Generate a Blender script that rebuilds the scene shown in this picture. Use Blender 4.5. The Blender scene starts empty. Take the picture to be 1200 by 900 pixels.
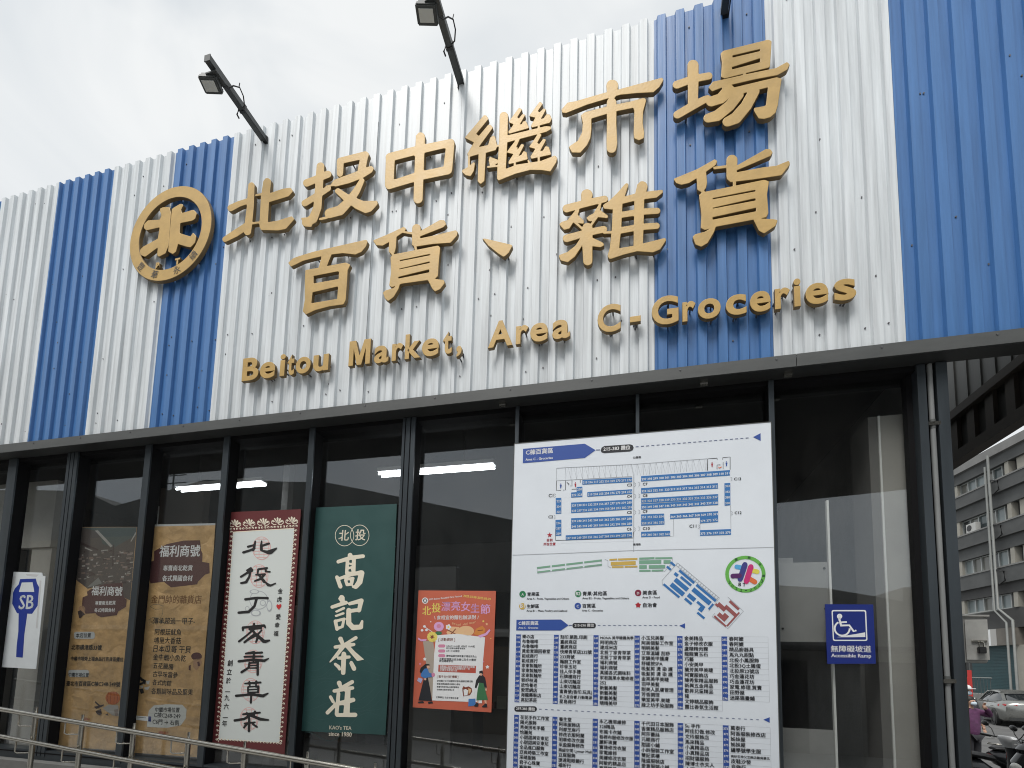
import bpy, bmesh, math, random
from mathutils import Vector, Matrix, Euler
R=math.radians
sc=bpy.context.scene
C=sc.collection
# ------------------------------------------------------------------ camera, sky, sun, exposure
cam=bpy.data.objects.new('camera',bpy.data.cameras.new('camera')); C.objects.link(cam); sc.camera=cam
cam.data.sensor_width=36; cam.data.lens=590.014/1200*36; cam.data.clip_end=600; cam.data.clip_start=.05
cam.data.shift_x=0; cam.data.shift_y=(721.84-450)/1200
yaw,pit,rol=-0.248425829,0.0972065,0.0254626
f_=Vector((math.sin(yaw)*math.cos(pit),math.cos(yaw)*math.cos(pit),math.sin(pit)))
r0=Vector((math.cos(yaw),-math.sin(yaw),0)); u0=r0.cross(f_)
r_=math.cos(rol)*r0+math.sin(rol)*u0; u_=-math.sin(rol)*r0+math.cos(rol)*u0
M=Matrix((r_,u_,-f_)).transposed().to_4x4(); M.translation=Vector((0,-3.6,2.0)); cam.matrix_world=M
SUN_EL,SUN_AZ=R(57),R(202)          # azimuth clockwise from +Y
sd=Vector((math.sin(SUN_AZ)*math.cos(SUN_EL),math.cos(SUN_AZ)*math.cos(SUN_EL),math.sin(SUN_EL)))
sun=bpy.data.objects.new('sun',bpy.data.lights.new('sun','SUN')); C.objects.link(sun)
sun.data.energy=2.5; sun.data.angle=R(26); sun.data.color=(1,.965,.92)
sun.rotation_euler=sd.to_track_quat('Z','Y').to_euler()
W=bpy.data.worlds.new('World'); sc.world=W; W.use_nodes=True
nt=W.node_tree; bg=nt.nodes['Background']; bg.inputs[1].default_value=.1
sky=nt.nodes.new('ShaderNodeTexSky'); sky.sky_type='NISHITA'; sky.sun_disc=False; sky.sun_elevation=SUN_EL; sky.sun_rotation=SUN_AZ
tc=nt.nodes.new('ShaderNodeTexCoord'); mp=nt.nodes.new('ShaderNodeMapping'); mp.inputs['Scale'].default_value=(1,1,1.9)
n1=nt.nodes.new('ShaderNodeTexNoise'); n1.inputs['Scale'].default_value=3.1; n1.inputs['Detail'].default_value=4; n1.inputs['Roughness'].default_value=.5; n1.inputs['Distortion'].default_value=.9
cr=nt.nodes.new('ShaderNodeValToRGB'); cr.color_ramp.elements[0].position=.34; cr.color_ramp.elements[0].color=(7.9,8.3,8.55,1); cr.color_ramp.elements[1].position=.66; cr.color_ramp.elements[1].color=(9.8,9.95,9.9,1)
mx=nt.nodes.new('ShaderNodeMixRGB'); mx.inputs[0].default_value=.9
for a,b in ((tc.outputs['Generated'],mp.inputs[0]),(mp.outputs[0],n1.inputs['Vector']),(n1.outputs[0],cr.inputs[0]),(sky.outputs[0],mx.inputs[1]),(cr.outputs[0],mx.inputs[2]),(mx.outputs[0],bg.inputs[0])): nt.links.new(a,b)
sc.view_settings.view_transform='Standard'; sc.view_settings.look='None'; sc.view_settings.gamma=1; sc.view_settings.use_curve_mapping=False
sc.view_settings.exposure=0
sc.cycles.filter_width=1.05; sc.cycles.max_bounces=8; sc.cycles.transparent_max_bounces=12

# ------------------------------------------------------------------ data: outlines in millimetres on their own plane
GLYPH={
'bei':((-3.76, 5.839),1000,[[426,554,442,554,461,546,475,534,484,519,487,501,484,408,485,399,488,394,502,393,623,405,696,398,705,395,710,390,725,366,728,357,725,350,701,327,689,319,485,306,482,289,486,119,489,106,494,102,504,101,603,97,736,109,746,103,763,82,765,78,761,70,690,2,678,0,607,2,427,42,421,48,407,72,402,103,398,111,384,115,323,119,319,118,315,112,311,37,304,26,295,21,281,20,262,27,251,36,236,58,231,60,163,31,47,2,28,2,14,10,5,21,0,34,2,43,9,51,119,99,229,143,238,149,246,310,243,333,238,336,229,337,168,331,85,306,71,304,56,308,40,320,30,335,27,349,29,357,35,365,50,371,139,388,233,394,242,397,244,410,242,532,246,544,256,550,275,550,290,542,303,526,308,512,319,299,316,146,321,138,331,136,387,131,398,133,401,145,393,390,391,393,382,396,340,399,331,404,328,408,330,412,337,415,390,413,395,415,398,424,407,533]]),
'tou':((-2.924, 5.805),1000,[[601,611,615,608,628,600,640,585,645,572,644,560,636,537,626,466,626,454,633,451,675,455,682,449,695,434,700,424,700,420,689,399,682,392,600,359,601,354,614,339,616,331,616,323,577,226,552,188,550,180,554,175,563,169,619,136,747,109,751,104,757,82,753,71,703,25,691,22,651,18,638,24,546,84,539,90,527,104,505,120,497,117,432,56,418,49,309,45,283,48,266,44,211,45,198,48,192,54,192,58,197,64,254,65,255,69,245,96,245,108,251,123,260,131,277,136,368,143,427,183,427,187,420,196,342,279,337,288,336,297,337,305,342,310,354,315,362,313,371,309,464,233,473,228,477,228,518,272,572,349,571,353,565,355,474,341,348,339,335,341,318,349,292,351,286,349,284,346,289,328,287,320,282,313,215,283,206,277,204,269,204,154,176,65,165,39,152,30,125,23,115,0,107,1,54,16,35,27,26,39,21,48,19,57,19,78,8,101,10,104,16,105,65,98,90,108,125,187,127,232,124,240,115,240,52,215,34,214,21,220,6,233,0,247,0,260,4,268,12,274,118,313,127,318,129,327,129,406,126,415,120,417,55,405,42,405,33,408,19,417,8,429,2,443,1,460,7,472,19,478,119,490,127,494,129,502,130,590,136,605,149,612,162,612,175,608,189,598,199,586,204,572,205,521,208,510,217,508,243,511,256,507,273,493,283,474,282,458,273,445,261,442,213,435,205,430,204,360,206,351,211,348,231,354,239,364,244,367,287,366,291,369,297,380,314,400,322,405,385,415,477,425,539,435,549,440,548,461,562,535,561,539,557,543,511,546,410,548,402,545,400,541,401,450,398,434,393,428,385,424,372,425,359,433,346,447,341,464,333,586,336,598,343,606,356,610]]),
'zhong':((-2.111, 5.807),1000,[[299,658,313,657,326,651,340,640,349,627,355,608,356,546,357,542,362,536,374,533,589,524,602,519,614,508,621,497,625,483,614,237,609,217,597,208,585,205,364,210,360,207,359,199,360,23,355,11,348,4,335,0,323,0,310,5,297,15,288,26,282,40,279,192,278,200,275,206,262,207,50,192,32,200,21,211,12,227,8,245,3,480,0,503,2,516,6,524,14,530,28,534,271,537,275,545,276,637],[534,455,369,457,359,454,357,437,358,307,360,293,369,289,381,288,528,285,536,286,540,289,552,441,550,449],[263,456,98,454,86,451,84,438,85,289,85,280,90,272,112,271,262,287,275,290,278,300,276,444]]),
'ji':((-1.405, 5.838),1000,[[632,626,635,627,640,625,651,612,655,605,653,600,622,556,621,551,622,548,631,538,636,535,666,560,676,555,681,551,683,548,681,540,649,482,647,475,653,472,672,474,690,500,695,502,713,495,718,490,731,455,731,449,729,445,721,428,716,424,644,422,637,420,639,405,639,402,642,400,689,399,714,390,725,385,728,376,729,368,725,364,693,352,650,350,640,348,641,344,651,336,651,331,623,278,621,273,622,270,629,262,635,257,640,256,669,291,674,292,686,284,688,280,688,275,649,203,647,198,648,195,656,191,668,190,673,194,688,221,693,222,705,216,712,212,715,207,732,150,732,145,727,143,647,144,644,142,644,134,644,112,645,109,647,106,658,105,761,124,766,122,769,119,781,100,781,92,774,64,732,1,729,0,724,2,662,28,571,51,446,45,319,20,313,20,311,22,304,32,300,38,300,55,301,132,300,140,292,143,220,152,214,155,212,159,212,162,215,165,233,164,237,167,225,214,230,238,234,241,242,238,298,202,300,201,303,203,307,311,306,316,302,320,294,321,289,319,279,298,277,295,203,291,196,288,195,280,190,45,187,40,167,26,161,25,158,27,139,50,137,57,137,283,137,290,134,294,126,294,64,290,60,288,59,285,61,220,64,211,70,212,93,228,96,228,101,223,105,215,97,152,74,116,68,115,32,131,3,163,1,167,0,173,3,183,43,195,48,199,49,206,46,288,48,302,41,315,40,321,92,407,92,410,87,416,20,468,15,475,15,478,168,633,171,634,176,633,184,630,189,626,204,599,206,593,205,590,109,488,107,483,108,479,128,460,134,458,206,533,211,536,224,533,230,530,244,509,246,503,246,500,141,369,136,359,140,356,148,355,206,354,214,355,217,360,231,415,235,419,249,425,257,427,264,420,271,409,286,341,288,337,291,336,302,335,306,336,308,338,309,369,307,594,309,605,315,614,322,619,330,620,338,619,346,616,354,611,362,603,368,594,372,585,373,570,374,408,375,402,378,399,619,399,624,401,624,404,624,418,621,420,581,420,578,421,575,425,571,434,572,439,599,490,602,498,600,501,596,504,559,523,556,527,556,530],[465,621,468,620,482,608,487,601,487,598,453,546,452,541,454,538,463,528,468,526,491,553,496,556,511,549,515,546,515,543,477,478,475,473,476,470,482,469,493,470,496,473,501,486,505,489,518,488,523,486,527,479,546,432,548,426,548,424,537,421,399,414,391,415,388,417,386,422,385,428,385,433,421,479,424,487,420,492,391,512,388,516,388,519,401,541],[615,348,485,344,480,343,476,340,450,280,449,278,450,275,459,271,462,266,458,256,462,254,467,254,490,287,494,292,500,290,506,285,511,282,512,279,511,273,476,205,472,195,474,192,476,192,496,197,511,221,514,223,519,221,532,213,536,207,545,152,544,150,540,148,452,144,450,140,450,135,450,123,453,120,552,113,554,115,554,118,548,133,549,137,551,139,557,136,567,115,572,111,623,107,629,108,631,113,630,134,630,140,627,143,622,145,584,145,579,147,576,151,572,162,573,167,604,214,607,222,606,225,602,228,567,247,561,252,562,258,581,280,620,339,622,344],[437,342,380,340,375,338,374,335,372,269,373,253,371,239,368,119,368,110,371,106,378,106,430,114,435,116,436,119,436,135,434,141,429,143,398,143,394,148,392,160,394,167,427,215,429,219,428,222,424,226,382,247,378,251,378,254,392,274,443,335],[298,175,280,165,278,162,278,159,294,155,301,157,302,162,302,170]]),
'shi':((-0.591, 5.88),1000,[[746,529,751,529,756,525,762,510,760,503,734,460,692,429,685,430,568,456,449,476,416,474,403,458,402,455,411,442,415,432,417,420,418,403,420,398,422,397,527,393,620,396,625,394,636,379,636,370,617,296,615,286,612,191,623,106,620,69,618,64,594,57,587,56,559,77,555,83,551,120,556,305,551,325,548,334,544,337,539,338,428,343,419,342,418,334,418,242,426,72,418,20,413,10,408,4,400,1,393,0,383,2,376,5,369,10,361,18,356,27,352,39,350,97,352,257,351,327,350,338,347,340,238,332,230,329,229,320,230,236,223,169,221,161,199,113,155,68,148,62,92,77,87,79,85,82,66,122,64,131,69,135,126,163,131,167,163,229,168,309,155,371,155,380,174,393,182,396,348,400,350,405,350,436,352,447,356,456,364,466,361,470,351,470,199,461,34,433,8,443,4,449,0,468,2,473,43,516,50,517,104,512,346,523,348,525,349,529,346,583,348,597,353,607,359,614,367,618,377,620,389,618,402,612,414,601,422,590,428,577,431,565,431,553,426,527,427,523,432,521]]),
'chang':((0.242, 5.884),1000,[[647,617,652,615,666,604,668,601,670,595,656,411,654,402,649,398,642,396,501,396,497,393,497,387,501,384,503,383,697,374,762,399,766,400,771,396,777,387,780,380,781,377,766,346,760,342,704,320,554,330,415,331,401,329,402,326,418,302,423,300,697,300,704,297,725,282,727,279,727,273,718,217,699,83,683,29,655,6,648,3,612,0,581,12,579,14,575,21,552,76,549,86,551,97,554,99,612,96,624,99,628,102,630,111,643,230,643,236,642,239,639,241,585,240,584,238,583,220,580,209,525,103,453,18,445,13,436,10,379,3,372,4,364,6,353,15,345,28,341,42,342,56,346,64,353,72,405,95,467,161,506,230,508,236,506,240,484,240,479,238,479,220,475,210,410,129,326,70,313,64,245,69,233,73,222,83,215,96,212,109,215,123,221,133,228,137,281,147,289,149,365,198,385,220,386,223,385,226,345,199,269,193,257,197,247,204,238,216,232,230,229,233,227,233,42,159,34,158,24,161,16,167,9,176,5,186,4,198,6,207,12,215,19,219,102,254,106,259,107,407,106,414,101,416,36,405,23,408,12,416,4,428,0,441,1,453,7,464,15,469,99,478,104,479,106,481,106,583,111,597,120,607,133,610,149,606,162,596,172,580,176,568,178,558,177,491,179,481,186,478,250,473,258,469,264,462,269,455,272,445,272,436,270,427,265,420,259,418,249,417,183,421,178,420,176,412,172,295,172,286,173,279,179,278,215,288,240,288,248,285,258,272,263,272,311,278,343,313,343,315,341,320,339,324,334,326,278,316,273,316,271,318,254,344,251,351,253,356,277,387,284,388,350,385,471,383,480,384,483,386,483,389,481,394,477,396,360,395,355,398,340,410,338,413,337,419,344,526,336,599,337,605,343,611,351,617,358,619],[595,562,415,566,411,564,410,561,410,549,414,545,420,544,592,541,597,543,601,553],[591,488,411,473,407,471,405,469,406,456,408,451,416,449,592,452,597,456,600,482]]),
'bai':((-3.015, 4.98),1000,[[755,589,761,587,763,584,772,569,772,564,762,535,756,525,719,487,663,475,545,510,431,519,427,513,391,422,391,416,400,413,569,413,578,410,611,391,615,387,616,381,596,338,597,248,594,71,592,63,579,38,576,35,571,34,441,37,307,25,293,22,220,0,214,1,211,3,187,29,184,35,195,133,182,320,180,410,181,413,186,415,303,414,312,415,315,422,332,503,333,517,328,520,322,520,236,518,146,512,30,480,23,485,1,514,0,520,1,522,34,547,45,552,82,559,244,576,406,581],[504,349,266,348,263,345,263,339,268,277,271,274,280,273,515,272,518,274,518,278,518,341],[507,208,274,196,265,194,263,186,259,112,259,98,260,92,264,90,273,90,513,90,516,92,516,97,518,201]]),
'huo':((-2.183, 4.978),1000,[[594,632,600,633,606,632,630,625,637,620,648,596,651,587,648,582,634,568,625,565,431,526,426,521,426,512,428,506,437,504,548,505,735,514,741,512,743,509,752,500,755,494,750,467,745,461,702,419,696,416,548,435,404,441,399,439,398,434,403,413,405,409,408,407,585,408,593,404,606,391,608,382,601,252,599,146,597,141,579,125,577,120,584,115,650,96,653,93,658,75,659,70,657,65,623,25,585,13,580,16,556,44,520,116,515,122,512,123,279,132,263,127,252,88,213,26,172,1,166,0,161,4,142,20,137,26,119,71,118,77,119,79,135,91,141,93,205,101,221,109,224,115,223,118,220,119,194,115,175,131,171,138,182,253,169,382,170,387,182,399,178,409,151,442,148,448,148,525,146,528,141,529,87,509,37,522,30,525,24,532,1,565,0,571,7,574,101,594,174,611,270,639,277,636,292,621,292,615,285,603,285,600,287,596,352,575,355,577,356,580,355,614,358,627,364,634,369,638,383,641,394,639,403,635,412,629,419,621,424,611,426,602,428,574,431,571],[267,590,258,588,219,568,210,561,209,465,200,424,193,417,195,411,199,407,208,406,375,406,383,407,386,408,386,417,378,445,375,450,362,461,358,467,360,495,358,509,356,554,353,558,347,560],[516,351,258,346,252,344,252,338,254,335,257,333,263,332,521,335,528,337,529,340,528,345],[516,284,259,270,250,269,248,266,248,264,252,260,258,259,520,267,525,269,527,274,526,279,525,282],[517,215,253,198,248,197,246,194,246,183,248,180,251,178,256,178,521,185,524,186,526,189,526,208]]),
'dun':((-1.206, 5.188),1000,[[0,183,16,180,222,90,237,80,238,73,213,25,184,2,174,0,169,2,128,36,44,120]]),
'za':((-0.592, 4.993),1000,[[599,597,611,597,623,592,636,581,643,569,646,558,648,547,647,539,640,513,640,506,648,504,701,501,716,498,749,496,754,493,755,490,756,478,754,473,713,445,631,451,626,450,624,442,623,382,623,376,626,373,720,359,727,355,732,350,737,341,738,332,737,325,734,320,729,316,722,314,628,327,625,327,622,324,620,262,621,257,623,253,715,241,722,237,727,232,732,223,733,214,732,207,729,202,724,197,717,195,626,206,620,205,618,197,615,100,619,96,623,96,769,109,772,107,775,98,776,93,775,88,736,30,694,18,686,17,582,45,573,46,480,38,394,22,381,22,376,26,369,39,367,44,366,53,381,105,391,213,391,221,385,225,337,232,332,236,327,242,324,242,255,240,251,239,249,237,248,219,251,213,279,194,325,160,330,153,334,141,333,139,330,137,315,131,310,130,257,147,252,148,250,147,248,139,249,25,245,12,236,3,223,0,215,0,208,3,195,13,187,27,185,40,178,152,175,168,173,169,168,163,118,89,69,56,66,55,61,56,19,75,14,79,1,110,0,116,1,119,8,122,65,135,120,172,129,181,156,221,159,228,157,231,151,231,64,220,51,221,38,230,30,243,28,257,29,265,32,271,39,276,47,279,165,289,172,290,173,293,167,303,111,368,106,372,100,369,75,331,70,329,41,326,36,327,33,330,2,373,1,379,2,381,16,393,56,398,62,400,110,456,119,468,118,471,115,472,57,467,49,468,42,471,31,481,26,488,23,497,22,506,23,514,30,525,35,529,43,531,161,538,163,541,165,549,164,594,166,605,170,613,178,620,186,624,196,625,209,623,219,617,230,608,239,595,244,582,245,571,244,560,238,544,241,541,335,541,342,539,350,534,356,526,360,517,361,508,359,500,356,495,348,490,318,488,313,485,308,464,308,450,303,434,306,428,360,374,362,369,360,358,354,357,296,376,291,377,286,373,247,320,245,312,248,296,251,294,253,293,327,294,339,291,349,283,355,273,356,261,352,248,355,245,390,240,392,241,394,245,396,272,401,407,401,416,399,418,386,421,341,436,335,441,330,451,329,459,331,467,336,472,363,484,373,491,433,542,489,603,495,606,500,606,507,601,510,595,510,589,485,511,484,503,488,501,493,501,562,508,565,513,579,579],[550,453,476,449,468,447,467,441,465,396,465,388,466,383,469,382,476,381,548,379,555,380,557,388,558,446],[284,486,195,481,154,477,147,473,145,468,145,457,136,433,136,427,140,421,181,370,182,364,182,356,181,350,179,348,176,348,145,359,140,360,138,359,144,349,168,321,174,318,184,336,189,340,196,343,204,345,214,343,235,332,245,343,248,348,248,353,242,355,230,357,224,360,209,381,207,387,211,392,224,401,255,412,260,415,295,475,296,480],[543,333,471,336,464,334,462,328,460,270,460,265,462,260,472,258,546,257,553,258,555,265,556,328],[541,210,462,210,456,208,454,200,445,101,446,95,448,92,455,91,546,90,551,91,553,93,554,205,553,208]]),
'huob':((0.247, 4.991),1000,[[610,651,617,651,636,645,640,642,643,638,651,621,651,615,639,596,423,538,420,536,419,531,419,526,420,520,422,519,430,518,597,516,675,508,745,525,752,526,754,524,757,516,758,504,757,499,708,436,701,433,636,436,517,443,419,452,414,450,413,447,412,424,414,419,416,417,421,417,593,419,602,416,618,405,623,401,623,393,610,306,615,173,615,165,604,142,601,138,567,136,563,134,582,127,649,109,668,100,670,97,670,92,658,61,653,57,594,23,587,21,564,40,557,47,526,132,521,136,288,133,278,132,274,129,261,91,223,25,218,18,184,2,178,0,144,22,140,30,126,79,126,84,134,94,142,99,204,105,231,117,241,124,235,125,209,123,204,123,184,139,180,145,185,247,171,395,172,400,187,412,189,414,188,417,185,422,165,440,160,447,156,526,154,535,151,536,146,535,100,513,49,511,16,531,2,556,0,563,0,566,6,569,63,583,159,606,270,652,277,654,286,645,290,638,289,632,281,614,272,606,219,577,215,571,221,488,213,446,201,432,201,429,203,422,207,416,212,415,392,416,396,419,397,422,397,450,395,453,380,457,363,478,359,485,356,506,357,561,355,570,348,573,276,580,272,584,270,587,270,593,272,596,279,597,354,590,357,595,358,633,360,644,369,657,381,663,391,662,403,658,412,649,420,638,424,629,425,619,423,579,424,576,426,573,436,576],[532,360,264,358,257,355,257,350,258,346,266,344,537,343,542,346,543,354,542,357],[529,296,263,283,258,282,256,278,258,273,265,272,536,274,540,275,542,278,541,293],[539,223,259,210,254,207,254,193,257,188,264,187,536,191,541,193,543,199,544,219]]),
'logo_l':((-4.741, 5.84),1000,[[231,517,299,505,310,500,316,488,336,432,345,94,343,81,322,27,318,19,309,15,254,0,244,0,238,2,227,14,222,24,222,82,220,91,217,96,202,92,79,32,63,34,29,51,18,58,14,63,0,102,1,111,36,140,206,188,211,201,219,298,217,308,207,312,71,312,55,314,40,326,23,343,20,357,22,384,54,409,64,413,198,392,212,394,225,437,223,447,202,483,201,510]]),
'logo_r':((-4.392, 5.837),1000,[[90,510,107,506,120,499,126,493,126,484,108,448,115,424,123,410,139,407,244,413,259,411,276,397,294,377,300,367,289,320,284,315,270,309,251,304,129,308,119,307,115,304,113,295,116,214,120,200,137,189,243,141,253,138,260,141,276,163,280,167,285,166,315,134,320,120,312,65,270,29,260,30,219,44,129,85,118,89,113,89,109,82,94,15,72,2,62,0,57,1,13,28,8,34,5,41,0,251,0,471,7,483]]),
'r_bei':((-3.495, 2.929),10000,[[1260,1315,1365,1309,1416,1257,1426,1204,1401,682,1426,576,1345,501,1270,346,1179,322,1052,384,1022,382,874,330,184,170,92,171,39,201,4,255,6,307,74,366,794,535,1108,639,1143,716,1139,772,1078,776,598,675,503,716,473,765,475,817,549,878,1151,981,1189,1029],[1940,1290,2032,1303,2090,1258,2121,970,2155,932,2506,1039,2772,1082,2863,1071,2916,1021,2924,968,2876,911,2173,720,2198,499,2241,420,2684,362,3675,608,3706,580,3662,452,3187,49,3130,27,2864,3,2773,15,1996,329,1932,376,1901,431,1861,849]]),
'r_tou':((-3.498, 2.637),10000,[[1039,1800,1112,1820,1174,1798,1235,1691,1365,1637,1399,1455,1361,1398,1215,1338,1188,1308,1139,916,844,410,794,353,730,330,216,278,123,289,60,364,70,416,108,448,559,535,621,563,891,973,926,1179,892,1217,774,1183,162,856,102,852,29,885,-5,937,12,1015,744,1417,625,1475,602,1524,617,1571,675,1603],[2640,1763,2800,1781,2892,1753,2926,1704,2922,1653,2874,1609,2788,1574,2797,1464,2859,1441,3188,1413,3237,1364,3218,1288,3141,1265,2663,1294,2610,1352,2582,1535,2520,1562,2016,1502,1990,1468,1961,1210,2043,1191,2639,1222,2721,1195,2759,1143,2756,1092,2503,814,2507,763,2750,554,2825,442,3259,223,3348,211,3809,347,3869,334,3873,281,3842,230,3336,3,2977,54,2746,320,2627,323,2544,352,2321,586,2273,613,1657,453,1583,470,1542,522,1551,573,1583,603,2050,771,2097,796,2104,821,1938,1012,1666,1032,1601,1088,1613,1140,1654,1165,1813,1188,1784,1317,1786,1601,1814,1652,1879,1687],[2267,1027,2237,999,2273,964,2303,957,2352,997]]),
'r_ding':((-3.494, 2.395),10000,[[1763,1527,1969,1540,3072,1509,3136,1490,3190,1439,3203,1388,3176,1327,3120,1294,3061,1288,2138,1311,2058,1295,1880,633,1287,93,1199,72,176,-4,51,24,7,75,-1,126,25,178,95,214,1148,306,1642,762,1751,1272,1661,1284,734,1196,658,1228,615,1280,610,1357,648,1408]]),
'r_jia':((-3.465, 2.133),10000,[[1477,1816,1566,1842,1630,1817,1674,1754,1688,1659,1735,1623,2619,1699,2733,1660,2843,1445,2846,1351,2761,1323,2565,1462,2424,1443,2442,1317,2398,1258,2366,1254,2477,1197,2489,1129,2163,780,2216,718,2771,356,2846,335,3320,360,3384,294,3361,231,2944,51,2650,55,2573,87,2177,400,2140,372,2013,88,1913,31,1850,55,1815,117,1909,495,1885,558,1828,575,1040,202,758,1,646,-2,579,69,617,164,1547,837,1564,901,1455,998,222,94,112,55,34,85,-4,156,24,220,803,746,1181,1055,1227,1119,1066,1156,1018,1212,1037,1307,901,1329,565,1293,536,1240,536,1113,473,1065,396,1075,338,1143,284,1334,298,1461,358,1492,1402,1590,1450,1626],[2213,1254,1698,1196,1631,1153,1852,935,1986,889,2350,1222]]),
'r_qing':((-3.452, 1.85),10000,[[1585,2162,1673,2178,1775,2103,1829,2092,2489,2138,2564,2113,2606,2056,2595,1994,2541,1953,1809,1893,1774,1869,1767,1822,1782,1787,1857,1767,2592,1791,2680,1747,2672,1654,2570,1620,1836,1586,1783,1542,1807,1504,2731,1455,3195,1588,3238,1572,3256,1511,2825,1212,2309,1240,2242,1210,2326,128,2318,66,2270,11,2161,-1,2080,59,2041,553,1996,616,1258,590,586,186,513,167,437,186,376,259,410,354,1096,736,1146,1122,1202,1213,1235,1218,1052,1226,125,1108,10,1158,-2,1266,105,1329,1527,1505,1549,1537,1504,1570,686,1546,606,1579,581,1642,599,1681,670,1716,1524,1763,1551,1818,1515,1869,809,1837,737,1864,704,1927,722,1971,794,2008],[1310,1255,1240,1218,1353,1183,1538,1194,1622,1226],[1791,1265,1768,1230,1888,1233],[1552,1040,1369,1010,1357,971,1412,943,1964,973,2012,1018,1994,1058],[1571,821,1351,794,1335,752,1395,716,1948,747,2013,770,2022,801,2002,831]]),
'r_cao':((-3.452, 1.608),10000,[[2062,2015,2099,2037,2173,2026,2255,1930,2583,1946,2651,1911,2669,1850,2597,1785,2255,1744,2203,1684,2214,1589,2394,1607,2482,1537,2486,972,2417,924,2268,951,1997,905,2861,853,3391,1017,3460,991,3470,961,3425,898,3025,629,2920,584,1852,681,1814,621,1816,69,1729,-2,1654,9,1592,91,1593,613,1558,672,160,509,84,517,29,551,1,643,30,689,102,724,1172,843,1290,878,1240,1000,1207,1431,1262,1491,1392,1530,1364,1622,1284,1655,938,1638,873,1698,902,1774,1271,1835,1367,1964,1442,1952,1509,1874,1562,1860,1964,1896],[1687,1695,1559,1659,1555,1566,1592,1525,1958,1551,2037,1583,2021,1676],[1969,1427,1449,1377,1397,1345,1403,1283,1505,1259,2235,1322,2284,1376],[2174,1189,1479,1130,1422,1099,1422,1068,1488,1034,2220,1076,2278,1100,2286,1161]]),
'r_cha':((-3.446, 1.363),10000,[[2085,1868,2122,1889,2196,1879,2278,1774,2676,1810,2760,1747,2745,1686,2689,1651,2194,1568,2162,1476,2200,1447,2756,1306,3594,1214,3646,1186,3658,1126,3570,1075,2706,1045,1808,1305,1697,1317,1675,1300,1731,1211,1770,915,1844,900,2205,951,2279,936,2306,906,2296,845,2147,776,2219,719,2518,584,2564,496,2506,427,2397,428,1978,636,1895,748,1787,727,1804,121,1790,60,1741,13,1632,4,1551,77,1502,633,1213,301,1128,287,1042,353,1046,414,1182,604,1175,634,1077,690,1085,758,1156,792,1496,864,1506,1078,1480,1168,1417,1159,1208,1030,1100,993,151,829,75,835,10,879,-3,971,57,1028,1044,1211,1324,1372,1329,1435,1280,1456,950,1420,875,1437,832,1503,899,1579,1190,1630,1292,1730,1482,1663,1990,1731]]),
'g_gao':((-2.522, 2.606),10000,[[1189,3111,1310,3128,1411,3097,1480,3043,1545,2922,1588,2895,2530,2962,2661,2919,2725,2828,2711,2710,2614,2640,1935,2578,1881,2526,1907,1519,1969,1499,2386,1591,2516,1582,2615,1553,2689,1502,2766,1354,2612,477,2188,56,2062,-3,1964,8,1692,109,1643,169,1654,257,1621,282,1199,243,1133,249,1065,288,879,711,866,770,892,888,860,906,504,806,511,746,729,299,751,210,721,122,651,66,587,50,486,66,417,110,364,186,-3,993,1,1112,48,1169,113,1197,247,1180,356,1076,421,1060,972,1242,917,1392,924,2343,898,2373,864,2375,211,2221,143,2239,73,2290,33,2366,32,2426,86,2514,156,2548,1068,2796,1088,2816,1078,2995],[1382,2514,1285,2485,1257,2453,1256,2305,1333,2261,1497,2249,1519,2298,1502,2506],[1276,2112,1246,2067,1244,1978,1282,1918,1517,1972,1522,2031],[1431,1741,1248,1681,1236,1563,1262,1503,1480,1488,1544,1515],[2022,1164,1570,1099,1248,1000,1542,1022,1703,1060,1831,990,1856,901,1732,314,1750,303,1878,344,2100,691,2191,1130,2184,1160],[1395,763,1233,739,1195,706,1279,529,1410,531,1472,577]]),
'g_ji':((-2.551, 2.25),10000,[[864,3034,1038,3059,1207,2992,1308,2854,1332,2583,1366,2558,1464,2562,1561,2530,1670,2397,1797,2457,2848,2745,2977,2739,3082,2665,3112,2607,3116,2519,2961,1882,2953,1738,2882,1622,2759,1561,2563,1607,2082,1548,2019,1519,2010,1477,2079,752,2329,522,2822,537,3003,900,3086,930,3160,900,3199,814,3203,325,3179,239,3125,181,3006,140,2304,69,2141,93,1626,547,1591,634,1568,947,1533,991,1475,869,1394,343,1365,285,968,127,813,4,714,5,614,76,394,775,390,863,422,921,518,969,650,971,1360,1135,1459,1116,1529,1053,1560,1078,1565,1157,1543,1769,1590,1886,1731,1953,1830,1940,1997,1865,2544,1923,2585,1970,2620,2232,2602,2290,2553,2296,1816,2159,1715,2207,1644,2304,1485,2233,257,1893,159,1882,91,1902,33,1949,-1,2038,11,2097,65,2155,915,2432,914,2475,737,2682,703,2771],[1214,2033,1334,2039,1403,1986,1414,1886,1353,1828,676,1558,577,1558,509,1602,474,1683],[1152,1565,1265,1590,1366,1555,1398,1478,1343,1399,636,1181,536,1190,476,1244,467,1331],[1151,838,783,747,778,660,851,421,887,372,1016,399,1132,457,1191,778]]),
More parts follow.
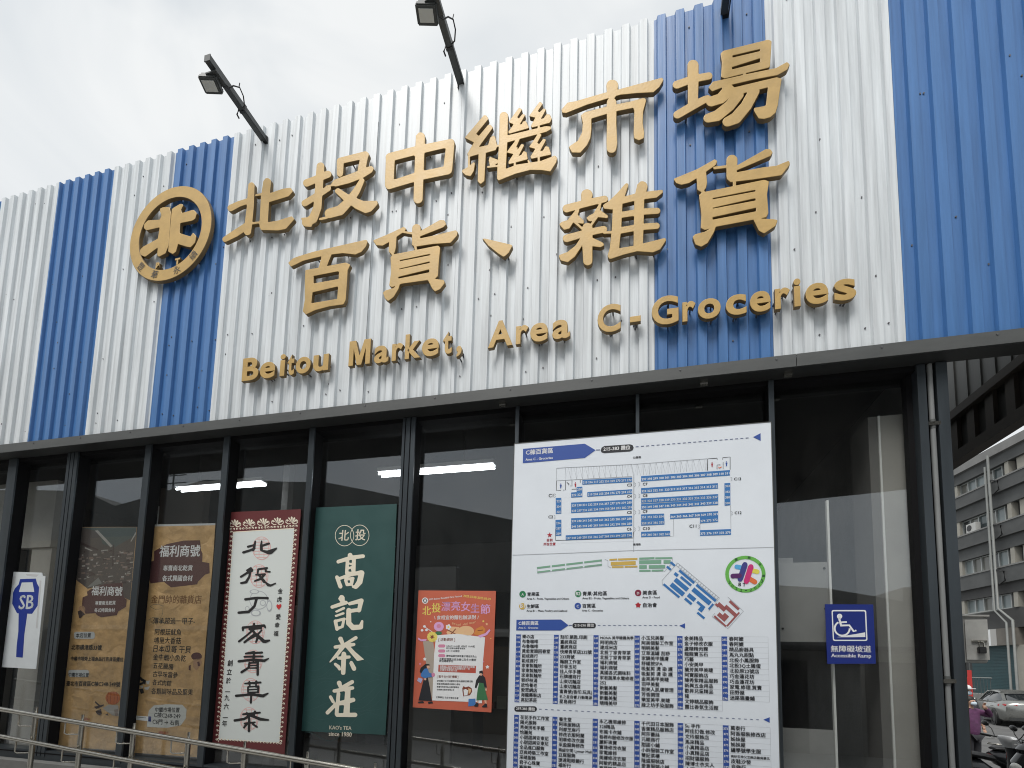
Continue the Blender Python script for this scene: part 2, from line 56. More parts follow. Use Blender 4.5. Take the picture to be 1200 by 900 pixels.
'g_cha':((-2.53, 1.883),10000,[[2305,3248,2416,3250,2502,3195,2539,3112,2521,3029,2463,2973,1894,2688,1924,2662,2265,2681,2356,2611,2369,2501,2282,2417,1974,2361,1946,2328,2373,1949,3160,1386,3222,1332,3226,1305,2697,1192,2605,1193,1514,2244,1449,2282,1397,2263,856,1614,808,1519,902,1512,1089,1545,1136,1842,1222,1912,1315,1932,1410,1918,1511,1849,1544,1794,1585,1616,1897,1622,1962,1579,1994,1499,1971,1428,1912,1383,1634,1337,1574,1304,1579,138,1533,54,1471,11,1315,0,1228,45,1184,99,1133,397,1011,347,939,368,778,552,499,772,441,854,443,910,497,974,559,993,655,970,1034,758,1073,704,1125,513,1138,816,1109,1246,794,1253,729,1306,688,1428,596,1382,115,1013,52,994,2,1039,43,1123,854,2171,794,2193,434,2164,348,2218,318,2330,346,2386,430,2437,999,2536,720,2951,733,3092,824,3176,981,3192,1105,3124,1330,2663],[1982,1167,2111,1177,2208,1119,2547,633,2569,495,2529,426,2470,382,2379,360,2285,377,2221,417,2169,484,1891,972]]),
'g_zhuang':((-2.536, 1.536),10000,[[2227,3055,2326,3078,2444,3035,2500,2955,2488,2845,2407,2770,1962,2527,2419,2572,2515,2514,2548,2412,2525,2351,2470,2300,2255,2247,2212,2209,2226,1611,2266,1587,2478,1635,2571,1625,2677,1548,2707,1441,2679,1361,2621,1305,2290,1200,2232,1153,2246,420,2310,394,2737,426,2829,416,2892,383,2948,319,2965,239,2937,154,2850,83,2760,63,1069,-2,972,48,866,192,865,713,834,711,775,661,305,189,214,148,86,167,0,260,-4,342,23,398,707,1058,543,1133,261,1505,217,1613,252,1697,355,1747,484,1711,784,1280,814,1171,866,1168,898,1202,935,1995,686,1974,622,1986,550,2038,523,2119,546,2188,605,2238,1136,2361,900,2738,893,2820,931,2904,996,2957,1089,2984,1183,2974,1249,2942,1318,2862,1394,2590],[1612,2134,1274,2071,1228,2036,1283,1901,1262,1381,1292,1317,1629,1403,1695,1454,1711,2081],[1532,985,1251,945,1218,399,1241,319,1605,337,1667,366,1687,964]]),
}
PRINT={
'sb':((-6.373, 1.84),[
('p','base',0,[4,9986,4448,9805,4577,9478,4979,9411,5174,0,142,70]),('p','deep',1,[1481,9178,3676,9199,3958,8663,4484,8068,4588,6663,3743,5558,1625,5617,771,6625,704,7756,878,8172,1367,8642]),('p','base',2,[1782,8815,3300,8821,3698,7813,1540,7836]),('t','base',3,[1793,6059,3777,6083],'SB'),
('p','deep',2,[1837,5794,3073,5792,3079,5266,3016,3460,3141,1727,3165,1094,2249,1133,2137,2289,2135,3743]),('p','grey',1,[177,9441,822,9489,727,8592,339,8478]),('p','grey',1,[2155,9732,4085,9605,3727,9375,2390,9519]),('p','grey',1,[4258,9012,4503,8949,4726,4053,4483,4109]),
('p','grey',1,[333,2261,308,4317,480,4259,555,2147]),('p','grey',1,[356,7402,383,5796,555,5736,540,7281]),
]),
'ramp':((1.208, 2.061),[
('p','base',0,[2,3986,2822,3951,2826,78,13,-3]),('p','white',1,[376,3465,384,3513,408,3554,444,3581,486,3591,2292,3587,2333,3577,2368,3550,2392,3510,2400,3462,2403,1671,2395,1624,2372,1584,2337,1557,2296,1547,501,1524,459,1533,423,1559,398,1599,390,1647]),
('p','base',2,[447,3416,452,3448,468,3475,492,3493,520,3500,2252,3497,2280,3491,2303,3473,2319,3446,2325,3414,2328,1711,2322,1680,2307,1653,2284,1635,2256,1628,534,1607,506,1613,482,1631,465,1657,460,1689]),('e','white',3,[836,3164,995,3165,842,3339],20),('s','white',3,[801,3053,907,2553],63),
('s','white',3,[871,2761,1251,2790],56),('s','white',3,[852,2552,1384,2569,1624,2171,1784,2241],62),
('s','white',3,[1401,2362,1388,2264,1356,2171,1308,2085,1244,2012,1168,1953,1082,1913,992,1891,900,1890,811,1910,728,1949,655,2006,596,2079,552,2164,527,2258,520,2356,533,2454,565,2549,614,2634,678,2708,755,2767],55),('p','white',3,[624,1774,1178,1891,1727,1993,2285,2114,2285,1806,1538,1784]),
('t','white',3,[254,787,2581,803],'無障礙坡道'),('t','white',3,[261,450,2568,464],'Accessible Ramp'),
]),
'pink':((-1.751, 1.635),[
('p','base',0,[55,9519,6631,9405,6535,-4,-3,95]),('e','white',1,[672,8678,945,8676,660,8934],20),('e','dark',2,[672,8678,863,8677,664,8857],20),('p','white',3,[664,8844,713,8750,822,8760,761,8677,829,8594,719,8605,679,8511,630,8606,521,8596,583,8678,513,8762,624,8750]),
('t','yellow',1,[3937,8957,6206,8665],'2025.03.08-2025.03.09'),('t','white',1,[999,8701,3805,8958],'2025 Beitou Beautiful Girls Festival'),('t','yellow',1,[479,7503,1215,7504],'北'),('t','yellow',1,[1287,7707,2044,7706],'投'),('t','lilac',1,[2119,7832,2868,7831],'漂'),
('t','lilac',1,[2973,7856,3688,7855],'亮'),('t','lilac',1,[3795,7805,4529,7803],'女'),('t','lilac',1,[4611,7704,5311,7703],'生'),('t','lilac',1,[5418,7579,6188,7579],'節'),('t','white',1,[1529,7124,5278,7159],'\\ 食相宜的麵包辦派對 /'),('t','peach',1,[3096,6753,3202,6753],'B'),
('t','peach',1,[3244,6704,3349,6704],'r'),('t','peach',1,[3390,6680,3495,6680],'e'),('t','peach',1,[3536,6655,3641,6656],'a'),('t','peach',1,[3680,6656,3785,6657],'d'),('t','peach',1,[3968,6683,4073,6683],'A'),('t','peach',1,[4111,6708,4216,6709],'n'),('t','peach',1,[4254,6734,4358,6734],'d'),
('t','peach',1,[4539,6785,4643,6785],'B'),('t','peach',1,[4681,6810,4785,6811],'e'),('t','peach',1,[4823,6836,4927,6836],'e'),('t','peach',1,[4964,6861,5068,6862],'r'),('p','taupe',1,[630,5400,1508,5449,1632,4763,1649,682,1245,2267]),
('p','peach',1,[2617,6125,2997,6577,3658,6557,3961,6161,3814,5887,2759,5901]),('s','brown',2,[2743,6301,3444,5958],37),('s','brown',2,[3400,6405,2995,5954],37),('e','bread',2,[4259,6226,4934,6231,4244,6647],20),('e','peach',3,[4433,6104,4770,6107,4423,6376],20),
('e','bread',4,[4460,6067,4668,6069,4454,6240],20),('p','orange',2,[4917,5985,5096,6417,5603,6667,5868,6398,5776,6054,5371,5903]),('s','brown',3,[5230,6271,5678,6323],31),('p','white',3,[1759,5866,3547,6009,5863,5749,5745,3860,5741,2411,5732,732,1648,707,1646,2280,1648,4389]),
('e','lilac',3,[1957,6571,2385,6574,1941,6949],20),('e','pinkd',4,[1955,6609,2143,6610,1948,6772],20),('e','green',3,[1952,6044,2247,6046,1946,6194],20),('e','white',3,[2919,6539,3025,6540,2915,6639],8),('e','white',3,[2823,6408,2929,6409,2819,6508],8),
('e','white',3,[2658,6457,2764,6458,2654,6557],8),('e','white',3,[2651,6619,2758,6620,2647,6719],8),('e','white',3,[2813,6670,2919,6670,2809,6770],8),('e','yellow',4,[2773,6539,2853,6539,2770,6614],8),('e','yellow',4,[1751,5741,1885,5742,1745,5866],8),
('e','yellow',4,[1714,5590,1848,5591,1708,5715],8),('e','yellow',4,[1601,5478,1735,5480,1595,5604],8),('e','yellow',4,[1441,5436,1575,5438,1435,5561],8),('e','yellow',4,[1277,5474,1412,5476,1272,5600],8),('e','yellow',4,[1154,5583,1289,5585,1148,5709],8),
('e','yellow',4,[1104,5734,1239,5735,1098,5859],8),('e','yellow',4,[1140,5885,1276,5886,1135,6011],8),('e','yellow',4,[1254,5997,1389,5998,1249,6123],8),('e','yellow',4,[1415,6039,1549,6040,1409,6165],8),('e','yellow',4,[1578,6000,1713,6001,1573,6126],8),
('e','yellow',4,[1701,5891,1835,5892,1696,6016],8),('e','yellow',5,[1428,5737,1724,5740,1416,6014],20),('p','brown',6,[1418,5951,1469,5824,1601,5872,1527,5760,1653,5692,1511,5678,1535,5546,1432,5641,1337,5544,1350,5676,1206,5687,1326,5757,1243,5868,1379,5823]),
('e','white',3,[713,6576,835,6577,708,6678],10),('e','white',3,[523,6258,645,6259,518,6360],10),('e','white',3,[903,6287,1025,6288,898,6388],10),('s','white',2,[714,6551,1410,6139],25),('p','lilac',4,[180,5685,488,5525,963,5556,902,5404,468,5373,215,5521]),
('p','lilac',4,[5269,5865,5878,6080,6187,6401,6279,6279,6010,5934,5442,5708]),('t','brown',4,[1981,5368,3374,5386],'[ 活動資訊 ]'),
('p','pinkd',4,[1969,5030,1976,5074,2000,5110,2038,5135,2084,5144,2444,5150,2490,5142,2530,5118,2557,5082,2568,5040,2569,5015,2562,4972,2537,4935,2499,4910,2454,4901,2094,4895,2048,4903,2008,4927,1981,4963,1970,5005]),
('p','pinkd',4,[1985,4632,1993,4675,2017,4712,2055,4737,2101,4746,2460,4752,2506,4744,2546,4721,2573,4685,2584,4642,2585,4618,2578,4575,2553,4538,2516,4513,2470,4504,2111,4497,2065,4505,2025,4528,1997,4564,1986,4607]),
('p','pinkd',4,[2001,4259,2009,4302,2033,4338,2071,4363,2116,4373,2475,4380,2521,4372,2561,4349,2588,4313,2599,4271,2600,4246,2593,4203,2569,4166,2531,4142,2486,4132,2127,4125,2081,4132,2041,4156,2013,4191,2002,4234]),('t','dark',4,[2665,4929,5043,4943],'3月8日 10:00起 3月9日 10:00起'),
('t','dark',4,[2671,4780,4246,4782],'新北投車站廣場 磺港溪'),('t','dark',4,[2680,4557,3799,4553],'2月1日 起開放'),('t','dark',4,[2696,4161,5224,4165],'購物滿額兌換限量好禮送完為止'),('t','dark',4,[2110,3889,5182,3884],'活動詳情請洽自治會以及各大攤商'),('t','dark',4,[2116,3740,3280,3742],'歡迎踴躍參加'),
('p','rust',4,[2059,3528,5194,3519,5188,2949,2055,2984]),('t','white',5,[2173,3333,5097,3347],'消費滿三百元可參加抽獎活動每日限量'),('t','white',5,[2180,3185,4692,3178],'憑發票至服務台兌換麵包券一份'),('t','white',5,[2186,3037,3660,3028],'好禮多多歡迎大家'),('t','brown',4,[1971,2463,3759,2494],'[ 電子支付好禮購 ]'),
('t','dark',4,[1984,2168,4982,2229],'使用電子支付消費即可享有優惠回饋活動'),('t','dark',4,[1993,1947,3934,1976],'單筆消費滿額再送精美小禮物'),('t','dark',4,[2002,1726,3839,1754],'數量有限送完為止請把握機會'),('t','dark',4,[2012,1505,3458,1522],'詳細辦法請見現場公告'),('t','dark',4,[1958,903,3845,894],'主辦單位 北投市場自治會'),
('p','brown',5,[4124,1752,4221,1925,4379,1834,4634,1915,4895,1780,4943,1516,4761,1232,4224,1127,4161,1451]),('p','white',6,[4232,1635,4410,1702,4619,1601,4568,1225,4299,1190]),('p','bread',6,[4613,1770,4847,1706,4829,1476,4681,1314]),
('p','dark',6,[473,2927,540,3241,957,3576,1281,3559,1344,3361,1106,3256,875,3001,643,2770]),('p','skin',7,[1045,3428,1313,3448,1322,3236,1110,3181]),('p','bluel',7,[589,2769,867,3175,1134,3232,1284,2888,1556,2796,1540,2549,1114,2486,1012,2359,570,2594]),
('p','lav',6,[386,2464,769,2376,623,2024,276,2211]),('e','skin',8,[985,2358,1079,2361,981,2457],8),('p','dark',6,[850,2379,1195,2489,1387,1778,1623,657,471,658]),('p','dark',6,[422,557,849,624,990,483,481,436]),('p','dark',6,[1281,569,1651,633,1737,490,1340,424]),
('e','pinkd',7,[1640,2725,1800,2729,1632,2898],12),('p','dark',6,[5464,3102,5716,3182,5798,2991,5726,2868,5496,2910]),('p','skin',7,[5532,2959,5724,2940,5678,2770,5551,2791]),('p','dark',6,[5474,2788,5727,2844,5962,2634,6139,1824,5916,1696,5825,2173,5443,2208,5278,1793,5149,1837,5232,2395]),
('p','green',7,[5493,2234,5849,2198,6243,945,5310,858,5384,1677]),('p','skin',6,[5936,1865,6138,1872,6121,1608,5993,1651]),('p','skin',5,[5410,886,5537,892,5469,650,5342,668]),('p','skin',5,[5941,908,6118,916,6152,631,6026,626]),('p','dark',6,[5145,468,5365,717,5496,603,5478,387,5174,374]),
('p','dark',6,[5780,425,6050,674,6178,609,6210,372,5808,354]),('p','bluel',5,[4668,952,5229,999,5272,474,4663,375]),('s','white',5,[5101,994,5100,1787,5227,1792,5241,999],24),('p','white',5,[5487,866,5766,877,5773,663,5494,651]),
('p','white',1,[852,4098,913,4022,1011,3998,953,3922,960,3829,863,3858,769,3825,768,3918,703,3991,799,4020]),('p','white',1,[6108,3615,6169,3535,6268,3510,6208,3431,6214,3334,6116,3364,6021,3329,6020,3426,5955,3502,6053,3533]),
('p','pinkd',1,[466,3664,506,3614,572,3597,533,3547,538,3485,473,3504,410,3482,409,3544,366,3593,430,3612]),('p','peach',1,[5954,6902,5996,6845,6066,6826,6024,6771,6028,6703,5959,6725,5893,6702,5892,6771,5847,6825,5915,6845]),
('p','yellow',1,[5665,7110,5703,7060,5765,7043,5728,6994,5731,6932,5670,6953,5611,6932,5610,6993,5570,7042,5631,7060]),('p','white',1,[1236,7022,1261,6990,1302,6979,1278,6947,1281,6908,1241,6921,1201,6907,1201,6947,1174,6978,1214,6989]),
('p','yellow',1,[6322,5718,6341,5693,6371,5685,6353,5660,6355,5630,6324,5640,6295,5629,6295,5660,6275,5684,6305,5693]),('p','pinkd',1,[5780,3946,5813,3903,5867,3889,5834,3847,5838,3794,5785,3810,5733,3791,5733,3844,5697,3885,5750,3902]),
]),
'red':((-3.71, 1.186),[
('p','base',0,[2,21550,8004,21428,8027,-2,75,459]),('p','paper',1,[947,19588,7469,19671,7446,18105,7447,1071,1170,933,1229,4180]),('e','cream',2,[783,19661,917,19656,773,19768],9),('e','base',3,[834,19619,905,19616,829,19672],8),('s','cream',2,[841,19712,1058,19570,995,19412],35),
('e','cream',2,[7656,19508,7781,19503,7648,19612],9),('e','base',3,[7703,19468,7769,19465,7699,19520],8),('s','cream',2,[7594,19563,7414,19441,7499,19283],34),('e','cream',2,[788,19228,922,19223,778,19335],9),('e','base',3,[745,19190,815,19187,739,19243],8),
('s','cream',2,[846,19279,1063,19138,999,18980],35),('e','cream',2,[7655,19086,7779,19081,7647,19189],9),('e','base',3,[7614,19049,7680,19046,7610,19100],8),('s','cream',2,[7593,19140,7413,19018,7498,18861],34),('e','cream',2,[793,18796,926,18791,782,18903],9),
('e','base',3,[844,18754,914,18752,839,18808],8),('s','cream',2,[850,18847,1067,18706,1004,18549],35),('e','cream',2,[7654,18664,7778,18659,7646,18767],9),('e','base',3,[7701,18624,7766,18621,7697,18675],8),('s','cream',2,[7592,18717,7412,18596,7497,18439],33),
('e','cream',2,[797,18365,931,18360,787,18471],9),('e','base',3,[754,18326,825,18324,749,18379],8),('s','cream',2,[855,18416,1071,18276,1008,18119],35),('e','cream',2,[7653,18243,7777,18238,7645,18345],9),('e','base',3,[7612,18206,7678,18203,7608,18257],8),
('s','cream',2,[7591,18296,7411,18174,7496,18018],33),('e','cream',2,[802,17934,935,17930,792,18040],9),('e','base',3,[853,17893,923,17890,848,17946],8),('s','cream',2,[860,17985,1076,17846,1013,17689],35),('e','cream',2,[7652,17822,7775,17818,7644,17925],9),
('e','base',3,[7698,17783,7764,17780,7694,17834],8),('s','cream',2,[7589,17875,7410,17753,7495,17597],33),('e','cream',2,[807,17504,940,17500,797,17610],9),('e','base',3,[763,17466,834,17464,758,17519],8),('s','cream',2,[864,17555,1080,17417,1017,17260],35),
('e','cream',2,[7650,17403,7774,17399,7643,17505],9),('e','base',3,[7610,17366,7675,17364,7606,17417],8),('s','cream',2,[7588,17456,7409,17333,7494,17178],33),('e','cream',2,[811,17075,944,17072,801,17181],9),('e','base',3,[862,17034,932,17032,857,17087],8),
('s','cream',2,[869,17127,1085,16989,1022,16832],34),('e','cream',2,[7649,16984,7773,16981,7641,17086],9),('e','base',3,[7696,16944,7761,16943,7692,16995],8),('s','cream',2,[7587,17037,7408,16914,7493,16759],33),('e','cream',2,[816,16647,949,16644,806,16753],9),
('e','base',3,[773,16609,843,16607,768,16662],8),('s','cream',2,[873,16698,1089,16561,1026,16405],34),('e','cream',2,[7648,16566,7771,16563,7640,16668],9),('e','base',3,[7608,16529,7673,16527,7604,16580],8),('s','cream',2,[7586,16618,7407,16496,7492,16341],33),
('e','cream',2,[821,16220,953,16217,811,16325],9),('e','base',3,[871,16179,942,16178,866,16232],8),('s','cream',2,[878,16271,1093,16135,1031,15979],34),('e','cream',2,[7647,16149,7770,16146,7639,16250],9),('e','base',3,[7693,16109,7759,16108,7689,16160],8),
('s','cream',2,[7585,16201,7406,16078,7491,15924],33),('e','cream',2,[825,15793,958,15791,815,15899],9),('e','base',3,[782,15755,852,15753,777,15807],8),('s','cream',2,[883,15845,1098,15709,1035,15553],34),('e','cream',2,[7646,15732,7769,15729,7638,15833],9),
('e','base',3,[7605,15695,7670,15693,7601,15746],8),('s','cream',2,[7584,15784,7405,15661,7490,15507],33),('e','cream',2,[830,15367,962,15365,820,15473],9),('e','base',3,[880,15327,951,15326,875,15380],8),('s','cream',2,[887,15419,1102,15284,1039,15128],34),
('e','cream',2,[7645,15316,7767,15314,7637,15417],9),('e','base',3,[7691,15277,7756,15276,7687,15328],8),('s','cream',2,[7583,15368,7404,15245,7489,15092],33),('e','cream',2,[835,14942,967,14940,824,15047],9),('e','base',3,[792,14904,862,14903,787,14956],8),
('s','cream',2,[892,14994,1107,14860,1044,14704],34),('e','cream',2,[7643,14901,7766,14899,7635,15002],9),('e','base',3,[7603,14864,7668,14863,7599,14914],8),('s','cream',2,[7582,14953,7403,14829,7488,14677],33),('e','cream',2,[839,14518,971,14517,829,14623],9),
('e','base',3,[890,14478,960,14478,885,14531],8),('s','cream',2,[896,14570,1111,14436,1048,14281],34),('e','cream',2,[7642,14487,7765,14485,7634,14588],9),('e','base',3,[7688,14448,7753,14448,7685,14499],8),('s','cream',2,[7580,14538,7402,14414,7487,14262],33),
('e','cream',2,[844,14095,976,14093,834,14199],9),('e','base',3,[801,14056,871,14055,796,14108],8),('s','cream',2,[901,14146,1115,14014,1053,13858],34),('e','cream',2,[7641,14073,7764,14072,7633,14174],9),('e','base',3,[7601,14036,7666,14035,7597,14086],8),
('s','cream',2,[7579,14124,7401,14000,7486,13849],33),('e','cream',2,[848,13672,980,13671,838,13776],9),('e','base',3,[899,13633,969,13632,894,13685],8),('s','cream',2,[905,13724,1120,13592,1057,13437],34),('e','cream',2,[7640,13660,7762,13659,7632,13761],9),
('e','base',3,[7686,13622,7751,13622,7682,13673],8),('s','cream',2,[7578,13711,7400,13587,7484,13436],33),('e','cream',2,[853,13250,985,13250,843,13354],9),('e','base',3,[810,13212,880,13211,805,13264],8),('s','cream',2,[910,13302,1124,13171,1061,13016],34),
('e','cream',2,[7639,13248,7761,13248,7631,13349],9),('e','base',3,[7598,13211,7663,13211,7594,13261],8),('s','cream',2,[7577,13299,7399,13175,7483,13024],33),('e','cream',2,[857,12829,989,12829,847,12933],9),('e','base',3,[908,12790,977,12790,903,12842],8),
('s','cream',2,[914,12881,1128,12750,1066,12595],34),('e','cream',2,[7637,12837,7760,12837,7630,12937],9),('e','base',3,[7684,12799,7748,12799,7680,12849],8),('s','cream',2,[7576,12887,7398,12763,7482,12613],32),('e','cream',2,[862,12409,994,12409,852,12513],9),
('e','base',3,[819,12370,889,12370,814,12422],8),('s','cream',2,[919,12461,1132,12331,1070,12176],34),('e','cream',2,[7636,12426,7759,12426,7628,12526],9),('e','base',3,[7596,12389,7661,12389,7592,12439],8),('s','cream',2,[7575,12477,7397,12352,7481,12202],32),
('e','cream',2,[867,11989,998,11989,857,12093],9),('e','base',3,[917,11951,986,11951,912,12002],8),('s','cream',2,[923,12041,1137,11912,1075,11757],34),('e','cream',2,[7635,12017,7757,12017,7627,12116],9),('e','base',3,[7681,11979,7746,11979,7677,12029],8),
('s','cream',2,[7574,12066,7396,11942,7480,11792],32),('e','cream',2,[871,11571,1002,11571,861,11674],9),('e','base',3,[829,11532,898,11532,824,11583],8),('s','cream',2,[928,11622,1141,11494,1079,11339],34),('e','cream',2,[7634,11608,7756,11608,7626,11707],9),
('e','base',3,[7594,11570,7658,11570,7590,11620],8),('s','cream',2,[7573,11657,7396,11532,7479,11383],32),('e','cream',2,[876,11153,1007,11153,866,11256],9),('e','base',3,[926,11114,995,11115,921,11166],8),('s','cream',2,[932,11204,1145,11077,1083,10922],33),
('e','cream',2,[7633,11199,7755,11200,7625,11298],9),('e','base',3,[7679,11162,7743,11163,7675,11212],8),('s','cream',2,[7571,11249,7395,11124,7478,10975],32),('e','cream',2,[880,10735,1011,10736,870,10838],9),('e','base',3,[838,10697,907,10697,833,10748],8),
('s','cream',2,[937,10787,1150,10660,1088,10506],33),('e','cream',2,[7632,10792,7753,10792,7624,10891],9),('e','base',3,[7592,10754,7656,10755,7588,10804],8),('s','cream',2,[7570,10841,7394,10715,7477,10567],32),('e','cream',2,[885,10319,1016,10320,875,10422],9),
('e','base',3,[935,10281,1004,10282,930,10332],8),('s','cream',2,[941,10371,1154,10245,1092,10090],33),('e','cream',2,[7631,10385,7752,10386,7623,10483],9),('e','base',3,[7676,10348,7741,10349,7672,10397],8),('s','cream',2,[7569,10434,7393,10308,7476,10161],32),
('e','cream',2,[889,9903,1020,9905,879,10006],9),('e','base',3,[847,9864,916,9865,842,9916],8),('s','cream',2,[946,9955,1158,9830,1096,9676],33),('e','cream',2,[7629,9978,7751,9980,7622,10077],9),('e','base',3,[7589,9941,7654,9942,7585,9990],8),('s','cream',2,[7568,10027,7392,9902,7475,9755],32),
('e','cream',2,[894,9488,1025,9490,884,9590],9),('e','base',3,[944,9451,1013,9452,939,9502],8),('s','cream',2,[950,9540,1162,9415,1101,9262],33),('e','cream',2,[7628,9573,7750,9575,7620,9671],9),('e','base',3,[7674,9537,7738,9538,7670,9586],8),('s','cream',2,[7567,9621,7391,9496,7474,9349],32),
('e','cream',2,[898,9074,1029,9076,888,9176],9),('e','base',3,[856,9035,925,9036,851,9086],8),('s','cream',2,[955,9126,1167,9002,1105,8848],33),('e','cream',2,[7627,9168,7748,9170,7619,9267],9),('e','base',3,[7587,9131,7651,9132,7583,9180],8),('s','cream',2,[7566,9217,7390,9091,7473,8944],32),
('e','cream',2,[903,8661,1033,8663,893,8762],9),('e','base',3,[953,8623,1022,8625,948,8674],8),('s','cream',2,[959,8713,1171,8589,1109,8436],33),('e','cream',2,[7626,8764,7747,8767,7618,8862],9),('e','base',3,[7672,8728,7736,8730,7668,8777],8),('s','cream',2,[7565,8812,7389,8686,7472,8540],32),
('e','cream',2,[907,8248,1038,8251,897,8350],9),('e','base',3,[865,8209,934,8210,860,8260],8),('s','cream',2,[964,8300,1175,8177,1113,8024],33),('e','cream',2,[7625,8361,7746,8364,7617,8459],9),('e','base',3,[7585,8323,7649,8325,7581,8372],8),('s','cream',2,[7564,8409,7388,8283,7471,8137],32),
('e','cream',2,[912,7836,1042,7839,902,7937],9),('e','base',3,[961,7799,1030,7801,956,7850],8),('s','cream',2,[968,7888,1179,7766,1118,7613],33),('e','cream',2,[7624,7958,7745,7961,7616,8056],9),('e','base',3,[7669,7923,7733,7924,7665,7972],8),('s','cream',2,[7563,8006,7387,7880,7470,7735],32),
('e','cream',2,[916,7425,1046,7428,906,7526],9),('e','base',3,[874,7386,943,7388,869,7436],8),('s','cream',2,[973,7477,1184,7356,1122,7202],33),('e','cream',2,[7622,7557,7743,7560,7615,7654],9),('e','base',3,[7583,7519,7647,7521,7579,7568],8),('s','cream',2,[7562,7604,7386,7477,7469,7333],32),
('e','cream',2,[921,7015,1051,7018,911,7115],9),('e','base',3,[970,6978,1039,6980,965,7028],8),('s','cream',2,[977,7067,1188,6946,1126,6793],33),('e','cream',2,[7621,7155,7742,7159,7614,7253],9),('e','base',3,[7667,7120,7731,7122,7663,7169],8),('s','cream',2,[7561,7203,7385,7076,7468,6932],32),
('e','cream',2,[925,6605,1055,6609,915,6706],9),('e','base',3,[883,6566,952,6568,878,6616],8),('s','cream',2,[981,6657,1192,6537,1131,6384],33),('e','cream',2,[7620,6755,7741,6759,7612,6852],9),('e','base',3,[7580,6717,7644,6719,7577,6766],8),('s','cream',2,[7559,6802,7384,6675,7467,6532],32),
('e','cream',2,[930,6196,1059,6200,920,6296],9),('e','base',3,[979,6160,1048,6162,974,6210],8),('s','cream',2,[986,6248,1196,6129,1135,5976],33),('e','cream',2,[7619,6355,7740,6359,7611,6452],9),('e','base',3,[7665,6320,7728,6322,7661,6369],8),('s','cream',2,[7558,6402,7383,6275,7466,6132],32),
('e','cream',2,[934,5788,1064,5792,924,5888],9),('e','base',3,[892,5749,961,5751,887,5799],8),('s','cream',2,[990,5840,1200,5721,1139,5569],33),('e','cream',2,[7618,5956,7738,5960,7610,6053],9),('e','base',3,[7578,5919,7642,5921,7574,5967],8),('s','cream',2,[7557,6003,7382,5876,7465,5733],31),
('e','cream',2,[938,5380,1068,5385,929,5480],9),('e','base',3,[988,5344,1056,5347,983,5394],8),('s','cream',2,[994,5432,1205,5315,1143,5162],33),('e','cream',2,[7617,5558,7737,5562,7609,5655],9),('e','base',3,[7662,5523,7726,5526,7658,5572],8),('s','cream',2,[7556,5604,7381,5477,7464,5335],31),
('e','cream',2,[943,4973,1072,4978,933,5073],9),('e','base',3,[901,4934,969,4937,896,4984],8),('s','cream',2,[999,5026,1209,4909,1147,4756],32),('e','cream',2,[7616,5161,7736,5165,7608,5257],9),('e','base',3,[7576,5123,7640,5125,7572,5171],8),('s','cream',2,[7555,5207,7381,5079,7463,4937],31),
('e','cream',2,[947,4568,1077,4573,937,4667],9),('e','base',3,[997,4532,1065,4535,992,4582],8),('s','cream',2,[1003,4620,1213,4503,1152,4351],32),('e','cream',2,[7615,4764,7735,4769,7607,4860],9),('e','base',3,[7660,4729,7723,4732,7656,4777],8),('s','cream',2,[7554,4809,7380,4682,7462,4540],31),
('e','cream',2,[952,4162,1081,4168,942,4262],9),('e','base',3,[910,4123,978,4126,905,4173],8),('s','cream',2,[1008,4215,1217,4099,1156,3947],32),('e','cream',2,[7613,4368,7733,4373,7606,4463],9),('e','base',3,[7574,4330,7637,4332,7570,4378],8),('s','cream',2,[7553,4413,7379,4285,7461,4144],31),
('e','cream',2,[956,3758,1085,3763,946,3857],9),('e','base',3,[1005,3723,1074,3726,1000,3772],8),('s','cream',2,[1012,3810,1221,3695,1160,3543],32),('e','cream',2,[7612,3972,7732,3977,7605,4068],9),('e','base',3,[7657,3938,7721,3941,7654,3986],8),('s','cream',2,[7552,4017,7378,3889,7460,3749],31),
('e','cream',2,[960,3354,1089,3360,951,3453],9),('e','base',3,[919,3315,987,3318,914,3364],8),('s','cream',2,[1016,3406,1225,3292,1164,3140],32),('e','cream',2,[7611,3577,7731,3583,7603,3673],9),('e','base',3,[7572,3539,7635,3542,7568,3587],8),('s','cream',2,[7551,3622,7377,3494,7459,3354],31),
('e','cream',2,[965,2951,1094,2957,955,3050],9),('e','base',3,[1014,2916,1082,2919,1009,2965],8),('s','cream',2,[1021,3003,1230,2889,1169,2738],32),('e','cream',2,[7610,3183,7730,3189,7602,3279],9),('e','base',3,[7655,3150,7719,3153,7651,3197],8),('s','cream',2,[7550,3228,7376,3100,7458,2960],31),
('e','cream',2,[969,2549,1098,2555,959,2647],9),('e','base',3,[927,2509,996,2513,923,2559],8),('s','cream',2,[1025,2601,1234,2488,1173,2336],32),('e','cream',2,[7609,2790,7729,2796,7601,2885],9),('e','base',3,[7570,2752,7633,2755,7566,2800],8),('s','cream',2,[7549,2835,7375,2706,7457,2567],31),
('e','cream',2,[974,2147,1102,2154,964,2245],9),('e','base',3,[1023,2112,1091,2116,1018,2162],8),('s','cream',2,[1029,2199,1238,2087,1177,1935],32),('e','cream',2,[7608,2397,7727,2404,7600,2492],9),('e','base',3,[7653,2364,7716,2367,7649,2411],8),('s','cream',2,[7548,2442,7374,2313,7456,2174],31),
('e','cream',2,[978,1746,1106,1753,968,1844],9),('e','base',3,[936,1707,1004,1710,931,1756],8),('s','cream',2,[1034,1798,1242,1687,1181,1535],32),('e','cream',2,[7607,2005,7726,2012,7599,2100],9),('e','base',3,[7567,1967,7631,1971,7564,2015],8),('s','cream',2,[7547,2049,7373,1921,7455,1782],31),
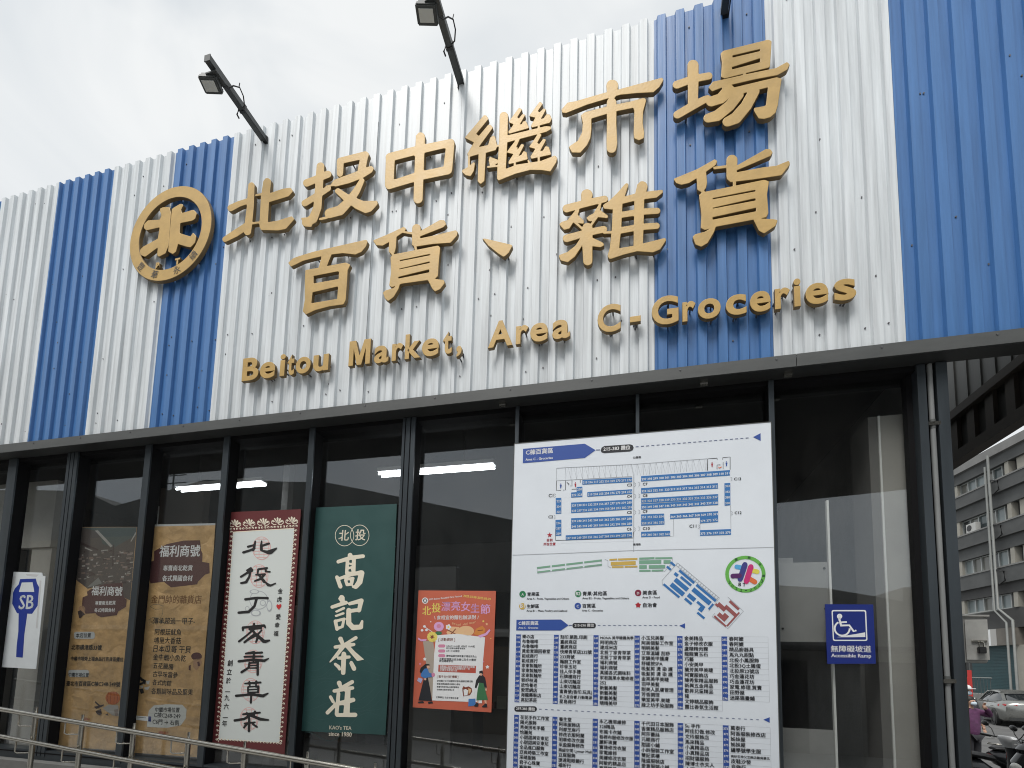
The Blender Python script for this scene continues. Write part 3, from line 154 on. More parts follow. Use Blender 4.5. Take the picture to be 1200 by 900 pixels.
('e','cream',2,[982,1346,1111,1353,973,1444],9),('e','base',3,[1031,1312,1099,1316,1026,1361],8),('s','cream',2,[1038,1398,1246,1287,1185,1136],32),('e','cream',2,[7606,1614,7725,1621,7598,1708],9),('e','base',3,[7651,1581,7714,1585,7647,1628],8),('s','cream',2,[7545,1658,7372,1529,7454,1391],31),
('e','cream',2,[987,946,1115,954,977,1044],9),('e','base',3,[945,907,1013,911,940,956],8),('s','cream',2,[1042,999,1250,888,1189,737],32),('e','cream',2,[7604,1223,7724,1230,7597,1318],9),('e','base',3,[7565,1185,7628,1189,7561,1232],8),('s','cream',2,[7544,1267,7371,1138,7453,1000],31),
('e','cream',2,[1164,994,1292,1001,1154,1092],9),('e','base',3,[1198,959,1265,963,1193,1008],8),('e','cream',2,[1514,995,1641,1003,1504,1093],9),('e','base',3,[1548,961,1615,965,1543,1009],8),('e','cream',2,[1863,997,1990,1004,1853,1094],9),('e','base',3,[1896,962,1963,966,1891,1011],8),
('e','cream',2,[2210,998,2337,1006,2201,1096],9),('e','base',3,[2243,964,2310,968,2239,1012],8),('e','cream',2,[2556,1000,2682,1007,2547,1097],9),('e','base',3,[2589,965,2656,969,2585,1014],8),('e','cream',2,[2901,1001,3027,1009,2892,1098],9),('e','base',3,[2934,967,3000,971,2929,1015],8),
('e','cream',2,[3244,1003,3370,1010,3235,1099],9),('e','base',3,[3277,968,3344,972,3273,1016],8),('e','cream',2,[3587,1004,3711,1012,3578,1101],9),('e','base',3,[3619,970,3685,974,3615,1018],8),('e','cream',2,[3927,1005,4052,1013,3919,1102],9),('e','base',3,[3960,971,4026,975,3956,1019],8),
('e','cream',2,[4267,1007,4391,1014,4258,1103],9),('e','base',3,[4299,973,4365,977,4295,1021],8),('e','cream',2,[4605,1008,4728,1016,4597,1104],9),('e','base',3,[4637,974,4703,978,4633,1022],8),('e','cream',2,[4942,1010,5065,1017,4934,1106],9),('e','base',3,[4974,976,5039,980,4970,1023],8),
('e','cream',2,[5278,1011,5400,1019,5269,1107],9),('e','base',3,[5310,977,5375,981,5306,1025],8),('e','cream',2,[5612,1013,5734,1020,5604,1108],9),('e','base',3,[5644,979,5709,982,5640,1026],8),('e','cream',2,[5945,1014,6067,1021,5937,1109],9),('e','base',3,[5977,980,6041,984,5973,1028],8),
('e','cream',2,[6277,1015,6398,1023,6269,1110],9),('e','base',3,[6309,981,6373,985,6305,1029],8),('e','cream',2,[6608,1017,6729,1024,6600,1112],9),('e','base',3,[6639,983,6703,987,6635,1030],8),('e','cream',2,[6938,1018,7058,1026,6930,1113],9),('e','base',3,[6969,984,7032,988,6965,1032],8),
('e','cream',2,[7266,1020,7385,1027,7258,1114],9),('e','base',3,[7297,986,7360,990,7293,1033],8),('e','cream',2,[7593,1021,7712,1028,7585,1115],9),('e','base',3,[7624,987,7687,991,7620,1034],8),('s','cream',2,[943,19628,7466,19710],40),('e','cream',2,[695,19932,821,19927,684,20039],9),
('e','base',3,[729,19904,792,19901,724,19957],8),('e','cream',2,[1040,19931,1165,19926,1029,20039],9),('e','base',3,[1011,19906,1074,19903,1006,19959],8),('e','cream',2,[1383,19931,1508,19925,1373,20038],9),('e','base',3,[1417,19903,1480,19900,1412,19956],8),
('e','cream',2,[1726,19930,1850,19925,1716,20037],9),('e','base',3,[1697,19905,1759,19902,1692,19958],8),('e','cream',2,[2067,19929,2191,19924,2057,20036],9),('e','base',3,[2100,19901,2162,19899,2095,19955],8),('e','cream',2,[2407,19929,2530,19924,2397,20035],9),
('e','base',3,[2378,19904,2440,19901,2373,19957],8),('e','cream',2,[2745,19928,2869,19923,2736,20034],9),('e','base',3,[2779,19900,2840,19898,2774,19953],8),('e','cream',2,[3083,19928,3206,19922,3073,20034],9),('e','base',3,[3055,19902,3116,19900,3050,19955],8),
('e','cream',2,[3419,19927,3542,19922,3410,20033],9),('e','base',3,[3452,19899,3513,19897,3447,19952],8),('e','cream',2,[3754,19926,3876,19921,3745,20032],9),('e','base',3,[3726,19901,3787,19899,3721,19954],8),('e','cream',2,[4088,19926,4210,19921,4079,20031],9),
('e','base',3,[4121,19898,4182,19896,4116,19951],8),('e','cream',2,[4421,19925,4542,19920,4412,20031],9),('e','base',3,[4393,19900,4453,19898,4388,19953],8),('e','cream',2,[4752,19925,4873,19919,4743,20030],9),('e','base',3,[4785,19897,4845,19894,4780,19950],8),
('e','cream',2,[5083,19924,5203,19919,5074,20029],9),('e','base',3,[5055,19899,5115,19896,5050,19952],8),('e','cream',2,[5412,19923,5531,19918,5403,20028],9),('e','base',3,[5444,19896,5504,19893,5439,19948],8),('e','cream',2,[5740,19923,5859,19918,5731,20027],9),
('e','base',3,[5712,19898,5772,19895,5708,19950],8),('e','cream',2,[6066,19922,6185,19917,6058,20027],9),('e','base',3,[6098,19895,6158,19892,6094,19947],8),('e','cream',2,[6392,19922,6510,19916,6384,20026],9),('e','base',3,[6364,19897,6424,19894,6360,19949],8),
('e','cream',2,[6716,19921,6834,19916,6708,20025],9),('e','base',3,[6748,19894,6807,19891,6744,19946],8),('e','cream',2,[7040,19920,7157,19915,7032,20024],9),('e','base',3,[7012,19896,7071,19893,7008,19948],8),('e','cream',2,[7362,19920,7479,19915,7354,20024],9),
('e','base',3,[7393,19893,7452,19890,7389,19945],8),('e','cream',2,[7683,19919,7800,19914,7675,20023],9),('e','base',3,[7656,19895,7714,19892,7652,19946],8),('p','cream',2,[1137,20226,503,20543,525,20609,727,20506]),('p','cream',2,[1160,20207,669,20694,720,20787,892,20657]),
('p','cream',2,[1173,20179,946,20751,1046,20853,1169,20713]),('p','cream',2,[1166,20151,1236,20668,1387,20756,1458,20631]),('p','cream',2,[1146,20133,1430,20501,1615,20559,1652,20464]),('s','cream',2,[987,20160,706,20145,437,20318,451,20505,609,20498],40),
('e','cream',2,[600,20431,679,20428,593,20499],8),('s','cream',2,[1238,20149,1522,20110,1757,20259,1709,20448,1552,20455],40),('e','cream',2,[1574,20388,1652,20384,1568,20455],8),('p','cream',2,[2688,20224,2066,20538,2088,20604,2286,20502]),
('p','cream',2,[2711,20206,2229,20688,2280,20780,2449,20652]),('p','cream',2,[2723,20177,2502,20744,2601,20846,2721,20707]),('p','cream',2,[2716,20149,2787,20662,2936,20749,3006,20626]),('p','cream',2,[2696,20132,2978,20497,3159,20554,3195,20460]),
('s','cream',2,[2540,20158,2264,20144,2000,20315,2014,20501,2170,20494],40),('e','cream',2,[2160,20428,2238,20424,2154,20494],8),('s','cream',2,[2787,20148,3067,20109,3298,20257,3251,20444,3097,20451],40),('e','cream',2,[3119,20384,3196,20381,3113,20451],8),
('p','cream',2,[4214,20222,3603,20534,3625,20599,3819,20497]),('p','cream',2,[4237,20204,3764,20683,3814,20774,3980,20646]),('p','cream',2,[4248,20175,4033,20738,4130,20839,4248,20701]),('p','cream',2,[4241,20148,4313,20657,4459,20743,4528,20620]),
('p','cream',2,[4222,20131,4500,20492,4679,20550,4714,20456]),('s','cream',2,[4068,20157,3796,20143,3538,20312,3552,20497,3705,20490],40),('e','cream',2,[3695,20424,3772,20421,3690,20490],8),('s','cream',2,[4311,20146,4586,20108,4814,20255,4769,20441,4617,20448],40),
('e','cream',2,[4638,20381,4714,20377,4633,20447],8),('p','cream',2,[5715,20220,5115,20529,5137,20594,5328,20493]),('p','cream',2,[5737,20202,5274,20677,5323,20767,5486,20641]),('p','cream',2,[5749,20174,5539,20732,5635,20832,5750,20696]),('p','cream',2,[5742,20146,5814,20651,5958,20737,6025,20615]),
('p','cream',2,[5723,20130,5997,20488,6173,20545,6208,20452]),('s','cream',2,[5571,20156,5304,20141,5050,20310,5065,20492,5215,20485],39),('e','cream',2,[5206,20420,5281,20417,5200,20486],8),('s','cream',2,[5811,20145,6081,20107,6306,20253,6262,20437,6113,20444],39),
('e','cream',2,[6133,20378,6207,20374,6128,20443],8),('p','cream',2,[7192,20218,6603,20525,6624,20589,6812,20489]),('p','cream',2,[7214,20200,6759,20671,6809,20761,6968,20635]),('p','cream',2,[7225,20172,7020,20726,7115,20825,7228,20690]),('p','cream',2,[7218,20145,7291,20646,7433,20731,7498,20610]),
('p','cream',2,[7199,20128,7471,20484,7644,20541,7678,20449]),('s','cream',2,[7051,20154,6787,20140,6538,20307,6553,20488,6701,20481],39),('e','cream',2,[6692,20417,6765,20413,6686,20482],8),('s','cream',2,[7286,20144,7552,20106,7774,20250,7731,20433,7584,20440],39),
('e','cream',2,[7604,20374,7677,20371,7599,20439],8),('e','seal',3,[4193,18019,5186,17987,4100,19093],28),('e','paper',4,[4193,18019,5117,17989,4105,19028],28),('s','seal',5,[3591,18876,4647,18837],34),('s','seal',5,[3361,18613,3461,17478],29),('s','seal',5,[3384,18604,4899,18550],34),
('s','seal',5,[3299,18327,5030,18268],34),('s','seal',5,[3852,18959,4014,17101],29),('s','seal',5,[3290,18049,5087,17990],34),('s','seal',5,[3349,17768,5077,17714],34),('s','seal',5,[4372,18940,4532,17086],29),('s','seal',5,[3483,17486,4993,17441],34),('s','seal',5,[3738,17200,4789,17171],34),
('s','seal',5,[4920,18557,5016,17432],29),('e','seal',3,[4142,15494,5130,15476,4049,16556],28),('e','paper',4,[4142,15494,5061,15477,4055,16492],28),('s','seal',5,[3543,16334,4594,16310],34),('s','seal',5,[3314,16071,3414,14949],29),('s','seal',5,[3337,16062,4844,16029],34),
('s','seal',5,[3252,15787,4975,15752],34),('s','seal',5,[3802,16420,3964,14583],29),('s','seal',5,[3244,15511,5032,15478],34),('s','seal',5,[3302,15234,5022,15205],34),('s','seal',5,[4320,16408,4479,14576],29),('s','seal',5,[3436,14957,4938,14933],34),('s','seal',5,[3690,14678,4736,14663],34),
('s','seal',5,[4866,16037,4961,14925],28),('e','seal',3,[4181,10460,5158,10469,4090,11496],28),('e','paper',4,[4181,10460,5090,10468,4095,11434],28),('s','seal',5,[3589,11265,4628,11270],33),('s','seal',5,[3363,11002,3462,9907],28),('s','seal',5,[3386,10994,4876,11002],33),
('s','seal',5,[3302,10723,5005,10735],33),('s','seal',5,[3846,11356,4006,9564],28),('s','seal',5,[3293,10453,5061,10468],33),('s','seal',5,[3351,10183,5052,10201],33),('s','seal',5,[4358,11358,4515,9571],28),('s','seal',5,[3483,9915,4969,9933],33),('s','seal',5,[3734,9650,4768,9663],33),
('s','seal',5,[4897,11011,4991,9925],28),('e','seal',3,[4187,7891,5158,7913,4096,8914],28),('e','paper',4,[4187,7891,5091,7912,4101,8852],28),('s','seal',5,[3598,8679,4631,8698],33),('s','seal',5,[3373,8415,3471,7334],28),('s','seal',5,[3396,8407,4878,8437],33),
('s','seal',5,[3312,8138,5006,8174],33),('s','seal',5,[3853,8772,4012,7002],28),('s','seal',5,[3304,7871,5062,7911],33),('s','seal',5,[3361,7605,5052,7646],32),('s','seal',5,[4362,8782,4518,7016],27),('s','seal',5,[3493,7342,4970,7380],32),('s','seal',5,[3742,7083,4770,7111],32),
('s','seal',5,[4899,8445,4992,7373],27),('e','seal',3,[4157,5411,5124,5446,4067,6421],28),('e','paper',4,[4157,5411,5056,5444,4072,6361],28),('s','seal',5,[3571,6182,4599,6215],32),('s','seal',5,[3347,5918,3445,4850],27),('s','seal',5,[3370,5911,4844,5960],32),('s','seal',5,[3287,5643,4973,5702],32),
('s','seal',5,[3825,6278,3983,4529],27),('s','seal',5,[3279,5379,5028,5442],32),('s','seal',5,[3336,5117,5018,5181],32),('s','seal',5,[4332,6294,4487,4550],27),('s','seal',5,[3467,4859,4936,4916],32),('s','seal',5,[3715,4606,4738,4647],32),('s','seal',5,[4865,5969,4959,4909],27),
('e','seal',3,[4221,2900,5182,2948,4131,3898],28),('e','paper',4,[4221,2900,5115,2945,4137,3838],28),('s','seal',5,[3639,3655,4661,3701],32),('s','seal',5,[3417,3390,3514,2336],27),('s','seal',5,[3439,3384,4904,3453],32),('s','seal',5,[3357,3118,5032,3200],32),('s','seal',5,[3891,3753,4049,2026],27),
('s','seal',5,[3348,2857,5086,2944],32),('s','seal',5,[3405,2598,5077,2685],32),('s','seal',5,[4395,3776,4549,2054],27),('s','seal',5,[3535,2345,4995,2422],32),('s','seal',5,[3782,2098,4798,2153],32),('s','seal',5,[4925,3462,5018,2416],27),('e','ghost',3,[4303,13313,5285,13306,4229,14157],28),
('e','paper',4,[4303,13313,5211,13307,4235,14093],28),('e','ghost',5,[3785,14085,4296,14080,3767,14291],14),('e','paper',6,[3785,14085,4168,14081,3771,14240],14),('e','ghost',5,[4773,13056,5099,13054,4751,13310],14),('e','paper',6,[4773,13056,5018,13054,4756,13246],14),
('e','ghost',5,[4105,12168,4641,12168,4080,12448],14),('e','paper',6,[4105,12168,4508,12168,4086,12378],14),('e','ghost',5,[5461,12799,5755,12798,5418,13305],14),('e','paper',6,[5461,12799,5682,12798,5428,13179],14),('e','ghost',5,[3169,12552,3410,12552,3148,12783],14),
('e','paper',6,[3169,12552,3350,12552,3153,12725],14),('t','ink',7,[6246,13896,6714,13891],'金'),('t','ink',7,[6221,13138,6688,13136],'虎'),('p','heart',7,[6472,12443,6218,12695,6191,12846,6285,12947,6437,12870,6575,12970,6697,12894,6710,12743]),('t','ink',7,[6236,11586,6702,11587],'愛'),
('t','ink',7,[6180,10856,6645,10859],'幸'),('t','ink',7,[6124,10128,6589,10133],'福'),('t','ink',7,[1544,7410,2060,7422],'創'),('t','ink',7,[1536,6645,2051,6660],'立'),('t','ink',7,[1528,5884,2042,5901],'於'),('t','ink',7,[1520,5125,2033,5144],'一'),('t','ink',7,[1512,4368,2024,4389],'九'),
('t','ink',7,[1504,3613,2015,3637],'六'),('t','ink',7,[1495,2861,2006,2887],'一'),('t','ink',7,[1487,2112,1998,2139],'年'),('g','ink',8,'r_bei'),('g','ink',8,'r_tou'),('g','ink',8,'r_ding'),('g','ink',8,'r_jia'),('g','ink',8,'r_qing'),('g','ink',8,'r_cao'),('g','ink',8,'r_cha'),
]),
'green':((-2.804, 1.338),[
('p','base',0,[84,19973,8255,19883,8323,14244,8315,8725,8245,964,8256,768,5,637]),
('s','cream',2,[4373,17296,4369,17140,4338,16990,4281,16851,4200,16726,4097,16619,3975,16533,3838,16472,3689,16436,3534,16428,3377,16447,3222,16492,3075,16564,2940,16659,2821,16774,2721,16907,2645,17053,2593,17208,2569,17366,2572,17524,2602,17675,2660,17817,2742,17943,2847,18051,2970,18137,3109,18198,3259,18232,3416,18239,3573,18218,3728,18171,3874,18098,4009,18002,4126,17886,4224,17753,4299,17608,4349,17454,4373,17297],26),
('s','cream',2,[5818,17269,5813,17114,5783,16965,5726,16827,5646,16703,5544,16597,5424,16512,5289,16451,5143,16416,4990,16407,4835,16426,4684,16471,4539,16542,4406,16636,4289,16751,4192,16882,4117,17027,4067,17180,4043,17338,4047,17494,4078,17644,4135,17784,4216,17910,4319,18017,4441,18102,4578,18162,4726,18196,4879,18203,5034,18183,5186,18136,5330,18064,5462,17968,5577,17853,5673,17722,5746,17578,5795,17425,5817,17270],26),
('t','cream',3,[2914,16915,3881,16880],'北'),('t','cream',3,[4517,16885,5466,16851],'投'),('g','cream',4,'g_gao'),('g','cream',4,'g_ji'),('g','cream',4,'g_cha'),('g','cream',4,'g_zhuang'),('t','serif',3,[3127,937,5171,988],"KAO's TEA"),('t','serif',3,[3107,405,5218,454],'since 1980'),
('s','line',1,[555,6715,852,6697,1147,6732,1440,6816,1731,6938,2021,7085,2310,7243,2599,7395,2887,7531,3174,7642,3461,7726,3748,7786,4034,7829,4319,7866,4604,7910,4887,7973,5169,8065,5450,8191,5729,8351,6008,8539,6286,8745,6563,8954,6840,9149,7116,9311,7392,9426,7667,9483],12),
('s','line',1,[573,5894,872,5778,1168,5721,1462,5735,1753,5822,2042,5979,2329,6194,2615,6452,2900,6731,3184,7010,3468,7269,3752,7492,4036,7667,4320,7791,4604,7864,4888,7894,5171,7895,5453,7879,5734,7862,6014,7858,6294,7874,6572,7917,6849,7984,7125,8071,7400,8167,7674,8261],12),
('s','line',1,[585,5368,883,5277,1179,5207,1473,5178,1765,5203,2055,5293,2343,5450,2629,5669,2914,5940,3197,6245,3479,6563,3762,6869,4044,7143,4326,7364,4609,7519,4891,7601,5174,7612,5456,7559,5738,7457,6020,7326,6300,7187,6579,7059,6856,6961,7133,6906,7408,6900,7682,6943],12),
('s','line',1,[597,4863,890,4930,1184,4975,1477,5008,1769,5040,2059,5084,2349,5152,2637,5254,2923,5396,3208,5575,3492,5787,3774,6019,4057,6255,4338,6476,4620,6665,4901,6804,5182,6883,5464,6894,5745,6841,6025,6731,6305,6580,6584,6409,6862,6238,7138,6092,7413,5989,7687,5947],11),
('s','line',1,[612,4184,901,4436,1191,4656,1480,4833,1770,4963,2060,5048,2350,5095,2639,5116,2927,5124,3215,5134,3501,5158,3787,5202,4071,5272,4353,5364,4635,5471,4916,5584,5196,5690,5476,5775,5755,5829,6034,5846,6312,5823,6589,5765,6866,5682,7142,5588,7416,5501,7690,5438],11),
('s','line',1,[630,3399,917,3724,1204,4042,1491,4331,1778,4571,2066,4748,2354,4854,2643,4890,2932,4863,3221,4787,3509,4679,3796,4561,4082,4452,4367,4368,4650,4322,4931,4320,5212,4364,5490,4447,5768,4560,6045,4689,6321,4822,6596,4946,6871,5051,7145,5132,7418,5189,7691,5227],11),
('s','line',1,[645,2741,933,2973,1221,3229,1508,3490,1794,3739,2081,3954,2368,4119,2655,4221,2942,4253,3230,4217,3518,4120,3805,3978,4091,3810,4377,3640,4661,3489,4943,3379,5224,3325,5502,3338,5780,3419,6056,3565,6330,3765,6604,4002,6877,4258,7149,4512,7421,4747,7693,4950],11),
('s','line',1,[654,2341,946,2392,1237,2465,1527,2562,1815,2681,2103,2813,2389,2946,2675,3067,2961,3163,3246,3223,3531,3240,3816,3213,4101,3146,4385,3050,4668,2941,4950,2836,5230,2757,5509,2720,5787,2740,6063,2826,6337,2980,6610,3197,6883,3465,7154,3766,7425,4079,7696,4381],11),
('s','line',1,[660,2051,955,1969,1250,1875,1543,1787,1834,1721,2124,1689,2412,1697,2699,1745,2984,1827,3267,1934,3550,2054,3832,2173,4113,2280,4394,2366,4674,2428,4954,2468,5233,2490,5512,2506,5789,2528,6065,2570,6340,2643,6614,2756,6887,2913,7159,3110,7430,3341,7700,3591],11),
('s','line',1,[672,1535,967,1455,1261,1326,1556,1166,1849,1000,2140,849,2430,735,2718,673,3003,675,3287,743,3569,874,3849,1057,4128,1278,4406,1518,4683,1759,4960,1984,5237,2180,5513,2338,5790,2455,6065,2536,6341,2589,6615,2623,6889,2654,7162,2691,7434,2746,7705,2823],11),
('s','line',1,[694,570,986,591,1277,564,1569,492,1861,387,2151,265,2441,146,2729,50,3015,-3,3299,1,3581,73,3861,215,4140,422,4417,685,4693,984,4968,1300,5243,1609,5518,1891,5793,2126,6068,2302,6342,2412,6617,2458,6891,2447,7164,2392,7436,2311,7708,2221],11),
]),
'brown1':((-5.539, 1.101),[
('p','base',0,[298,16511,1,21868,7584,21553,7752,14572,8036,179,7364,57,30,3]),('p','photo',1,[45,21821,7570,21525,7647,14295,6783,14580,6514,15981,4362,15943,2132,15476,1828,15651,298,16511]),('p','ph1',2,[3801,18153,4010,18176,4035,17994,3826,17971]),
('p','ph5',3,[2945,17876,3379,17894,3394,17788,2959,17770]),('p','ph4',4,[5638,16948,5858,16972,5883,16781,5663,16757]),('p','ph5',2,[1521,18663,1722,18687,1740,18555,1540,18531]),('p','ph3',3,[1046,17173,1578,17190,1604,17004,1072,16986]),('p','ph3',4,[1865,18699,2396,18713,2422,18526,1891,18512]),
('p','ph1',2,[6974,17995,7271,18016,7279,17953,6982,17933]),('p','ph1',3,[6610,19118,6925,19137,6941,19010,6626,18991]),('p','ph1',4,[2334,16988,2889,17005,2916,16809,2362,16791]),('p','ph1',2,[1419,17530,2001,17546,2013,17458,1431,17442]),('p','ph5',3,[6734,18859,7298,18870,7314,18742,6750,18730]),
('p','ph1',4,[4285,16345,4626,16367,4641,16254,4300,16231]),('p','ph1',2,[5394,18859,5976,18870,5997,18710,5415,18698]),('p','ph3',3,[915,17620,1358,17639,1370,17559,926,17540]),('p','ph4',4,[5831,17442,5988,17466,6011,17286,5855,17262]),('p','ph3',2,[7183,18508,7519,18527,7527,18465,7191,18446]),
('p','ph3',3,[6570,17598,6971,17617,6990,17463,6589,17444]),('p','ph2',4,[1479,16522,1803,16545,1815,16457,1492,16434]),('p','ph3',2,[7564,17405,7657,17431,7678,17263,7585,17236]),('p','ph1',3,[305,19122,562,19144,576,19046,319,19024]),('p','ph4',4,[2637,18476,3032,18494,3041,18429,2646,18410]),
('p','ph2',2,[6236,16679,6606,16700,6626,16544,6256,16522]),('p','ph4',3,[4402,19149,4852,19164,4861,19092,4411,19077]),('p','ph3',4,[4394,16229,4800,16251,4810,16174,4404,16152]),('p','ph2',2,[1907,16642,2177,16666,2187,16601,1916,16577]),('p','ph1',3,[2260,18888,2464,18911,2475,18832,2271,18809]),
('p','ph3',4,[798,18782,1137,18802,1158,18654,819,18634]),('p','ph5',2,[2567,17828,2845,17850,2873,17653,2594,17631]),('p','ph5',3,[2479,19036,2828,19055,2838,18976,2490,18957]),('p','ph3',4,[5941,18066,6495,18080,6505,17999,5952,17985]),('p','ph1',2,[6204,16444,6573,16465,6582,16395,6213,16373]),
('p','ph2',3,[2345,19005,2876,19018,2901,18841,2369,18828]),('p','ph4',4,[5985,18589,6132,18613,6142,18531,5996,18507]),('p','ph5',2,[4793,17563,4974,17587,4992,17452,4811,17427]),('p','ph5',3,[7275,17538,7641,17558,7648,17497,7282,17477]),('p','ph1',4,[6880,17518,7261,17538,7277,17405,6897,17386]),
('p','ph2',2,[6812,17424,7392,17439,7400,17374,6820,17358]),('p','ph4',3,[5516,18993,5985,19008,6001,18886,5532,18871]),('p','ph2',4,[6955,16924,7406,16943,7414,16882,6963,16863]),('p','ph5',2,[6679,18541,7199,18555,7219,18395,6699,18381]),('p','ph1',3,[3979,18578,4418,18594,4427,18524,3988,18508]),
('p','ph5',4,[5345,18004,5519,18028,5530,17944,5356,17920]),('p','ph5',2,[5733,19048,5888,19072,5907,18926,5752,18902]),('p','ph3',3,[4166,19289,4678,19302,4692,19196,4180,19183]),('p','ph1',2,[4972,16153,5575,16171,5598,15997,4995,15978]),('p','ph2',3,[6958,17106,7305,17126,7314,17052,6968,17031]),
('p','ph1',4,[1077,19297,1261,19320,1282,19167,1099,19144]),('p','ph3',2,[3316,16952,3683,16974,3701,16842,3335,16820]),('p','ph2',3,[6585,19033,6727,19057,6748,18891,6606,18867]),('p','ph5',4,[484,18641,932,18658,961,18459,512,18442]),('p','ph5',2,[6055,19126,6312,19146,6335,18967,6078,18947]),
('p','ph1',3,[6821,17213,7274,17231,7284,17156,6831,17138]),('p','ph1',4,[6443,16132,6945,16152,6968,15969,6466,15948]),('p','ph3',2,[6949,16303,7532,16321,7541,16251,6958,16233]),('p','ph4',3,[3651,18014,3948,18035,3966,17897,3670,17875]),('p','ph5',4,[3432,19138,3720,19158,3737,19033,3449,19013]),
('p','ph1',2,[3756,18115,4056,18136,4065,18070,3765,18049]),('p','ph2',3,[1763,17638,2001,17661,2023,17500,1786,17477]),('p','ph5',4,[7071,19002,7458,19019,7482,18826,7095,18809]),('p','ph5',2,[6135,16434,6615,16454,6626,16368,6146,16348]),('p','ph2',3,[5861,19072,6315,19087,6330,18970,5877,18955]),
('p','ph1',4,[6635,18241,7160,18255,7177,18126,6651,18111]),('p','ph2',2,[3637,19382,4219,19392,4231,19304,3649,19294]),('p','ph4',4,[630,18987,858,19009,868,18937,640,18914]),('p','ph2',2,[5137,18046,5695,18060,5712,17931,5154,17916]),('p','ph4',3,[4121,18197,4714,18210,4725,18124,4133,18110]),
('p','ph2',4,[4733,16733,5240,16752,5251,16670,4744,16651]),('p','ph4',2,[647,17195,804,17221,822,17093,665,17067]),('p','ph4',3,[7100,16833,7364,16856,7374,16780,7110,16757]),('p','ph3',4,[4190,16108,4417,16132,4427,16055,4200,16030]),('p','ph5',2,[5655,19161,5927,19181,5940,19074,5669,19054]),
('p','ph2',3,[1988,16855,2457,16874,2467,16803,1998,16783]),('p','ph5',4,[3092,16934,3300,16959,3316,16841,3108,16816]),('p','ph1',2,[2065,17160,2415,17182,2440,17002,2090,16980]),('p','ph4',3,[7277,16956,7643,16976,7651,16911,7286,16891]),('p','ph1',4,[6820,17867,7294,17883,7305,17800,6830,17783]),
('p','ph2',2,[7253,16155,7430,16180,7443,16075,7266,16050]),('p','ph5',3,[6211,16156,6437,16181,6454,16050,6228,16025]),('p','ph5',4,[2814,18677,3439,18688,3447,18626,2823,18615]),('p','ph2',2,[4568,18702,5104,18715,5117,18617,4581,18604]),('p','ph2',3,[2855,18103,3036,18128,3061,17951,2880,17927]),
('p','ph2',4,[4000,16207,4163,16232,4174,16151,4011,16125]),('p','ph5',2,[6908,16978,7340,16997,7361,16829,6929,16810]),('p','ph4',3,[3388,16899,3954,16916,3971,16787,3406,16770]),('p','ph5',2,[1481,18070,1991,18086,2016,17907,1506,17890]),('p','ph3',4,[4159,18538,4593,18554,4618,18360,4185,18343]),
('p','ph4',2,[4604,16087,5093,16108,5113,15960,4624,15939]),('p','ph4',3,[2928,16596,3171,16620,3179,16561,2936,16536]),('p','ph4',4,[5581,18495,5860,18515,5868,18457,5589,18436]),('p','ph2',2,[7136,18077,7569,18094,7582,17992,7149,17975]),('p','ph1',3,[4292,19275,4787,19288,4798,19200,4303,19187]),
('p','ph3',4,[1922,18584,2497,18597,2513,18476,1939,18462]),('p','ph4',2,[4623,17043,4800,17068,4821,16910,4644,16885]),('p','ph4',3,[7050,19090,7447,19106,7463,18978,7066,18961]),('p','ph5',4,[3221,17213,3793,17230,3808,17122,3236,17106]),('p','ph3',2,[4194,18026,4413,18049,4431,17913,4212,17890]),
('p','ph1',3,[3722,18438,4246,18452,4264,18318,3740,18303]),('p','ph4',4,[841,18277,1345,18293,1367,18139,863,18123]),('p','ph4',2,[2369,17928,2546,17953,2573,17757,2396,17732]),('p','ph3',3,[4284,16970,4457,16995,4466,16921,4294,16896]),('p','ph2',4,[3355,19338,3708,19355,3723,19241,3371,19223]),
('p','ph1',2,[7633,16172,7811,16197,7821,16118,7643,16093]),('p','ph1',3,[2361,17073,2756,17094,2776,16951,2381,16930]),('p','ph2',4,[2016,17410,2346,17432,2359,17334,2030,17313]),('p','ph4',2,[7263,19036,7453,19058,7465,18958,7276,18935]),('p','ph4',3,[6740,18647,7099,18665,7118,18515,6759,18497]),
('p','ph5',4,[6296,17657,6879,17671,6904,17476,6321,17461]),('p','ph4',2,[6038,17801,6453,17819,6472,17673,6057,17654]),('p','ph3',3,[6210,19043,6701,19056,6724,18880,6233,18866]),('p','ph2',4,[1025,17875,1460,17893,1479,17757,1045,17739]),('p','ph1',2,[7572,17682,7622,17709,7638,17582,7588,17555]),
('p','ph1',3,[4461,19325,4739,19345,4759,19186,4482,19166]),('p','ph3',4,[6690,17440,6951,17462,6968,17327,6707,17305]),('p','ph5',2,[718,16564,1115,16586,1132,16464,735,16442]),('p','ph3',3,[7509,16039,7795,16063,7805,15982,7519,15959]),('p','ph3',4,[5433,18290,5798,18308,5822,18126,5457,18107]),
('p','ph3',2,[7060,18360,7242,18383,7259,18247,7077,18224]),('p','ph4',3,[6251,17324,6765,17341,6774,17274,6259,17257]),('p','ph2',4,[2100,18460,2428,18480,2446,18348,2118,18328]),('p','ph1',2,[1784,17165,1988,17189,1997,17121,1794,17097]),('p','ph3',3,[6208,16489,6481,16512,6497,16388,6224,16365]),
('p','ph3',4,[6061,17854,6280,17877,6303,17702,6084,17679]),('p','ph3',2,[6836,18976,7327,18989,7349,18817,6858,18803]),('p','ph2',3,[4937,18495,5173,18517,5194,18360,4958,18338]),('p','ph3',4,[4089,17605,4425,17626,4447,17467,4111,17446]),('p','ph2',2,[3839,18053,4025,18077,4037,17981,3852,17957]),
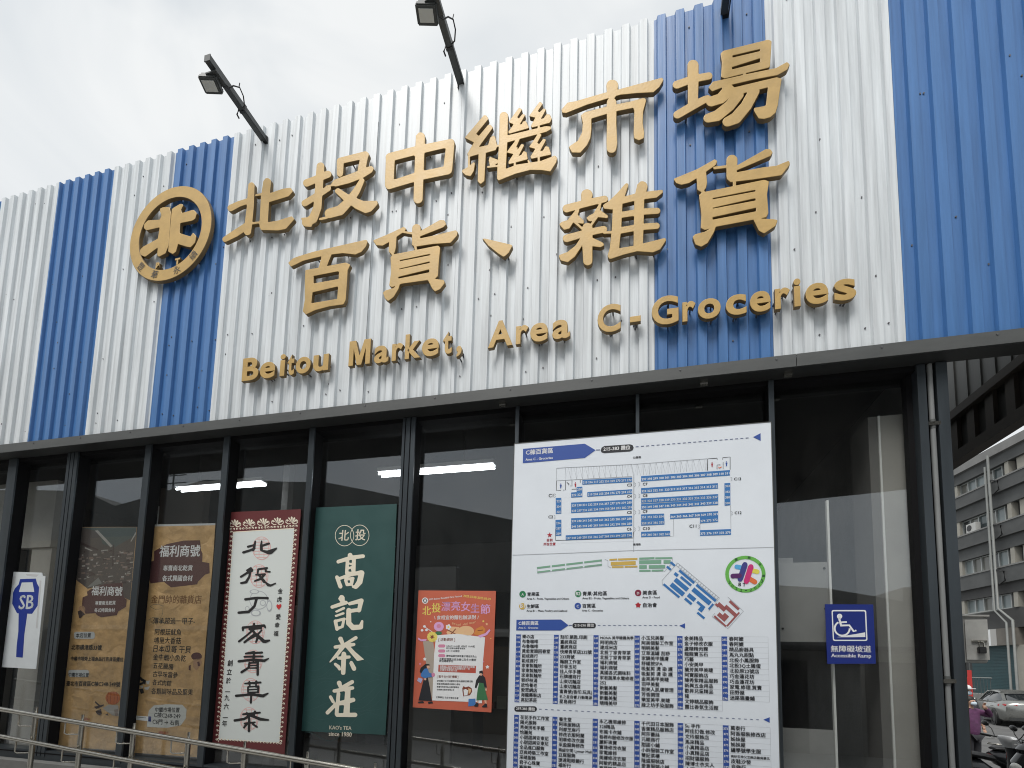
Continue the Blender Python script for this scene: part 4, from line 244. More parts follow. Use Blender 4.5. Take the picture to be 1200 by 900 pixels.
('p','ph2',3,[5596,18726,5747,18750,5766,18608,5615,18583]),('p','ph4',4,[3633,18986,3827,19009,3847,18863,3653,18840]),('p','ph2',2,[4588,16687,4794,16711,4807,16607,4602,16582]),('p','ph3',3,[3299,16330,3482,16356,3492,16287,3308,16261]),('p','ph5',4,[4774,16253,5219,16274,5239,16122,4795,16100]),
('p','ph5',2,[7077,16244,7503,16264,7515,16172,7089,16151]),('p','ph5',3,[2914,18193,3199,18214,3211,18127,2926,18105]),('p','ph2',4,[1820,16721,2025,16746,2038,16654,1833,16629]),('p','ph4',2,[6073,19257,6537,19271,6555,19127,6092,19113]),('p','ph4',3,[1536,17075,2017,17095,2037,16952,1556,16932]),
('p','ph2',4,[867,18981,1068,19004,1086,18872,886,18848]),('p','ph5',2,[3850,18525,4169,18545,4193,18359,3875,18339]),('p','ph4',3,[4585,18432,4783,18455,4795,18365,4597,18342]),('p','ph3',4,[6866,16865,7246,16886,7268,16711,6889,16690]),('p','ph1',2,[2032,17193,2499,17212,2522,17047,2055,17028]),
('p','ph1',3,[2017,16911,2505,16930,2528,16768,2040,16748]),('p','ph2',4,[6683,16976,6846,17001,6867,16842,6704,16817]),('p','ph5',2,[2847,16578,3136,16601,3146,16534,2856,16510]),('p','ph1',3,[7377,18590,7508,18615,7519,18529,7388,18504]),('p','ph5',4,[1002,18407,1374,18426,1396,18271,1024,18251]),
('p','ph6',2,[299,21781,7520,21498,7515,20687,4970,19565,3452,19976,2715,21312]),('p','ph2',2,[2237,21405,2602,21462,4764,19744,4509,19609]),('p','ph2',3,[7506,21043,7630,20895,7060,20064,6980,20138]),('p','ph1',3,[309,20380,2969,19457,2989,19312,352,20084]),
('p','ph2',4,[1154,19764,2240,19364,2060,19312,1177,19602]),('p','ph1',5,[4786,19858,4932,19853,5142,17703,4997,17707]),('p','ph7',5,[2019,15620,3360,16600,3896,16021,2925,15751]),
('p','plum',6,[2079,15190,2945,15608,4362,15943,6510,16009,6836,14579,7251,14368,7252,13674,6342,13191,6210,12844,4266,12633,3692,12843,3481,13054,2205,12984,1640,13695,1602,14623,2222,14832]),('t','white',7,[2685,14827,6587,14721],'福利商號'),('t','white',7,[3337,13830,5899,13860],'專賣南北乾貨'),
('t','white',7,[3323,13138,5905,13136],'各式特調食材'),('e','tan',6,[1681,13410,2126,13409,1624,13809],20),('p','ph1',7,[1152,13198,1505,13340,2215,12913,1947,12842,1617,12558,1431,12558]),
('p','grey',6,[1006,10983,1015,11059,1062,11123,1140,11167,1238,11183,3390,11201,3490,11187,3578,11146,3642,11083,3672,11008,3714,10702,3705,10627,3659,10563,3582,10520,3487,10504,1339,10478,1238,10492,1147,10534,1082,10597,1051,10673]),('t','ink',7,[1286,10591,3231,10641],'本店位置'),
('t','ink',7,[863,9402,4739,9413],'北市磺港路33號'),('t','ink',7,[944,8337,7580,8377],'中繼市場旁上福食品行百貨區攤位'),
('p','grey',6,[811,7216,820,7291,867,7356,945,7400,1042,7418,3165,7475,3264,7463,3352,7423,3415,7362,3445,7289,3487,6988,3478,6914,3432,6850,3356,6806,3261,6789,1143,6725,1042,6736,952,6776,886,6837,856,6911]),('t','ink',7,[880,6745,3481,6768],'中繼市場位置'),
('t','ink',7,[715,5850,7490,5976],'臺北市百貨區C棟C248-249號'),('e','pump',6,[6759,4903,7659,4939,6678,5517],24),('s','pumpd',7,[6165,5417,6053,4874,6308,4348],34),('s','pumpd',7,[6480,5429,6477,4891,6621,4361],34),('s','pumpd',7,[6828,5442,6947,4910,6968,4376],34),
('s','pumpd',7,[7140,5454,7367,4927,7280,4389],34),('p','ph2',6,[5630,3888,6285,4253,7507,4239,7774,3255,6938,3281]),('p','ph1',7,[4553,3975,5755,4270,5707,4107,4847,3786]),('p','ph1',7,[4657,4520,5427,4081,5260,4006,4586,4382]),('p','ph1',7,[4786,3581,5464,3814,5615,3351,5370,3205,4999,3322]),
('p','ph1',7,[6061,3305,6305,3451,6457,3231]),('p','ph5',7,[7042,3819,7550,3908,7628,3315,7292,3232]),('t','red',6,[3179,2638,4231,2692],'歡迎加入'),
]),
'brown2':((-4.649, 1.101),[
('p','base',0,[40,21692,8024,21473,8099,16887,8076,10561,8133,74,351,-2,386,5110,233,10463,183,16497]),('p','grey',1,[2,21722,8021,21500,8024,21310,26,21523]),
('p','plum',1,[1121,19049,2552,19698,4541,19972,6444,19930,6662,18943,6853,18666,6905,17854,7726,17725,7856,16758,7355,16634,6615,15977,6559,15737,3539,15482,2634,16041,1031,15901,653,16904,448,17882,1194,18141]),('t','white',2,[1773,18472,6525,18378],'福利商號'),
('t','white',2,[2411,17088,5850,17042],'專賣南北乾貨'),('t','white',2,[2424,16099,5955,16055],'各式異國食材'),('t','gold',1,[1313,13977,7187,13906],'金門帥的雜貨店'),('s','line',1,[1300,13663,1928,13389,2596,13455,2818,13725,2828,12914,2615,12576,1680,12615,1199,12370],16),
('s','line',1,[1300,13663,1616,13866,2383,13835,2818,13725],16),('s','line',1,[1507,12642,1350,11828,2064,12237,3415,12174],16),('t','ink',1,[1585,11991,6681,11989],'-傳承超過一甲子-'),('t','ink',1,[2130,10970,5236,10949],'阿根廷魷魚'),('t','ink',1,[2107,10165,5258,10157],'埔里大香菇'),
('t','ink',1,[2152,9363,6484,9312],'日本瓜哥 干貝'),('t','ink',1,[2194,8591,5987,8545],'金牛蝦小魚乾'),('t','ink',1,[2285,7823,4644,7754],'五花臘腸'),('t','ink',1,[2343,7057,5233,7014],'古早味當參'),('t','ink',1,[2400,6294,4587,6238],'各式肉粽'),('t','ink',1,[2367,5451,7115,5506],'各類調味品及堅果'),
('e','plum',2,[7184,9052,7787,9065,7146,9415],20),('p','tan',2,[6893,8786,7681,8868,7886,8421,7320,7761,6889,8073]),('p','plum',3,[6396,8190,6629,8261,6652,7743,6438,7802]),('p','plum',3,[7318,8537,7549,8607,7669,8222,7438,8152]),('p','ink',2,[614,7111,1003,6990,1465,6672,1052,6593]),
('p','ink',2,[500,6242,1228,6532,1337,6337,686,6116]),('p','ink',2,[1188,6863,1633,6678,1597,6280,1245,6400]),('p','ink',2,[888,5858,1385,5942,1517,5550,1197,5406]),('p','grey',3,[1641,6612,2085,6692,2011,6333,1756,6351]),('p','grey',3,[1461,6011,2148,6167,1987,5831,1616,5844]),
('p','grey',3,[940,6125,1353,6205,1301,5939]),('p','lgrey',2,[2298,3944,2823,4424,4285,4591,6061,4630,6587,4205,6591,3441,6105,2780,4529,2466,2232,2419,2218,3223]),('p','white',3,[430,3397,2616,3373,2632,2958,480,3005]),('p','navy',4,[427,3423,700,3410,735,2992,480,3005]),
('p','navy',4,[2314,3397,2646,3400,2670,2921,2335,2943]),('s','ink',4,[988,3267,2049,3241],20),('t','ink',3,[3025,3834,5819,3914],'中繼市場位置'),('t','ink',3,[2953,3325,5962,3346],'C棟C248-249'),('t','ink',3,[2861,2711,5869,2742],'C6門 → 右側'),('t','red',2,[3654,1852,4789,1892],'掃描加入'),
]),
'board':((-0.929, 1.105),[
('p','blue',1,[609,25552,5342,25555,6148,24991,5355,24451,614,24405]),('t','white',2,[845,25033,2945,25021],'C棟百貨區'),('t','white',2,[834,24581,2931,24575],'Area C - Groceries'),
('p','dark',1,[6524,24905,6584,25141,6791,25255,8636,25228,8818,25147,8899,24946,8819,24759,8638,24688,6795,24708,6608,24767]),('t','white',2,[6732,24866,8657,24837],'215-383 攤位'),('p','blue',1,[16917,25037,17390,25270,17388,24720]),('p','dash',1,[9040,25034,9245,25036,9245,24978,9040,24976]),
('p','dash',1,[9410,25034,9614,25036,9614,24978,9410,24976]),('p','dash',1,[9778,25034,9981,25036,9981,24978,9778,24976]),('p','dash',1,[10144,25034,10346,25036,10346,24979,10144,24976]),('p','dash',1,[10508,25034,10709,25036,10709,24979,10508,24977]),
('p','dash',1,[10871,25034,11071,25036,11070,24979,10870,24977]),('p','dash',1,[11231,25034,11430,25036,11430,24979,11231,24977]),('p','dash',1,[11590,25034,11788,25036,11788,24979,11590,24977]),('p','dash',1,[11947,25034,12145,25036,12144,24979,11947,24977]),
('p','dash',1,[12303,25034,12499,25036,12499,24979,12303,24977]),('p','dash',1,[12657,25034,12852,25035,12852,24979,12656,24977]),('p','dash',1,[13009,25033,13203,25035,13203,24979,13008,24977]),('p','dash',1,[13359,25033,13553,25035,13552,24979,13359,24977]),
('p','dash',1,[13708,25033,13900,25035,13900,24979,13707,24977]),('p','dash',1,[14055,25033,14247,25035,14246,24979,14054,24977]),('p','dash',1,[14400,25033,14591,25035,14590,24979,14400,24977]),('p','dash',1,[14744,25033,14934,25035,14933,24979,14743,24977]),
('p','dash',1,[15086,25033,15275,25035,15274,24979,15085,24977]),('p','dash',1,[15427,25033,15615,25035,15614,24979,15426,24977]),('p','dash',1,[15765,25033,15953,25035,15952,24979,15765,24977]),('p','dash',1,[16103,25033,16289,25035,16288,24979,16102,24977]),
('p','dash',1,[16438,25033,16624,25035,16623,24979,16437,24977]),('s','dash',1,[6189,24999,6482,24985],33),('t','dark',1,[8861,24111,9402,24111],'公園側'),('p','plan',1,[5199,22406,8794,22363,8793,22715,5195,22765]),('t','white',2,[5240,22490,8754,22451],'215 216 217 252 253 269 270 271 272'),
('p','plan',1,[5577,21460,8796,21483,8795,21832,5573,21817]),('t','white',2,[5618,21544,8756,21570],'219 218 255 254 276 275 274 273'),('p','plan',1,[4388,20693,8798,20690,8797,21070,4382,21084]),('t','white',2,[4429,20777,8757,20777],'228 230 231 232 233 256 257 277 278 279 280'),
('p','plan',1,[4394,20281,8798,20332,8797,20711,4388,20671]),('t','white',2,[4435,20365,8758,20418],'238 237 236 235 234 259 258 284 283 282 281'),('p','plan',1,[4404,19503,8800,19492,8799,19870,4399,19891]),('t','white',2,[4445,19587,8760,19578],'239 240 241 242 260 261 262 285 286 287 288'),
('p','plan',1,[4410,19093,8801,19126,8800,19503,4405,19481]),('t','white',2,[4451,19177,8761,19211],'246 245 244 243 265 264 263 292 291 290 289'),('p','plan',1,[4022,18227,8803,18281,8802,18656,4016,18614]),('t','white',2,[4063,18312,8763,18366],'247 248 249 250 251 266 267 268 293 294 295 296'),
('p','plan',1,[9423,22364,15388,22404,15394,22791,9423,22767]),('t','white',2,[9463,22446,15353,22488],'297 298 299 300 301 302 303 304 305 306 307 308 309 310 311'),('p','plan',1,[9423,21476,14594,21520,14599,21907,9423,21877]),
('t','white',2,[9463,21558,14558,21604],'324 323 322 321 320 319 318 317 316 315 314 313 312'),('p','plan',1,[9424,20740,14602,20757,14607,21123,9424,21118]),('t','white',2,[9463,20822,14566,20841],'325 326 327 328 329 330 331 332 333 334 335 336 337'),
('p','plan',1,[9424,20289,14596,20352,14601,20737,9424,20687]),('t','white',2,[9463,20371,14561,20435],'350 349 348 347 346 345 344 343 342 341 340 339 338'),('p','plan',1,[9424,19557,11006,19544,11007,19916,9424,19933]),('t','white',2,[9464,19639,10967,19629],'351 352 353 354'),
('p','plan',1,[9424,19109,11023,19121,11025,19533,9424,19526]),('t','white',2,[9464,19190,10985,19205],'358 357 356 355'),('p','plan',1,[11410,19494,14585,19545,14590,19908,11412,19865]),('t','white',2,[11449,19575,14550,19628],'364 365 366 367 368 369 370 371'),
('p','plan',1,[13395,19096,14580,19143,14586,19565,13399,19522]),('t','white',2,[13433,19175,14544,19225],'374 373 372'),('p','plan',1,[13386,18207,15387,18209,15393,18607,13390,18611]),('t','white',2,[13424,18286,15352,18290],'375 376 377 378 379'),
('p','plan',1,[9425,18268,11404,18264,11406,18652,9425,18662]),('t','white',2,[9464,18349,11366,18347],'359 360 361 362 363'),('p','plan',1,[3222,21500,3641,21497,3660,20285,3243,20284]),('t','white',2,[3293,21167,3593,21161],'221'),('t','white',2,[3299,20762,3600,20757],'224'),
('t','white',2,[3306,20357,3606,20353],'225'),('p','plan',1,[3230,19817,3668,19818,3687,18606,3250,18601]),('t','white',2,[3299,19487,3620,19484],'226'),('t','white',2,[3306,19086,3626,19083],'227'),('t','white',2,[3313,18685,3633,18683],'229'),
('p','plan',1,[15022,21869,15398,21875,15383,20289,15008,20269]),('t','white',2,[15073,21581,15366,21583],'383'),('t','white',2,[15067,21176,15360,21178],'382'),('t','white',2,[15061,20771,15354,20775],'381'),('t','white',2,[15055,20368,15348,20372],'380'),
('p','plan',1,[4779,22247,5201,22264,5210,21471,4377,21465,4372,21858,4784,21866]),('t','white',2,[4418,21561,5178,21570],'222 223'),('t','white',2,[4825,21972,5173,21983],'220'),('t','dark',1,[2680,21597,3027,21588],'C1'),('t','dark',1,[2689,19973,3034,19967],'C2'),
('t','dark',1,[8443,22067,8765,22057],'C3'),('t','dark',1,[8446,21217,8766,21209],'C4'),('t','dark',1,[8449,20024,8769,20018],'C5'),('t','dark',1,[8433,18797,8752,18794],'C6'),('t','dark',1,[9542,22071,9859,22061],'C7'),('t','dark',1,[9542,21217,9858,21209],'C8'),
('t','dark',1,[9543,20042,9858,20037],'C9'),('t','dark',1,[9543,18792,10013,18783],'C10'),('t','dark',1,[12699,18822,13149,18813],'C11'),('t','dark',1,[15645,19644,16078,19632],'C12'),('t','dark',1,[15648,22041,16084,22022],'C13'),('s','lin',1,[3259,23815,3905,23812,8821,23696],16),
('s','lin',1,[3259,23815,3253,22841,5036,22831,8793,22789],16),('s','lin',1,[3916,23789,3930,22862,4131,23784,4358,22855],12),('s','lin',1,[4345,23780,4358,22857,4558,23775,4782,22850],12),('s','lin',1,[4771,23770,4782,22852,4983,23765,5205,22846],12),
('s','lin',1,[5194,23761,5205,22848,5405,23756,5625,22841],12),('s','lin',1,[5615,23752,5625,22843,5825,23747,6042,22836],12),('s','lin',1,[6034,23742,6042,22839,6242,23738,6458,22832],12),('s','lin',1,[6450,23733,6458,22834,6658,23728,6871,22827],12),
('s','lin',1,[6865,23724,6871,22830,7071,23719,7282,22823],12),('s','lin',1,[7276,23715,7282,22825,7482,23710,7691,22818],12),('s','lin',1,[7686,23706,7691,22821,7890,23701,8097,22814],12),('s','lin',1,[8094,23697,8097,22816,8296,23692,8501,22810],12),
('s','lin',1,[8499,23688,8501,22812,8701,23683,8903,22805],12),('s','lin',1,[8862,23693,13894,23727,13903,22848],15),('s','lin',1,[8741,23691,8943,22832,9143,23693,9144,22850],12),('s','lin',1,[9178,23693,9378,22836,9577,23695,9577,22854],12),
('s','lin',1,[9612,23696,9810,22840,10009,23697,10008,22858],12),('s','lin',1,[10044,23698,10240,22843,10438,23700,10436,22861],12),('s','lin',1,[10473,23700,10667,22847,10865,23702,10862,22865],12),('s','lin',1,[10899,23702,11091,22851,11290,23704,11286,22869],12),
('s','lin',1,[11324,23705,11514,22854,11712,23706,11707,22872],12),('s','lin',1,[11746,23707,11933,22858,12131,23709,12126,22876],12),('s','lin',1,[12165,23709,12351,22862,12549,23711,12542,22879],11),('s','lin',1,[12582,23711,12766,22865,12964,23713,12956,22883],11),
('s','lin',1,[12997,23714,13179,22869,13376,23715,13368,22886],11),('s','lin',1,[13409,23716,13589,22872,13786,23718,13777,22890],11),('s','dark',1,[3264,22840,3255,22091,3610,22080],18),('s','dark',1,[3771,22081,3942,22081,3931,22796],18),('s','dark',1,[4422,22807,4428,22346,4300,22376],18),
('s','dark',1,[5037,22787,5040,22558],17),('s','dark',1,[4411,22107,4781,22105],17),('e','blue',2,[3581,22555,3624,22552,3581,22599],8),('p','blue',2,[3507,22493,3658,22484,3628,22332,3619,22222,3554,22226,3542,22337]),('e','crim',2,[4680,22581,4722,22579,4679,22625],8),
('p','crim',2,[4607,22521,4755,22511,4725,22360,4716,22251,4652,22255,4640,22365]),('e','crim',2,[14237,23400,14274,23398,14237,23442],8),('p','crim',2,[14171,23343,14301,23334,14272,23192,14261,23089,14205,23093,14197,23197]),('e','blue',2,[15174,23390,15210,23388,15174,23431],8),
('p','blue',2,[15108,23334,15237,23324,15207,23183,15197,23081,15141,23086,15134,23189]),('s','dark',1,[13931,22866,13951,23712,14576,23714,14575,23601],21),('s','dark',1,[14936,23573,14938,23717,15418,23730,15404,22821],20),('s','dark',1,[14774,23216,14561,23221,14556,22903],20),
('s','dark',1,[14962,23407,14954,22895],14),('p','oran',2,[14633,23103,14725,23014,14837,23108,14854,23004,14668,22957]),('s','dark',2,[4041,22656,4213,22513,4150,22452],24),('s','lin',1,[8923,22780,8914,17219],16),('s','lin',1,[8903,22782,8912,18256],13),('s','lin',1,[3675,18025,8932,17996],3),
('s','dark',1,[3278,18255,8872,18237,8891,18673],16),('s','dark',1,[3241,19121,3256,18255],13),('s','lin',1,[11640,19504,11652,18254,11404,18243],13),('s','lin',1,[15392,20259,15392,18557],13),('s','lin',1,[13395,19096,13390,18641],13),
('s','lin',1,[3087,21859,3218,21763,3122,21703,3220,21621,3092,21540],13),('s','lin',1,[3094,20204,3225,20111,3129,20050,3227,19969,3100,19888],13),('s','lin',1,[8944,22322,9064,22229,8975,22171,9065,22091,8945,22014],13),('s','lin',1,[8946,21463,9066,21371,8976,21313,9066,21234,8946,21157],13),
('s','lin',1,[8948,20261,9067,20171,8978,20113,9067,20035,8948,19957],13),('s','lin',1,[8930,19005,9049,18917,8960,18858,9049,18781,8931,18703],12),('s','lin',1,[9234,22334,9353,22242,9264,22184,9354,22104,9234,22027],13),('s','lin',1,[9235,21467,9354,21375,9265,21317,9354,21238,9235,21161],13),
('s','lin',1,[9236,20278,9355,20188,9266,20129,9355,20052,9236,19974],13),('s','lin',1,[9237,19055,9356,18966,9267,18908,9356,18831,9237,18753],12),('s','lin',1,[13263,19021,13375,18935,13290,18878,13373,18803,13260,18727],12),
('s','lin',1,[15413,19866,15520,19780,15438,19724,15518,19650,15408,19575],12),('s','lin',1,[15423,22290,15532,22201,15448,22146,15529,22069,15419,21995],12),('p','crim',1,[2805,18901,2859,18752,3013,18742,2892,18653,2939,18503,2811,18597,2686,18513,2728,18660,2603,18759,2758,18756]),
('t','crim',1,[2614,18192,3043,18198],'目前'),('t','crim',1,[2361,17898,3263,17889],'所在位置'),('t','dark',1,[8873,17666,9396,17669],'磺港路'),('s','crease',1,[0,17243,4478,17271,8953,17322],18),('s','crease',1,[8953,17322,13358,17283,18028,17248],17),
('p','gren',1,[1900,16140,2908,16236,2905,16375,1897,16280]),('p','gren',1,[1928,15806,2914,15904,2911,16043,1925,15946]),('p','gren',1,[3014,16246,3997,16340,3995,16478,3012,16385]),('p','gren',1,[3041,15914,4002,16010,4000,16149,3039,16053]),
('p','gren',1,[4092,16349,5300,16464,5298,16601,4090,16487]),('p','gren',1,[4118,16019,5304,16137,5302,16274,4116,16157]),('p','gren',1,[5403,16474,6673,16595,6672,16731,5402,16611]),('p','gren',1,[5428,16147,6675,16271,6674,16407,5426,16284]),
('s','lin',1,[1898,16248,1950,15816,6675,16325,6652,16713],13),('p','must',1,[7209,16625,7762,16641,7761,16766,7208,16750]),('p','must',1,[7822,16629,9171,16634,9170,16768,7821,16764]),('p','must',1,[7312,16258,9053,16278,9053,16545,7311,16528]),
('p','must',1,[7384,16090,8213,16081,8213,16205,7383,16214]),('p','must',1,[8283,16090,9171,16090,9171,16213,8282,16214]),('s','lin',1,[6875,16738,7108,16627,7111,16210,7313,16091],13),('p','gren',1,[9298,16641,10340,16654,10340,16797,9298,16785]),
('p','gren',1,[10398,16642,11529,16632,11530,16763,10398,16775]),('p','gren',1,[9298,16323,10802,16316,10803,16580,9298,16590]),('p','gren',1,[10955,16312,11432,16310,11434,16553,10956,16556]),('p','gren',1,[9299,15974,9816,15973,9816,16238,9298,16241]),
('p','gren',1,[9952,15980,11069,15975,11070,16218,9952,16225]),('p','gren',1,[9299,15769,10077,15763,10078,15896,9299,15903]),('p','gren',1,[10145,15762,10943,15765,10944,15897,10145,15894]),('s','lin',1,[11568,16732,11566,16378,10991,15734],12),
('p','plan',1,[12052,15879,13033,14974,12924,14839,11942,15742]),('p','plan',1,[13174,14844,14408,13706,14302,13572,13065,14709]),('p','plan',1,[11758,15701,11974,15503,11840,15336,11623,15534]),('p','plan',1,[12154,15416,12829,14796,12720,14661,12044,15280]),
('p','plan',1,[12981,14604,14095,13581,13905,13342,12788,14364]),('p','plan',1,[11809,15298,12637,14541,12449,14308,11619,15063]),('p','plan',1,[12667,14213,13104,13815,12923,13590,12486,13987]),('p','plan',1,[11546,14972,12376,14217,12182,13976,11350,14729]),
('p','plan',1,[12413,13897,12851,13500,12743,13364,12304,13761]),('p','plan',1,[13206,13670,13693,13226,13586,13092,13098,13535]),('p','plan',1,[13377,13281,13600,13079,13421,12855,13198,13056]),('p','plan',1,[13208,12918,13659,12510,13564,12390,13112,12798]),
('p','plan',1,[10998,14916,12043,13971,11946,13850,10899,14794]),('p','plan',1,[11471,16468,11775,16188,11677,16066,11372,16346]),('p','plan',1,[11225,16164,11486,15924,11388,15803,11126,16042]),('p','plan',1,[14140,13488,14250,13387,13954,13015,13843,13115]),
('s','lin',1,[11897,16339,14598,13840,13887,12946],13),('s','lin',1,[11897,16339,10847,15119,10875,14763],13),('s','lin',1,[11775,16188,14480,13691],13),('s','lin',1,[11897,16339,11775,16188],13),('s','lin',1,[12056,16193,11933,16041],13),('s','lin',1,[12213,16047,12091,15896],13),
('s','lin',1,[12370,15901,12249,15750],13),('s','lin',1,[12527,15756,12406,15605],13),('s','lin',1,[12683,15612,12562,15461],13),('s','lin',1,[12839,15467,12718,15317],13),('s','lin',1,[12995,15324,12874,15173],13),('s','lin',1,[13150,15180,13029,15030],13),('s','lin',1,[13304,15037,13184,14887],13),
('s','lin',1,[13458,14895,13338,14745],13),('s','lin',1,[13611,14753,13492,14603],13),('s','lin',1,[13765,14611,13645,14462],13),('s','lin',1,[13917,14470,13798,14321],13),('s','lin',1,[14069,14329,13950,14180],13),('s','lin',1,[14221,14189,14102,14040],13),('s','lin',1,[14372,14049,14254,13900],13),
('s','lin',1,[14523,13909,14405,13761],13),('p','maro',1,[15282,13694,15855,13122,15746,12994,15172,13565]),('p','maro',1,[15026,13393,15678,12745,15521,12559,14867,13206]),('p','maro',1,[14573,13576,15035,13119,14852,12904,14389,13360]),
('p','maro',1,[14917,12839,15179,12580,15021,12393,14758,12652]),('p','maro',1,[14585,12875,15046,12422,14875,12221,14413,12673]),('p','maro',1,[14286,12666,15011,11957,14925,11856,14200,12565]),('p','maro',1,[14384,13498,14570,13314,14471,13199,14286,13382]),
('p','maro',1,[15786,12901,15864,12823,15076,11893,14997,11969]),('s','lin',1,[15110,13919,16085,12945,15081,11757,14096,12586,14281,12803],13),('e','gren2',1,[845,14243,1096,14241,839,14490],20),('t','white',2,[761,14137,935,14135],'A'),('t','dark',1,[1197,14090,2114,14103],'青果區'),
('t','dark',1,[1181,13833,4338,13811],'Area A - Fruits, Vegetables and Others'),('e','must',1,[845,13333,1095,13332,839,13579],20),('t','white',2,[674,13227,1022,13226],'B1'),('t','dark',1,[1196,13183,2111,13201],'生鮮區'),('t','dark',1,[1181,12927,4206,12923],'Area B1 - Meat, Poultry and Seafood'),
('e','gren2',1,[4986,14234,5223,14231,4983,14474],20),('t','white',2,[4822,14131,5152,14128],'B2'),('t','dark',1,[5318,14085,7055,14089],'青果·其他區'),('t','dark',1,[5300,13835,8586,13811],'Area B2 - Fruits, Vegetables and Others'),('e','blue',1,[4977,13338,5213,13337,4974,13577],20),
('t','white',2,[4895,13234,5060,13233],'C'),('t','dark',1,[5307,13191,6255,13209],'百貨區'),('t','dark',1,[5290,12943,6782,12941],'Area C - Groceries'),('e','maro2',1,[9222,14252,9446,14250,9222,14486],20),('t','white',2,[9144,14151,9300,14150],'D'),('t','dark',1,[9534,14107,10508,14118],'美食區'),
('t','dark',1,[9514,13864,10679,13855],'Area D - Food'),('p','crim',1,[9223,13604,9298,13489,9426,13449,9345,13339,9349,13201,9223,13248,9097,13202,9101,13340,9019,13451,9147,13489]),('t','dark',1,[9563,13228,10505,13235],'自治會'),
('s','lime',1,[17379,15436,17358,15239,17303,15048,17216,14870,17101,14710,16959,14572,16795,14460,16615,14378,16423,14329,16225,14314,16027,14334,15835,14387,15655,14474,15492,14591,15352,14734,15239,14900,15156,15084,15107,15279,15092,15480,15112,15681,15168,15875,15256,16056,15375,16219,15520,16359,15687,16470,15870,16551,16065,16598,16265,16610,16463,16587,16655,16530,16833,16440,16993,16321,17130,16177,17239,16011,17319,15828,17366,15635,17379,15437],115),
('s','sky',1,[15711,15978,16022,15902],156),('e','sky',2,[15711,15978,15854,15974,15713,16134],12),('e','sky',2,[16022,15902,16164,15899,16025,16058],12),('s','indi',3,[16230,16112,15910,15124],175),('e','indi',4,[16230,16112,16390,16108,16233,16288],12),
('e','indi',4,[15910,15124,16070,15121,15913,15299],12),('s','plumb',5,[15449,15347,15879,15358],156),('e','plumb',6,[15449,15347,15593,15344,15452,15503],12),('e','plumb',6,[15879,15358,16021,15356,15881,15514],12),('s','mag',3,[16599,15957,16298,14962],175),
('e','mag',4,[16599,15957,16758,15953,16603,16132],12),('e','mag',4,[16298,14962,16457,14959,16301,15137],12),('s','yell',1,[16683,15692,16989,15608],155),('e','yell',2,[16683,15692,16824,15689,16686,15848],12),('e','yell',2,[16989,15608,17129,15605,16992,15763],12),
('s','oran',1,[16496,15133,16826,14915],164),('e','oran',2,[16496,15133,16645,15131,16499,15298],12),('e','oran',2,[16826,14915,16975,14912,16829,15079],12),('t','dgre',2,[15596,16385,15776,16380],'豐'),('t','dgre',2,[16413,16492,16590,16488],'華'),('t','dgre',2,[17088,16026,17264,16022],'永'),
('t','dgre',2,[17281,15232,17456,15229],'續'),('t','dgre',2,[15175,14824,15300,14822],'2'),('t','dgre',2,[15362,14576,15487,14574],'0'),('t','dgre',2,[15608,14387,15733,14386],'2'),('t','dgre',2,[15895,14272,16019,14271],'2'),('t','dgre',2,[16201,14238,16324,14236],'-'),
('t','dgre',2,[16504,14286,16627,14285],'2'),('t','dgre',2,[16783,14414,16906,14413],'0'),('t','dgre',2,[17018,14611,17140,14609],'2'),('t','dgre',2,[17192,14863,17314,14861],'3'),('t','dark',2,[15796,14659,16239,14614],'B T'),('p','blue',1,[423,12320,3766,12349,4324,11926,3779,11548,422,11522]),
('t','white',2,[597,11916,2095,11935],'C棟百貨區'),('t','white',2,[592,11661,2079,11672],'Area C - Groceries'),
('p','dark',1,[4603,11927,4616,11994,4653,12052,4709,12090,4776,12104,6114,12109,6180,12096,6236,12059,6273,12003,6287,11936,6287,11905,6275,11839,6238,11782,6183,11744,6117,11730,4781,11721,4714,11734,4657,11772,4618,11829,4604,11896]),('t','white',2,[4759,11825,6147,11833],'215-296 攤位'),
('s','dash',1,[4345,11926,4572,11927],31),('p','dash',1,[6428,11957,6609,11953,6610,11907,6428,11911]),('p','dash',1,[6790,11959,6970,11955,6970,11909,6790,11913]),('p','dash',1,[7150,11961,7329,11957,7329,11911,7150,11915]),('p','dash',1,[7508,11963,7686,11959,7687,11913,7508,11917]),
('p','dash',1,[7864,11965,8042,11961,8042,11915,7864,11919]),('p','dash',1,[8219,11967,8396,11963,8396,11917,8219,11921]),('p','dash',1,[8572,11969,8748,11964,8748,11919,8572,11923]),('p','dash',1,[8923,11970,9098,11966,9098,11921,8923,11925]),
('p','dash',1,[9273,11972,9447,11968,9447,11923,9273,11927]),('p','dash',1,[9621,11974,9794,11970,9794,11925,9621,11929]),('p','dash',1,[9967,11976,10139,11972,10139,11927,9967,11931]),('p','dash',1,[10312,11978,10483,11974,10483,11929,10311,11933]),
('p','dash',1,[10654,11980,10825,11975,10825,11931,10654,11935]),('p','dash',1,[10996,11981,11166,11977,11166,11933,10996,11937]),('p','dash',1,[11335,11983,11505,11979,11504,11935,11335,11939]),('p','dash',1,[11674,11985,11842,11981,11842,11937,11673,11941]),
('p','dash',1,[12010,11987,12178,11983,12177,11938,12010,11942]),('p','blue',1,[11991,11937,12355,12116,12352,11743]),
('p','dark',1,[427,5762,440,5833,481,5895,542,5938,616,5955,1911,6013,1984,6002,2047,5965,2089,5907,2105,5838,2105,5817,2092,5747,2052,5685,1992,5643,1920,5625,625,5565,551,5576,488,5613,444,5671,428,5741]),('t','white',2,[569,5686,1971,5699],'297-383 攤位'),
